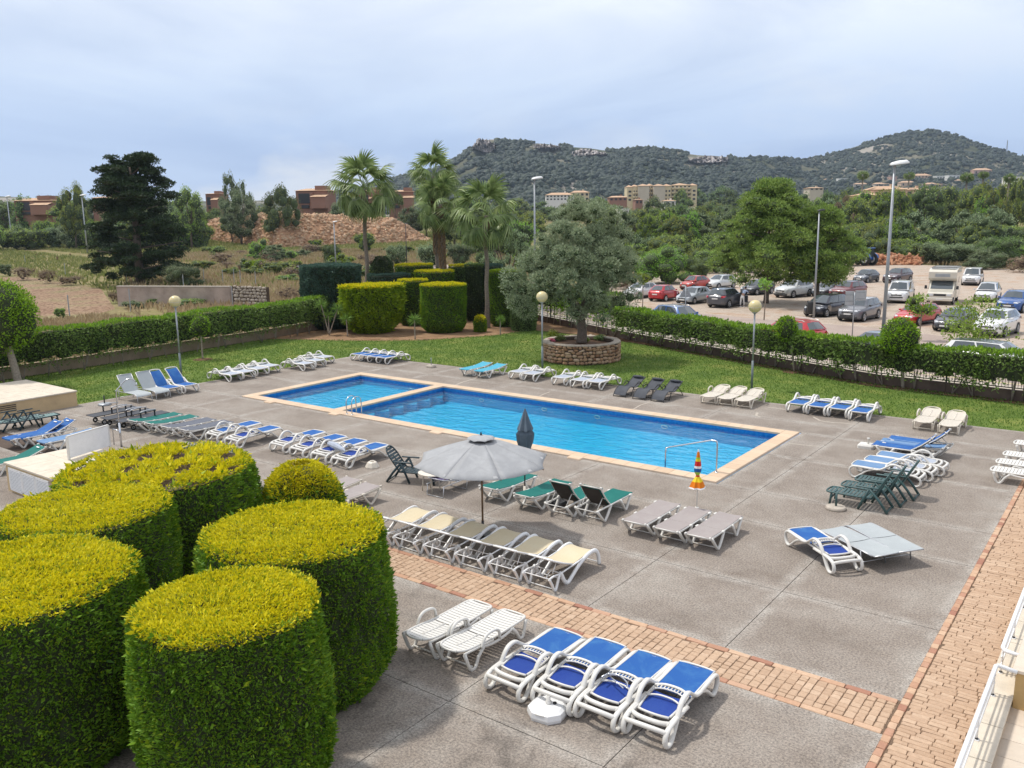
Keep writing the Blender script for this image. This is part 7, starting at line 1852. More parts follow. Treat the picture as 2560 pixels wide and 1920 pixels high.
# ================================================================== vehicles (forward is +Y local)
def car_paint(name, col, metal=.15):
    m, nt, b = nodes_of(name); b.inputs['Base Color'].default_value = (*col, 1); b.inputs['Roughness'].default_value = .32; b.inputs['Metallic'].default_value = metal
    b.inputs['Coat Weight'].default_value = .8; b.inputs['Coat Roughness'].default_value = .05
    d = noise(nt, 2.0, 5, .7, vec=wpos(nt)); c = mixc(nt, maprange(nt, d, .45, .8, 0, .22), col, (.30, .24, .19)); nt.links.new(c, b.inputs['Base Color'])
for nm, c in dict(white=(.74, .74, .74), red=(.48, .012, .022), orange_red=(.50, .05, .035), silver=(.40, .44, .47), charcoal=(.075, .08, .095), black=(.022, .026, .040), grey=(.15, .155, .175), maroon=(.055, .025, .035), slate=(.11, .125, .15), blue=(.006, .08, .30), dark_red=(.17, .02, .025), pearl=(.62, .64, .64), navy=(.03, .06, .16), ivory=(.70, .66, .56)).items(): car_paint('paint_' + nm, c)
m, nt, b = nodes_of('car_glass'); b.inputs['Base Color'].default_value = (.05, .065, .075, 1); b.inputs['Roughness'].default_value = .04; b.inputs['Specular IOR Level'].default_value = .9; b.inputs['Coat Weight'].default_value = .6  # base colour lifted to stand in for a faint sky reflection
m, nt, b = nodes_of('head_glass'); b.inputs['Base Color'].default_value = (.62, .64, .66, 1); b.inputs['Roughness'].default_value = .1; b.inputs['Coat Weight'].default_value = 1
m, nt, b = nodes_of('tail_glass'); b.inputs['Base Color'].default_value = (.42, .01, .02, 1); b.inputs['Roughness'].default_value = .12; b.inputs['Coat Weight'].default_value = 1
plain('plastic_trim', (.025, .026, .028), .55); plain('plate_white', (.72, .72, .70), .4, var=.03)
TYPES = dict(  # L, W, H, belt front, cowl y, cowl z, screen top y, roof end y, rear glass bottom y, rear belt z, wheelbase, wheel r
    hatch=(4.0, 1.72, 1.45, .70, .95, .92, .28, -1.35, -1.80, .98, 2.48, .30),
    small=(3.58, 1.63, 1.49, .74, .92, .95, .38, -.98, -1.58, .98, 2.30, .29),
    suv=(4.35, 1.84, 1.62, .86, .95, 1.06, .30, -1.62, -2.02, 1.10, 2.62, .35),
    mpv=(4.28, 1.76, 1.62, .76, 1.30, 1.00, .45, -1.60, -1.98, 1.02, 2.70, .31),
    van=(4.40, 1.84, 1.84, .92, 1.35, 1.12, .80, -2.02, -2.14, 1.06, 2.78, .33),
    estate=(4.65, 1.82, 1.50, .74, 1.10, .95, .35, -1.85, -2.20, 1.00, 2.70, .32))
def make_car(kind, paint, label, roof=None, clad=False, rails=False, wheelc='aluminium', door_open=False):
    L, W, H, hf, yc, zc, yw, yr, yb, zb, wb, wr = TYPES[kind]; h = L / 2; w = W / 2
    t = empty('parked_car'); t['label'] = label; t['category'] = 'van' if kind == 'van' else 'car'; t['group'] = 'parked cars'
    P_ = 'paint_' + paint
    ys = [h, h - .05, h - .18, h - .45, h - .9, yc, yc - .6, 0, -.7, yb + .1, -h + .22, -h + .06, -h]
    belt = lambda y: np.interp(y, [-h, -h + .06, -h + .22, yb, 0, yc, h - .9, h - .45, h - .18, h - .05, h], [zb - .22, zb - .08, zb - .01, zb, (zb + zc) / 2 - .02, zc, hf + .13, hf + .07, hf, hf - .10, hf - .26])
    wid = lambda y: np.interp(y, [-h, -h + .06, -h + .25, -h + .8, h - 1.0, h - .35, h - .12, h - .04, h], [w * .72, w * .86, w * .95, w, w, w * .93, w * .80, w * .70, w * .56])
    bot = lambda y: np.interp(y, [-h, -h + .2, -h + .5, h - .5, h - .2, h], [.36, .26, .20, .18, .22, .32])
    rows = []
    for y in ys:
        W_, B_, b0 = wid(y), belt(y), bot(y); m1 = b0 + (B_ - b0) * .30; m2 = b0 + (B_ - b0) * .72; cr_ = .035 if y < yc else .05
        half = [(W_ * .82, b0), (W_ * .97, b0 + .05), (W_ * .995, m1), (W_, m2), (W_ * .965, B_ - .05), (W_ * .89, B_), (W_ * .5, B_ + cr_ * .8), (0, B_ + cr_)]
        rows.append([(x, y, z) for x, z in half] + [(-x, y, z) for x, z in half[-2::-1]])
    mb = MB(); mb.sheet(rows)
    mb.add(rows[0], [list(range(15))]); mb.add(rows[-1], [list(range(15))[::-1]]); mb.add([(r[0][0], r[0][1], r[0][2]) for r in rows] + [(r[-1][0], r[-1][1], r[-1][2]) for r in rows], [[i, i + 1, len(rows) + i + 1, len(rows) + i] for i in range(len(rows) - 1)])
    mb.build('body', P_, t, True)
    # greenhouse
    def ring(y, wx, z): return wx, y, z
    base = [(w * .90, yc, zc + .01), (w * .925, (yc + yb) / 2, (zc + zb) / 2 + .0), (w * .90, yb, zb + .01)]
    topw = w * .70 if kind != 'van' else w * .80
    top = [(topw * .93, yw, H - .06), (topw, (yw + yr) / 2, H - .035), (topw * .93, yr, H - .07)]
    vs = [*base, *top]; vs2 = [(-x, y, z) for x, y, z in vs]; ridge = [(0, yc + .04, zc + .05), (0, yw + .05, H - .035), (0, (yw + yr) / 2, H), (0, yr - .03, H - .04), (0, yb - .05, zb + .03)]
    mb = MB(); V = vs + vs2 + ridge
    mb.cur = 0
    mb.add(V, [[0, 1, 4, 3], [1, 2, 5, 4], [6, 9, 10, 7], [7, 10, 11, 8], [0, 3, 13, 12], [6, 12, 13, 9], [2, 16, 15, 5], [8, 11, 15, 16]])
    mb.cur = 1; b_ = len(mb.v); mb.add(V, [[3, 4, 14, 13], [4, 5, 15, 14], [9, 13, 14, 10], [10, 14, 15, 11]])
    mb.build('cabin', [P_, 'paint_' + (roof or paint)], t, True)
    def pane(name, q, mat='car_glass', inset=(.06, .08), off=.012, parent=None):
        """quad q (a b c d), pushed outwards"""
        A = [Vector(p) for p in q]; c = sum(A, Vector()) / 4; n = (A[1] - A[0]).cross(A[3] - A[0]).normalized()
        if n.dot(c - Vector((0, (yw + yr) / 2, .9))) < 0: n = -n
        e = lambda s, r: A[0] * (1 - s) * (1 - r) + A[1] * s * (1 - r) + A[2] * s * r + A[3] * (1 - s) * r
        a_, b2 = inset; pts = [e(a_, b2), e(.5, b2 * .7), e(1 - a_, b2), e(1 - a_, 1 - b2), e(.5, 1 - b2 * .7), e(a_, 1 - b2)]
        bow = W * .03 if name != 'side_window' else .01
        vs = [tuple(p + n * (off + (bow if i in (1, 4) else 0))) for i, p in enumerate(pts)]; mb = MB(); mb.add(vs, [[0, 1, 4, 5], [1, 2, 3, 4]] if True else []); mb.build(name, mat, t)
    T = lambda i: Vector(V[i])
    pane('windscreen', [T(0), T(6), T(9), T(3)], inset=(.07, .07)); pane('rear_window', [T(2), T(8), T(11), T(5)], inset=(.10, .10))
    for s in (0, 6):
        a, m_, c = T(s), T(s + 1), T(s + 2); ta, tm, tc = T(s + 3), T(s + 4), T(s + 5)
        pane('side_window', [a.lerp(m_, .10), m_, tm, ta.lerp(tm, .03)], inset=(.04, .10), off=.010)
        pane('side_window', [m_, m_.lerp(c, .80), tm.lerp(tc, .86), tm], inset=(.04, .10), off=.010)
    # wheels and arches
    for sx in (-1, 1):
        for yy in (wb / 2 + .03, -wb / 2 + .03):
            a_ = MB(); n = 18; c0 = sx * (w + .004); cc = sx * (w * .90)
            a_.add([(c0, yy + math.cos(q) * (wr + .055), wr + math.sin(q) * (wr + .055)) for q in np.linspace(-.35, PI + .35, n)] + [(c0, yy, .22)], [[i, i + 1, n] for i in range(n - 1)]); a_.build('arch_shade_disc', 'plastic_trim' if clad else 'black_rubber', t)  # flat black disc, the arch opening's shade put in as colour
            mb = MB(); mb.wheel((sx * (w - .085), yy, wr), wr, .21, 20); wh = mb.build('wheel', 'black_rubber', t, True)
            mb = MB(); R_ = wr * .64; vs = [(sx * (w + .010), yy + math.cos(q) * R_, wr + math.sin(q) * R_) for q in np.linspace(0, 2 * PI, 21)[:-1]] + [(sx * (w + .022), yy, wr)]
            for k in range(5):
                q = 2 * PI * k / 5; d = Vector((0, math.cos(q), math.sin(q))); s_ = Vector((0, -math.sin(q), math.cos(q))); o = Vector((sx * (w + .020), yy, wr))
                mb.add([tuple(o - s_ * .045), tuple(o + s_ * .045), tuple(o + d * R_ * .97 + s_ * .03), tuple(o + d * R_ * .97 - s_ * .03)], [[0, 1, 2, 3]])
            mb.tube([(sx * (w + .016), yy + math.cos(q) * R_, wr + math.sin(q) * R_) for q in np.linspace(0, 2 * PI, 17)[:-1]], .018, 4, closed=True)
            mb.build('rim', wheelc, wh)
    # lights, grille, plates, mirrors, trims
    for s in (-1, 1):
        mb = MB(); z1 = hf - .06; mb.add([(s * w * .40, h - .045, z1 - .02), (s * w * .72, h - .10, z1 - .05), (s * w * .90, h - .42, z1 + .06), (s * w * .80, h - .30, z1 + .09), (s * w * .45, h - .10, z1 + .06)], [[0, 1, 2, 3, 4]])
        mb.v = [(x * 1.012, y + .022, z + .012) for x, y, z in mb.v]; mb.build('headlight', 'head_glass', t)
        mb = MB(); zt = zb - .12; mb.add([(s * w * .62, -h - .012, zt - .10), (s * w * .90, -h + .06, zt - .10), (s * w * .97, -h + .34, zt + .02), (s * w * .93, -h + .28, zt + .09), (s * w * .66, -h + .015, zt + .07)], [[0, 1, 2, 3, 4]])
        mb.v = [(x * 1.012, y - .02, z) for x, y, z in mb.v]; mb.build('tail_light', 'tail_glass', t)
        mb = MB(); mb.box((s * (w + .09), yc - .32, zc + .06), (.17, .12, .12), bev=.03); mb.build('mirror', P_ if paint in ('white', 'silver', 'red', 'blue', 'pearl') else 'plastic_trim', t)
        for yy in (yc - .75, yc - 1.65): mb = MB(); mb.box((s * (w + .006), yy, zc - .16), (.02, .14, .025)); mb.build('door_handle', 'plastic_trim' if clad else P_, t)
        mb = MB(); mb.box((s * (w - .002), 0, .235), (.03, wb - .78, .10)); mb.build('sill', 'plastic_trim', t)
        if rails: mb = MB(); mb.tube([(s * topw * .93, yw - .05, H - .02), (s * topw * .95, yw - .2, H + .03), (s * topw * .95, yr + .2, H + .03), (s * topw * .93, yr + .05, H - .02)], .018, 5); mb.build('roof_rail', 'aluminium', t)
    zf = hf - .30; mb = MB(); mb.box((0, h - .01, zf + .12), (w * .95, .06, .09), bev=.02); mb.box((0, h - .01, zf - .08), (w * 1.15, .06, .10), bev=.02); mb.build('grille', 'plastic_trim', t)
    mb = MB(); mb.box((0, h + .028, zf + .02), (.52, .015, .11)); mb.build('number_plate', 'plate_white', t)
    mb = MB(); mb.box((0, h + .03, zf + .21), (.13, .02, .05), bev=.01); mb.build('badge', 'steel', t)
    mb = MB(); mb.box((0, -h - .012, zb - .30), (.52, .015, .11)); mb.build('number_plate', 'plate_white', t)
    if clad:
        mb = MB(); mb.box((0, h - .06, .34), (w * 1.5, .14, .16), bev=.03); mb.box((0, -h + .06, .36), (w * 1.6, .14, .18), bev=.03); mb.build('bumper_cladding', 'plastic_trim', t)
    mb = MB(); mb.box((0, 0, .20), (W * .8, L * .86, .06)); mb.build('underbody', 'black_rubber', t)
    return t
def park(t, px, py, heading, wheel='LF'):
    """px, py: picture point where that wheel touches the ground"""
    kind = t.get('ckind', 'hatch'); L, W, H = TYPES[kind][:3]; wb = TYPES[kind][10]; x, y = G(px, py); a = rad(heading) - HALF
    off = {'LF': (-W / 2 + .1, wb / 2), 'RR': (W / 2 - .1, -wb / 2), 'C': (0, 0)}[wheel]
    t.location = (x - off[0] * math.cos(a) + off[1] * math.sin(a), y - off[0] * math.sin(a) - off[1] * math.cos(a), -.041); t.rotation_euler = (0, 0, a)
    return t
def car(kind, paint, px, py, hd, wheel, label, **k):
    t = make_car(kind, paint, label, **k); t['ckind'] = kind; park(t, px, py, hd, wheel); del t['ckind']; return t
# car park, front line
car('hatch', 'white', 1598, 746, 262, 'LF', 'white hatchback at the left end of the car park')
car('small', 'red', 1662, 753, 87, 'RR', 'bright red hatchback seen from behind between the white and silver cars', wheelc='white_paint')
car('hatch', 'silver', 1734.5, 759.5, 265, 'LF', 'silver hatchback between the red car and the dark SUV')
q3 = car('suv', 'charcoal', 1820, 768.5, 87, 'RR', 'dark grey SUV seen from behind with an open front door and a person beside it', rails=True)
car('small', 'orange_red', 1737, 722, 255, 'C', 'coral red small car parked behind the silver hatchback')
car('hatch', 'pearl', 1800, 719, 255, 'C', 'whitish car half hidden by the pine behind the dark SUV')
car('hatch', 'black', 1893, 734, 256, 'C', 'dark car in the shade under the large pine')
car('suv', 'pearl', 1982, 744, 255, 'LF', 'white and black SUV behind the trunks of the pines', clad=True)
car('hatch', 'slate', 2072, 739, 255, 'C', 'dull blue-grey car behind the dark red one')
car('suv', 'dark_red', 2118, 744, 257, 'C', 'dark red SUV with black roof behind the black people carrier', roof='black')
car('mpv', 'black', 2064.5, 791.5, 257, 'LF', 'black people carrier behind the litter bin')
car('suv', 'grey', 2157.5, 803, 263, 'LF', 'grey crossover with white roof behind the back of the road sign', roof='white', rails=True, clad=True)
car('small', 'slate', 2167.5, 706.5, 257, 'LF', 'small slate grey rounded car alone near the tractor')
car('suv', 'maroon', 2243, 705, 258, 'C', 'dark maroon SUV behind the tall lamp post')
car('van', 'white', 2268.5, 757, 274, 'LF', 'white family van right of the tall lamp post', rails=True)
car('van', 'white', 2448, 713, 273, 'LF', 'white delivery van with black bumper behind the camper', clad=True)
car('mpv', 'white', 2488, 754, 271, 'LF', 'white people carrier between the camper and the blue SUV')
car('suv', 'blue', 2554, 781, 263, 'LF', 'bright blue SUV at the right picture edge', rails=True)
car('hatch', 'red', 2295, 813, 254, 'LF', 'bright red hatchback in front of the camper')
car('hatch', 'black', 2400, 829, 259, 'LF', 'black hatchback behind the leafy young street tree')
car('suv', 'white', 2509, 842, 262, 'LF', 'large white SUV facing the street on the right', clad=True)
# on the street behind the hedge
def street_car(kind, paint, px, py, zt, hd, label, **k):
    t = make_car(kind, paint, label, **k); x, y = G(px, py, zt); t.location = (x, y, -.036); t.rotation_euler = (0, 0, rad(hd) - HALF); return t
street_car('suv', 'blue', 1700, 763, 1.6, -24, 'blue SUV with black roof and silver rails on the street behind the hedge', roof='black', rails=True)
street_car('suv', 'red', 1975, 797, 1.55, 158, 'red crossover with red roof on the street behind the hedge', rails=True)
street_car('hatch', 'slate', 2235, 831, 1.42, -22, 'dark blue-grey hatchback on the street behind the ball-clipped tree')
street_car('estate', 'white', 2492, 851, 1.48, -12, 'white estate car with black roof on the street at the right', roof='black')
t = make_car('hatch', 'charcoal', 'dark grey hatchback on the track beyond the dry shrubs on the left'); x, y = G(752, 688); t.location = (x, y, -.04); t.rotation_euler = (0, 0, rad(150) - HALF)

# open front door of the SUV and the person beside it
q3m = q3.matrix_basis.copy() if False else None
door = MB(); door.box((0, -.5, .30), (.07, 1.0, .60), bev=.03); door.cur = 1; door.box((0, -.46, .82), (.03, .80, .40)); door.box((0, -.05, .8), (.05, .04, .42))
dr = door.build('front_door', ['paint_charcoal', 'car_glass'], q3); dr.location = (.96, .92, .36); dr.rotation_euler = (0, 0, rad(58))
a3 = q3.rotation_euler.z; loc = Vector((1.42, .12, 0)); pxw = q3.location.x + loc.x * math.cos(a3) - loc.y * math.sin(a3); pyw = q3.location.y + loc.x * math.sin(a3) + loc.y * math.cos(a3)
person = tag(empty('person', (pxw, pyw, -.041), a3 + rad(-8)), 'person in a pale blue top and white trousers leaning towards the dark SUV', 'person')
plain('skin', (.42, .24, .16), .5); plain('pale_blue_cloth', (.42, .50, .66), .8); plain('white_cloth', (.72, .70, .68), .8); plain('dark_hair', (.03, .02, .015), .6); plain('shoe_white', (.6, .6, .6), .6)
def skin_obj(name, verts, edges, rads, mat, root, sub=1, parent=None):
    me = bpy.data.meshes.new(name); me.from_pydata(verts, edges, []); me.materials.append(M[mat]); o = link(name, me, parent)
    sm = o.modifiers.new('skin', 'SKIN'); sm.use_smooth_shade = True
    for v, r in zip(me.skin_vertices[0].data, rads): v.radius = r if hasattr(r, '__len__') else (r, r)
    me.skin_vertices[0].data[root].use_root = True; s = o.modifiers.new('sub', 'SUBSURF'); s.levels = sub; s.render_levels = sub; return o
# facing +Y local, torso bent forward
V = [(0, 0, .92), (0, .10, 1.08), (0, .22, 1.24), (0, .33, 1.38), (0, .40, 1.47), (0, .45, 1.56), (0, .47, 1.64)]
E_ = [(i, i + 1) for i in range(6)]; Rr = [(.15, .11), (.135, .10), (.15, .10), (.13, .09), (.05, .05), (.075, .09), (.07, .085)]
def limb(start, pts, rs):
    i = start
    for p, r in zip(pts, rs): V.append(p); Rr.append((r, r)); E_.append((i, len(V) - 1)); i = len(V) - 1
    return i
for s in (-1, 1):
    limb(0, [(s * .10, .0, .82), (s * .11, .06 * s, .47), (s * .11, .02 + .10 * s, .10), (s * .11, .12 + .10 * s, .04)], [.085, .058, .042, .035])
    hand = limb(3, [(s * .19, .34, 1.34), (s * .24, .52, 1.20), (s * .20, .74, 1.28), (s * .19, .80, 1.30)], [.052, .040, .030, .028])
    for k in range(4): b0 = V[hand]; limb(hand, [(b0[0] + (k - 1.5) * .02, b0[1] + .045, b0[2] + .005), (b0[0] + (k - 1.5) * .022, b0[1] + .075 - abs(k - 1.3) * .008, b0[2] - .012)], [.009, .007])
    b0 = V[hand]; limb(hand, [(b0[0] - s * .035, b0[1] + .01, b0[2]), (b0[0] - s * .05, b0[1] + .04, b0[2])], [.010, .008])
skin_obj('body', V, E_, Rr, 'skin', 0, 1, person)
tv = [(0, .08, 1.04), (0, .22, 1.24), (0, .33, 1.385), (0, .37, 1.43)]; te = [(0, 1), (1, 2), (2, 3)]; tr_ = [(.155, .115), (.17, .12), (.15, .105), (.07, .07)]
for s in (-1, 1): i0 = len(tv); tv += [(s * .19, .34, 1.34), (s * .24, .50, 1.215), (s * .21, .66, 1.25)]; te += [(2, i0), (i0, i0 + 1), (i0 + 1, i0 + 2)]; tr_ += [(.064, .064), (.052, .052), (.042, .042)]
skin_obj('shirt', tv, te, tr_, 'pale_blue_cloth', 0, 1, person)
tv = [(0, .08, 1.02), (0, 0, .91)]; te = [(0, 1)]; tr_ = [(.15, .115), (.165, .13)]
for s in (-1, 1): i0 = len(tv); tv += [(s * .10, 0, .80), (s * .11, .06 * s, .47), (s * .11, .02 + .10 * s, .13)]; te += [(1, i0), (i0, i0 + 1), (i0 + 1, i0 + 2)]; tr_ += [(.10, .10), (.072, .072), (.058, .058)]
skin_obj('trousers', tv, te, tr_, 'white_cloth', 1, 1, person)
Vv, F = ellipsoid((0, .445, 1.625), (.088, .105, .105), 12, 8, RS(1), .04); link('hair', fast_mesh('hair', Vv, F, None, ['dark_hair'], True), person)
for s in (-1, 1): mb = MB(); mb.box((s * .11, .07 + .10 * s, .035), (.09, .27, .07), bev=.025); mb.build('shoe', 'shoe_white', person)

# camper van
cx, cy = G(2380, 760); a = rad(275) - HALF; W, wb, wr = 2.0, 3.2, .33
cam_ = tag(empty('camper_van', (cx + (W / 2 - .1) * math.cos(a) + 1.6 * math.sin(a), cy + (W / 2 - .1) * math.sin(a) - 1.6 * math.cos(a), -.041), a), 'old ivory camper van with an overcab bunk in the car park', 'camper van')
mb = MB(); mb.box((0, -1.35, 1.62), (2.18, 3.9, 2.25), bev=.08); mb.build('living_body', 'paint_ivory', cam_)
mb = MB()
sec = [(.55, 1.95), (1.25, 2.0), (1.45, 2.2), (1.45, 2.72), (1.2, 2.92), (.2, 3.0), (-3.3, 3.0), (-3.3, 2.76), (.55, 2.76)]
vs = [(x, y, z) for x in (-1.09, 1.09) for y, z in sec]; n = len(sec); mb.add(vs, [[i, (i + 1) % n, n + (i + 1) % n, n + i] for i in range(n)] + [list(range(n)), list(range(n, 2 * n))[::-1]]); mb.build('overcab_bunk', 'paint_ivory', cam_)
mb = MB(); sec = [(2.62, .35), (2.70, .55), (2.68, .98), (2.55, 1.08), (1.75, 1.25), (.98, 1.98), (.5, 2.0), (.5, .35)]; n = len(sec)
vs = [(x * (1 if y < 1.0 else .96), y, z) for x in (-1.0, 1.0) for y, z in sec]; mb.add(vs, [[i, (i + 1) % n, n + (i + 1) % n, n + i] for i in range(n)] + [list(range(n)), list(range(n, 2 * n))[::-1]]); mb.build('cab', 'paint_ivory', cam_)
def quad(name, pts, mat, parent): mb = MB(); mb.add(pts, [list(range(len(pts)))]); return mb.build(name, mat, parent)
quad('windscreen', [(-.86, 1.72, 1.31), (.86, 1.72, 1.31), (.82, 1.06, 1.94), (-.82, 1.06, 1.94)], 'car_glass', cam_); 
for s in (-1, 1):
    quad('side_window', [(s * 1.012, 1.6, 1.25), (s * 1.012, .65, 1.25), (s * 1.012, .65, 1.9), (s * 1.012, 1.15, 1.9)], 'car_glass', cam_)
    quad('side_window', [(s * 1.104, -.6, 1.7), (s * 1.104, -1.5, 1.7), (s * 1.104, -1.5, 2.2), (s * 1.104, -.6, 2.2)], 'car_glass', cam_)
    mb = MB(); mb.box((s * .70, 2.70, .86), (.34, .06, .17), bev=.02); mb.build('headlight', 'head_glass', cam_)
    mb = MB(); mb.box((s * 1.22, 1.75, 1.45), (.20, .10, .30), bev=.03); mb.tube([(s * 1.0, 1.7, 1.3), (s * 1.2, 1.75, 1.35)], .015, 5); mb.build('mirror', 'plastic_trim', cam_)
    for yy in (1.85, -1.9):
        mb = MB(); mb.wheel((s * .93, yy, wr), wr, .2, 18); w_ = mb.build('wheel', 'black_rubber', cam_, True); mb = MB(); mb.wheel((s * 1.0, yy, wr), wr * .55, .08, 14); mb.build('rim', 'aluminium', w_, True)
mb = MB(); mb.box((0, 2.70, .86), (.95, .05, .17), bev=.02); mb.build('grille', 'plastic_trim', cam_)
mb = MB(); mb.box((0, 2.72, .52), (1.98, .16, .22), bev=.04); mb.build('bumper', 'paint_ivory', cam_)
mb = MB(); mb.box((0, 2.81, .52), (.52, .015, .11)); mb.build('number_plate', 'plate_white', cam_)
mb = MB(); mb.box((0, 1.47, 2.45), (1.15, .04, .26), bev=.02); mb.build('bunk_vent', 'slate_panel' if 'slate_panel' in M else 'galvanised', cam_)
mb = MB(); 
for x in (-.98, .98): mb.tube([(x, -3.1, 3.06), (x, .6, 3.06)], .02, 5)
for y in (-3.1, -1.5, 0, .6): mb.tube([(-.98, y, 3.06), (.98, y, 3.06)], .015, 5)
mb.build('roof_rack', 'black_metal', cam_)
for k in range(5): mb = MB(); mb.box((0, .7 - k * .9, 3.01), (1.9, .6, .04), bev=.01); mb.build('roof_hatch', 'paint_white', cam_)

# tractor
tx, ty = G(2168, 663); ta = rad(160)
tr_o = tag(empty('tractor', (tx, ty, -.04), ta - HALF), 'blue tractor with a big pale-hubbed rear wheel beyond the pines', 'tractor')
for s in (-1, 1):
    mb = MB(); mb.wheel((s * .95, -.2, .92), .92, .5, 24); w_ = mb.build('rear_wheel', 'black_rubber', tr_o, True); mb = MB(); mb.wheel((s * .98, -.2, .92), .50, .52, 20); mb.build('rim', 'plate_white', w_, True); mb = MB(); mb.lathe([(.22, -.27), (.22, .27)], 12); mb.v = [(z + s * .98, x - .2, y + .92) for x, y, z in mb.v]; mb.build('hub', 'paint_black', w_, True)
    mb = MB(); mb.wheel((s * .85, 2.25, .62), .62, .36, 20); w_ = mb.build('front_wheel', 'black_rubber', tr_o, True); mb = MB(); mb.wheel((s * .87, 2.25, .62), .34, .37, 16); mb.build('rim', 'plate_white', w_, True)
    mb = MB(); mb.tube([(s * .95, -.2 + math.cos(q) * 1.02, .92 + math.sin(q) * 1.02) for q in np.linspace(.2, 2.9, 9)], .06, 5, flat=4); mb.build('mudguard', 'paint_blue', tr_o)
mb = MB(); mb.box((0, 1.85, 1.25), (.80, 1.75, .75), bev=.12); mb.build('bonnet', 'paint_blue', tr_o)
mb = MB(); mb.box((0, 1.0, .8), (.6, 3.0, .5), bev=.05); mb.build('chassis', 'black_metal', tr_o)
mb = MB(); mb.box((0, .15, 1.15), (1.3, 1.5, .5), bev=.05); mb.build('cab_base', 'paint_blue', tr_o)
for x in (-.68, .68):
    for y in (-.65, .9): mb = MB(); mb.box((x, y, 1.95), (.07, .07, 1.3)); mb.build('pillar', 'plastic_trim', tr_o)
mb = MB(); mb.box((0, .12, 1.95), (1.3, 1.48, 1.2)); mb.build('cab_glass', 'car_glass', tr_o)
mb = MB(); mb.box((0, .12, 2.66), (1.55, 1.8, .18), bev=.07); mb.build('roof', 'paint_blue', tr_o)
mb = MB(); mb.tube([(.3, 1.3, 1.6), (.3, 1.3, 2.5)], .05, 8); mb.build('exhaust', 'black_metal', tr_o)

# ================================================================== street furniture
def lamp_post(px, base, top, label, arm=.0, head='white_paint', hr=.38, r=.07, d=None, dark=False, pole='galvanised'):
    x, y = G(px, base); H = z_for(x, y, top); s = H / 8.0; t = tag(empty('street_lamp', (x, y, -.03)), label, 'street lamp', 'street lamps')
    mb = MB(); mb.tube([(0, 0, 0), (0, 0, H * .5), (0, 0, H)], [r * 1.25, r, r * .7], 10); mb.build('pole', pole, t, True)
    ux, uy = rx_, ry_; mb = MB()
    L_ = hr * 1.35; rows = []
    for q, w_, hh in ((-.35, .06, .05), (-.2, .13, .10), (.3, .19, .13), (.8, .15, .12), (1.0, .05, .05)):
        o = Vector((ux, uy, .12)) * (q * L_); n = Vector((-uy, ux, 0)); rows.append([tuple(o + n * w_ * hr / .38 * math.cos(a) + Vector((0, 0, hh * hr / .38 * math.sin(a) + H + .04))) for a in np.linspace(0, PI, 7)])
    mb.sheet(rows, .03); mb.build('lamp_head', head, t, True)
    return t
lamp_post(2204, 885, 412, 'tallest grey street lamp rising from behind the right hedge', hr=.55, r=.088)
lamp_post(2034, 796, 527, 'street lamp with a dark head beside the black people carrier', head='black_metal', hr=.30)
lamp_post(1338, 760, 448, 'street lamp standing behind the olive tree', hr=.55, r=.09)
lamp_post(34, 636, 492, 'street lamp at the far left beside the country track', hr=.8, r=.14)
lamp_post(220, 645, 489, 'leaning street lamp left of the huge cypress', hr=.8, r=.14).rotation_euler = (0, 0, 0)
lamp_post(473, 610, 479, 'street lamp right of the huge cypress', hr=.9, r=.16)
lamp_post(841, 690, 555, 'street lamp left of the left fan palm', hr=.35, r=.09)
lamp_post(1018, 688, 560, 'dark slim street lamp between the palms', head='black_metal', hr=.30, r=.06, pole='black_metal')
# litter bin on the lamp pole
x, y = G(2026, 792); t = tag(empty('litter_bin', (x, y, -.03)), 'dark grey litter bin beside the lamp pole at the car park', 'litter bin')
mb = MB(); mb.lathe([(.20, 0), (.26, .05), (.28, .85), (.26, .95), (.20, .97)], 16, (0, 0, .25)); mb.build('bucket', 'slate_bin', t, True) if 'slate_bin' in M else mb.build('bucket', 'plastic_trim', t, True)
mb = MB(); mb.tube([(-.32, 0, 0), (-.32, 0, .9)], .025, 6); mb.tube([(-.32, 0, .7), (-.2, 0, .7)], .02, 5); mb.build('stand', 'black_metal', t)
# signs seen from behind
def sign_post(px, base, top, label):
    x, y = G(px, base); H = z_for(x, y, top); t = tag(empty('road_sign', (x, y, -.02)), label, 'road sign'); mb = MB(); mb.tube([(0, 0, 0), (0, 0, H)], .035, 8); mb.build('pole', 'galvanised', t, True); return t, H
U, Nn = Vector((rx_, ry_, 0)), Vector((-ry_, rx_, 0))
t, H = sign_post(1712, 820, 715, 'triangular road sign seen from behind in front of the silver hatchback')
mb = MB(); c = Vector((0, 0, H - .40)); tri = [c + U * -.45 + Vector((0, 0, -.35)), c + U * .45 + Vector((0, 0, -.35)), c + Vector((0, 0, .45))]
mb.add([tuple(p + Nn * .04) for p in tri] + [tuple(p + Nn * .055) for p in tri], [[0, 1, 2], [5, 4, 3], [0, 3, 4, 1], [1, 4, 5, 2], [2, 5, 3, 0]]); mb.build('sign_plate', 'galvanised', t)
mb = MB(); mb.box(tuple(c + Nn * .02 + Vector((0, 0, -.2))), (.3, .03, .04), rz=math.atan2(U.y, U.x)); mb.box(tuple(c + Nn * .02 + Vector((0, 0, .1))), (.3, .03, .04), rz=math.atan2(U.y, U.x)); mb.build('bracket', 'aluminium', t)
t, H = sign_post(2130, 845, 730, 'rectangular road sign seen from behind in front of the grey crossover'); az = math.atan2(U.y, U.x)
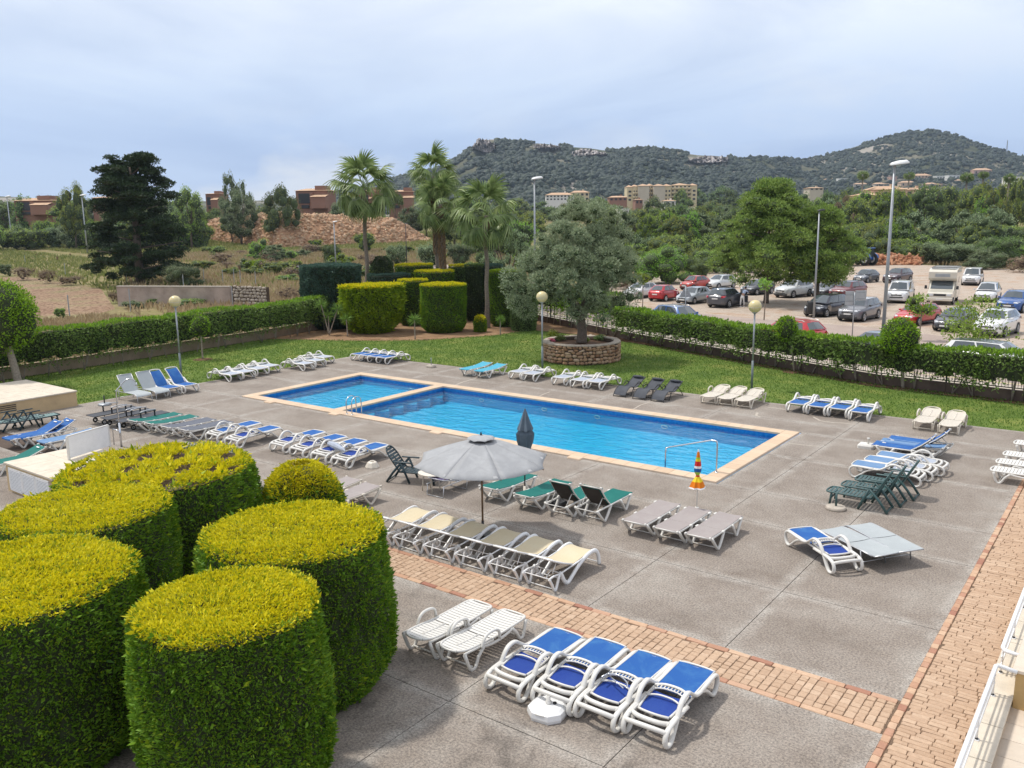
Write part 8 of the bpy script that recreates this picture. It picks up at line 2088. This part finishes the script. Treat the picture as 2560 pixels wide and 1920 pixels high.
for k, (ox_, zz_) in enumerate(((-.28, -.35), (.40, -.20))):
    c = U * ox_ + Vector((0, 0, H + zz_)); mb = MB(); mb.box(tuple(c + Nn * .05), (.55 if k == 0 else .70, .03, .85 if k == 0 else .62), rz=az, bev=.01); pl_ = mb.build('sign_plate', 'aluminium', t)
    mb = MB()
    for q in (-.2, .2): mb.box(tuple(c + Nn * .02 + Vector((0, 0, q))), (.50, .03, .05), rz=az)
    mb.build('bracket', 'galvanised', t)
# rendered wall and dry stone wall beyond the hedge
def wall_px(a, b_, top, name, label, mat, t_=.35):
    A, B = Vector(G(*a)), Vector(G(*b_)); d = B - A; L = d.length; H = z_for(A.x, A.y, top); w = tag(empty(name, (A.x, A.y, -.04), math.atan2(d.y, d.x)), label, 'wall'); return w, L, H
w, L, H = wall_px((298, 764), (580, 766), 716, 'rendered_wall', 'pale pinkish rendered wall beside the dark cypress', 'wall_render')
plain('pink_render', (.42, .33, .275), .9, var=.22, scale=.8, bmp=.4, dirt=.3)
for k in range(7): mb = MB(); mb.box((L / 7 * (k + .5), 0, H / 2), (L / 7 - .01, .35, H)); mb.build('wall_panel', 'pink_render', w); mb = MB(); mb.box((L / 7 * (k + .5), 0, H + .05), (L / 7 - .01, .45, .10), bev=.02); mb.build('coping', 'concrete_light', w)
w, L, H = wall_px((583, 767), (668, 772), 714, 'dry_stone_wall', 'dry stone wall continuing the pale rendered wall to the right', 'pale_stone')
mb = MB(); mb.box((L / 2, .2, H / 2), (L, .35, H)); mb.build('wall_core', 'mortar', w)
stone_facing(w, lambda s, z: (s, .03, 0), L, H + .05, 'pale_stone', RS(5), lambda s: True, 290, .22, .34)
# wooden posts, wire fences in the fields
post_me = MB().tube([(0, 0, 0), (0, 0, 1.0)], .09, 6).mesh('field_post', 'wood_pole')
def row_posts(name, pts, h, r, mat, label, group):
    me = MB().tube([(0, 0, 0), (0, 0, h)], r, 6).mesh(name, mat)
    for i, (px, py) in enumerate(pts): tag(link(name, me, None, (*G(px, py), -.04)), label, 'post', group)
row_posts('wooden_post', [(5, 634), (27, 640), (73, 647), (93, 651), (145, 660), (177, 651), (492, 672), (524, 678), (568, 682), (600, 688), (637, 690)], 1.5, .16, 'wood_pole', 'squat wooden post along the edge of the country track', 'wooden posts along the track')
row_posts('fence_post', [(64, 664), (164, 690), (175, 798), (327, 778), (318, 712), (460, 730), (511, 712), (558, 714), (586, 712), (602, 716), (640, 720), (583, 772)], 2.0, .045, 'galvanised', 'thin metal fence post in the fields on the left', 'thin fence posts in the left fields')

# ================================================================== far buildings
plain('cream_wall', (.62, .52, .34), .9, var=.05, scale=.5); plain('cream_side', (.52, .46, .37), .9, var=.05, scale=.5); plain('terracotta_wall', (.29, .155, .11), .9, var=.08, scale=.3); plain('roof_tile', (.50, .33, .21), .9, var=.2, scale=1); plain('white_wall', (.72, .70, .66), .9, var=.04, scale=.5); plain('villa_wall', (.60, .43, .30), .9, var=.06, scale=.4); plain('window_dark', (.035, .035, .04), .3, var=.2); plain('pink_villa', (.52, .33, .26), .9, var=.05, scale=.5)
def house(px, d, top, wpx, hpx, label, wall='villa_wall', roof='roof_tile', nwin=3, floors=1, depth=10, pitch=.22, arches=False, yaw=0.0, cat='house', group=None, flat=False, balcony=False):
    if d >= 600:
        for dd in range(560, 1640, 8):
            x, y = at(px, dd)
            if z_for(x, y, top + hpx) <= float(terrain(x, y)): break
        d = dd
    x, y = at(px, d); c = -(RW.T @ np.array([x, y, 5 - EYE]))[2]; w = wpx * c / FPX; zt = z_for(x, y, top); h = hpx * c / FPX
    t = tag(empty('far_house', (x, y, zt - h), math.atan2(ry_, rx_) + yaw), label, cat, group); rh = 0 if flat else w * pitch * .5
    rh = min(rh, h * .3); hw = h - rh
    ex = max(1.0, zt - h - float(terrain(x, y)) + 1); mb = MB(); mb.box((0, depth / 2, (hw - ex) / 2), (w, depth, hw + ex)); mb.build('wall', wall, t)
    if flat: mb = MB(); mb.box((0, depth / 2, hw + .15), (w + .4, depth + .4, .3)); mb.build('roof', wall, t)
    else:
        mb = MB(); e = .5; vs = [(-w / 2 - e, -e, hw), (w / 2 + e, -e, hw), (w / 2 + e, depth + e, hw), (-w / 2 - e, depth + e, hw), (-w * .28, depth / 2, hw + rh), (w * .28, depth / 2, hw + rh)]
        mb.add(vs, [[0, 1, 5, 4], [1, 2, 5], [2, 3, 4, 5], [3, 0, 4], [3, 2, 1, 0]]); rf = mb.build('roof', roof, t)
        mb = MB(); mb.box((w * .2, depth * .5, hw + rh), (.9, .9, 1.4)); mb.build('chimney', wall, rf)
    fh = hw / floors
    for f in range(floors):
        for k in range(nwin):
            xx = -w / 2 + w * (k + .5) / nwin; ww = min(1.6, w / nwin * .5); mb = MB(); mb.box((xx, -.02, f * fh + fh * .52), (ww, .12, fh * .5)); wn_ = mb.build('window', 'window_dark', t)
            if balcony and k % 2 == 0: mb = MB(); mb.box((xx, -.6, f * fh + fh * .25), (ww * 1.9, 1.2, fh * .30)); mb.build('balcony', wall, t)
    return t
# cream apartment block
def block(px0, px1, top, bottom, d, label):
    t = tag(empty('apartment_block', (*at((px0 + px1) / 2, d), 0)), label, 'apartment block')
    x0, y0 = at(px0, d); x1, y1 = at(px1, d); c = -(RW.T @ np.array([x0, y0, 5 - EYE]))[2]; W_ = (px1 - px0) * c / FPX; zt = z_for(*at((px0 + px1) / 2, d), top); zb_ = z_for(*at((px0 + px1) / 2, d), bottom)
    t.location.z = zb_; t.rotation_euler = (0, 0, math.atan2(ry_, rx_)); return t, W_, zt - zb_
t, W_, H_ = block(1568, 1740, 463, 504, 520, 'cream apartment block with tiled roofs and balconies below the ridge')
fl = 4; fh = H_ / fl
def seg(x0, x1, dy, h, wall, nwin, win=True, balc=False):
    mb = MB(); mb.box(((x0 + x1) / 2, 6 + dy, h / 2 - 6), (x1 - x0, 12, h + 12)); mb.build('wall', wall, t)
    mb = MB(); m_ = (x0 + x1) / 2; mb.add([(x0 - .3, dy - .4, h), (x1 + .3, dy - .4, h), (x1 + .3, 12.4 + dy, h), (x0 - .3, 12.4 + dy, h), (m_, 6 + dy, h + 1.3)], [[0, 1, 4], [1, 2, 4], [2, 3, 4], [3, 0, 4], [3, 2, 1, 0]]); mb.build('roof', 'roof_tile', t)
    if win:
        for f in range(int(h / fh)):
            for k in range(nwin):
                xx = x0 + (x1 - x0) * (k + .5) / nwin; mb = MB(); mb.box((xx, dy - .02, f * fh + fh * .55), ((x1 - x0) / nwin * .45, .14, fh * .46)); mb.build('window', 'window_dark', t)
                if balc: mb = MB(); mb.box((xx, dy - .7, f * fh + fh * .22), ((x1 - x0) / nwin * .8, 1.4, fh * .34), bev=.1); mb.build('balcony', 'cream_wall', t)
s = W_ / 172
seg(-86 * s, -72 * s, 1, H_ * .92, 'cream_wall', 1); seg(-72 * s, -60 * s, 0, H_ * .95, 'cream_wall', 2, True, True); seg(-60 * s, -33 * s, -2, H_ * .97, 'cream_side', 1, False); seg(-33 * s, -22 * s, 2, H_, 'cream_wall', 2, True, True); seg(-22 * s, 6 * s, -2, H_ * .96, 'cream_side', 1, False); seg(6 * s, 22 * s, 0, H_ * .96, 'cream_wall', 2); seg(22 * s, 72 * s, 1, H_, 'cream_wall', 5, True, True); seg(72 * s, 86 * s, 0, H_ * .97, 'cream_wall', 1)
house(1400, 500, 481, 70, 20, 'long low cream hotel wing behind the olive crown', 'white_wall', nwin=8, floors=2)
house(1450, 505, 476, 45, 26, 'cream house with tiled roof at the right end of the low hotel wing', 'cream_wall', nwin=4, floors=2)
house(1545, 480, 489, 44, 14, 'low orange-tiled house left of the apartment block', 'terracotta_wall', nwin=4)
house(1675, 430, 499, 26, 16, 'small white house in front of the apartment block', 'white_wall', nwin=2); house(1560, 300, 524, 24, 12, 'small white flat roof among the trees below the apartments', 'white_wall', nwin=2, flat=True)
house(1597, 460, 497, 18, 14, 'small red-brown house at the foot of the apartment block', 'terracotta_wall', nwin=2)
# villas on the right
house(2222, 330, 464, 84, 34, 'large salmon villa with hipped tile roof beside the tall lamp', 'villa_wall', nwin=4); house(2290, 360, 468, 60, 24, 'salmon villa roof right of the tall lamp', 'villa_wall', nwin=3); house(2180, 320, 482, 60, 18, 'low salmon roof in front of the large villa', 'villa_wall', nwin=2)
vl = [(2300, 900, 434, 42, 18, 'arcaded villa high on the slope', 'villa_wall', 5, 2, False), (2345, 850, 440, 22, 10, 'white cubic house on the slope, left one', 'white_wall', 3, 1, True), (2378, 850, 438, 28, 12, 'white cubic house on the slope, right one', 'white_wall', 3, 1, True), (2448, 700, 420, 44, 18, 'pink villa with hipped roof under the rocky knoll', 'pink_villa', 4, 1, False),
      (2228, 800, 442, 16, 12, 'small pink tower house on the slope', 'pink_villa', 1, 2, True), (2265, 650, 452, 36, 14, 'beige villa with wide roof on the slope', 'villa_wall', 3, 1, False), (2330, 600, 456, 40, 14, 'beige house with round bay on the slope', 'villa_wall', 3, 1, False), (2200, 620, 456, 36, 12, 'cream house left of the tall lamp', 'cream_side', 3, 1, False), (2150, 600, 457, 40, 10, 'low cream house on the far slope', 'cream_side', 3, 1, False),
      (2072, 900, 446, 32, 8, 'faint cream house at the foot of the hill', 'cream_wall', 3, 1, False), (2108, 900, 446, 32, 8, 'pale flat house at the foot of the hill', 'white_wall', 3, 1, True), (2038, 500, 467, 34, 9, 'low beige house above the big pine', 'cream_side', 3, 1, False), (2545, 500, 443, 40, 14, 'white and blue house at the right edge', 'white_wall', 3, 1, True), (2395, 640, 448, 30, 10, 'low sand coloured house among rocks', 'cream_side', 2, 1, False)]
for px, d, tp, w_, h_, lab, wa, nw, fl_, ft in vl: house(px, d, tp, w_, h_, lab, wa, nwin=nw, floors=fl_, flat=ft)
# terracotta housing on the left skyline
def terra(px, d, top, wpx, hpx, label, yaw, dark_left=True):
    t = house(px, d, top, wpx, hpx, label, 'terracotta_wall', 'roof_tile', 0, 2, 9, .16, yaw=yaw, group='terracotta houses on the skyline')
    x, y = at(px, d); c = -(RW.T @ np.array([x, y, 5 - EYE]))[2]; w = wpx * c / FPX; h = hpx * c / FPX
    mb = MB(); mb.box((-w * .20, -.05, h * .50), (w * .42, .3, h * .48)); mb.build('loggia', 'window_dark', t); mb = MB(); mb.box((w * .30, -1.2, h * .28), (w * .46, 3.6, h * .56)); mb.build('lower_wing', 'terracotta_wall', t); mb = MB(); mb.add([(w * .05, -3.3, h * .56), (w * .55, -3.3, h * .56), (w * .55, .6, h * .56 + .9), (w * .05, .6, h * .56 + .9)], [[0, 1, 2, 3]]); mb.build('lean_to_roof', 'roof_tile', t); mb = MB(); mb.box((w * .28, 3, h * 1.0), (w * .35, 5, h * .22)); mb.build('roof_room', 'terracotta_wall', t); mb = MB(); mb.box((w * .03, -.8, h * .38), (w * .06, 1.8, h * .8)); mb.build('buttress', 'terracotta_wall', t); mb = MB(); mb.box((-w * .2, -.2, h * .10), (w * .25, .3, h * .16)); mb.build('archway_shade', 'window_dark', t)  # loggia and arch are dark panels, shade of the openings put in as colour
    return t
terra(88, 290, 494, 92, 42, 'terracotta house with a dark open loggia at the far left', .0); terra(266, 300, 490, 56, 30, 'terracotta roof just left of the huge cypress', .1); terra(536, 300, 482, 34, 40, 'small terracotta house with pink upper floor right of the cypress', 0)
terra(782, 285, 470, 80, 50, 'terracotta house with loggia left of the left palm', -.1); terra(925, 295, 474, 50, 50, 'terracotta house directly behind the left palm crown', 0); terra(1005, 290, 474, 60, 46, 'terracotta house between the palms', .1)
# radio mast on the right hill
mx, my = at(2502, 1650); t = tag(empty('radio_mast', (mx, my, float(terrain(mx, my)) - 3)), 'thin lattice radio mast on the right hill', 'mast'); mb = MB()
for dx, dy in ((-1.2, 0), (1.2, 0), (0, 1.5)): mb.tube([(dx, dy, 0), (dx * .2, dy * .2, 26)], .22, 4)
for k in range(8): q = 1 - k / 9; mb.tube([(-1.2 * q, 0, 3 * k), (1.2 * q, 0, 3 * k + 3)], .12, 4)
mb.build('lattice', 'galvanised', t)

# ================================================================== air
m = bpy.data.materials.new('haze_air'); m.use_nodes = True; nt = m.node_tree; nt.nodes.clear(); M['haze_air'] = m
out = nt.nodes.new('ShaderNodeOutputMaterial'); pv = nt.nodes.new('ShaderNodeVolumePrincipled'); pv.inputs['Color'].default_value = (.66, .80, 1.0, 1); pv.inputs['Density'].default_value = .00011; pv.inputs['Anisotropy'].default_value = .2
nt.links.new(pv.outputs[0], out.inputs['Volume'])
mb = MB(); mb.box((-400, 900, 130), (5600, 5600, 262)); tag(mb.build('haze', 'haze_air'), 'thin bluish air over the whole landscape', kind='stuff')
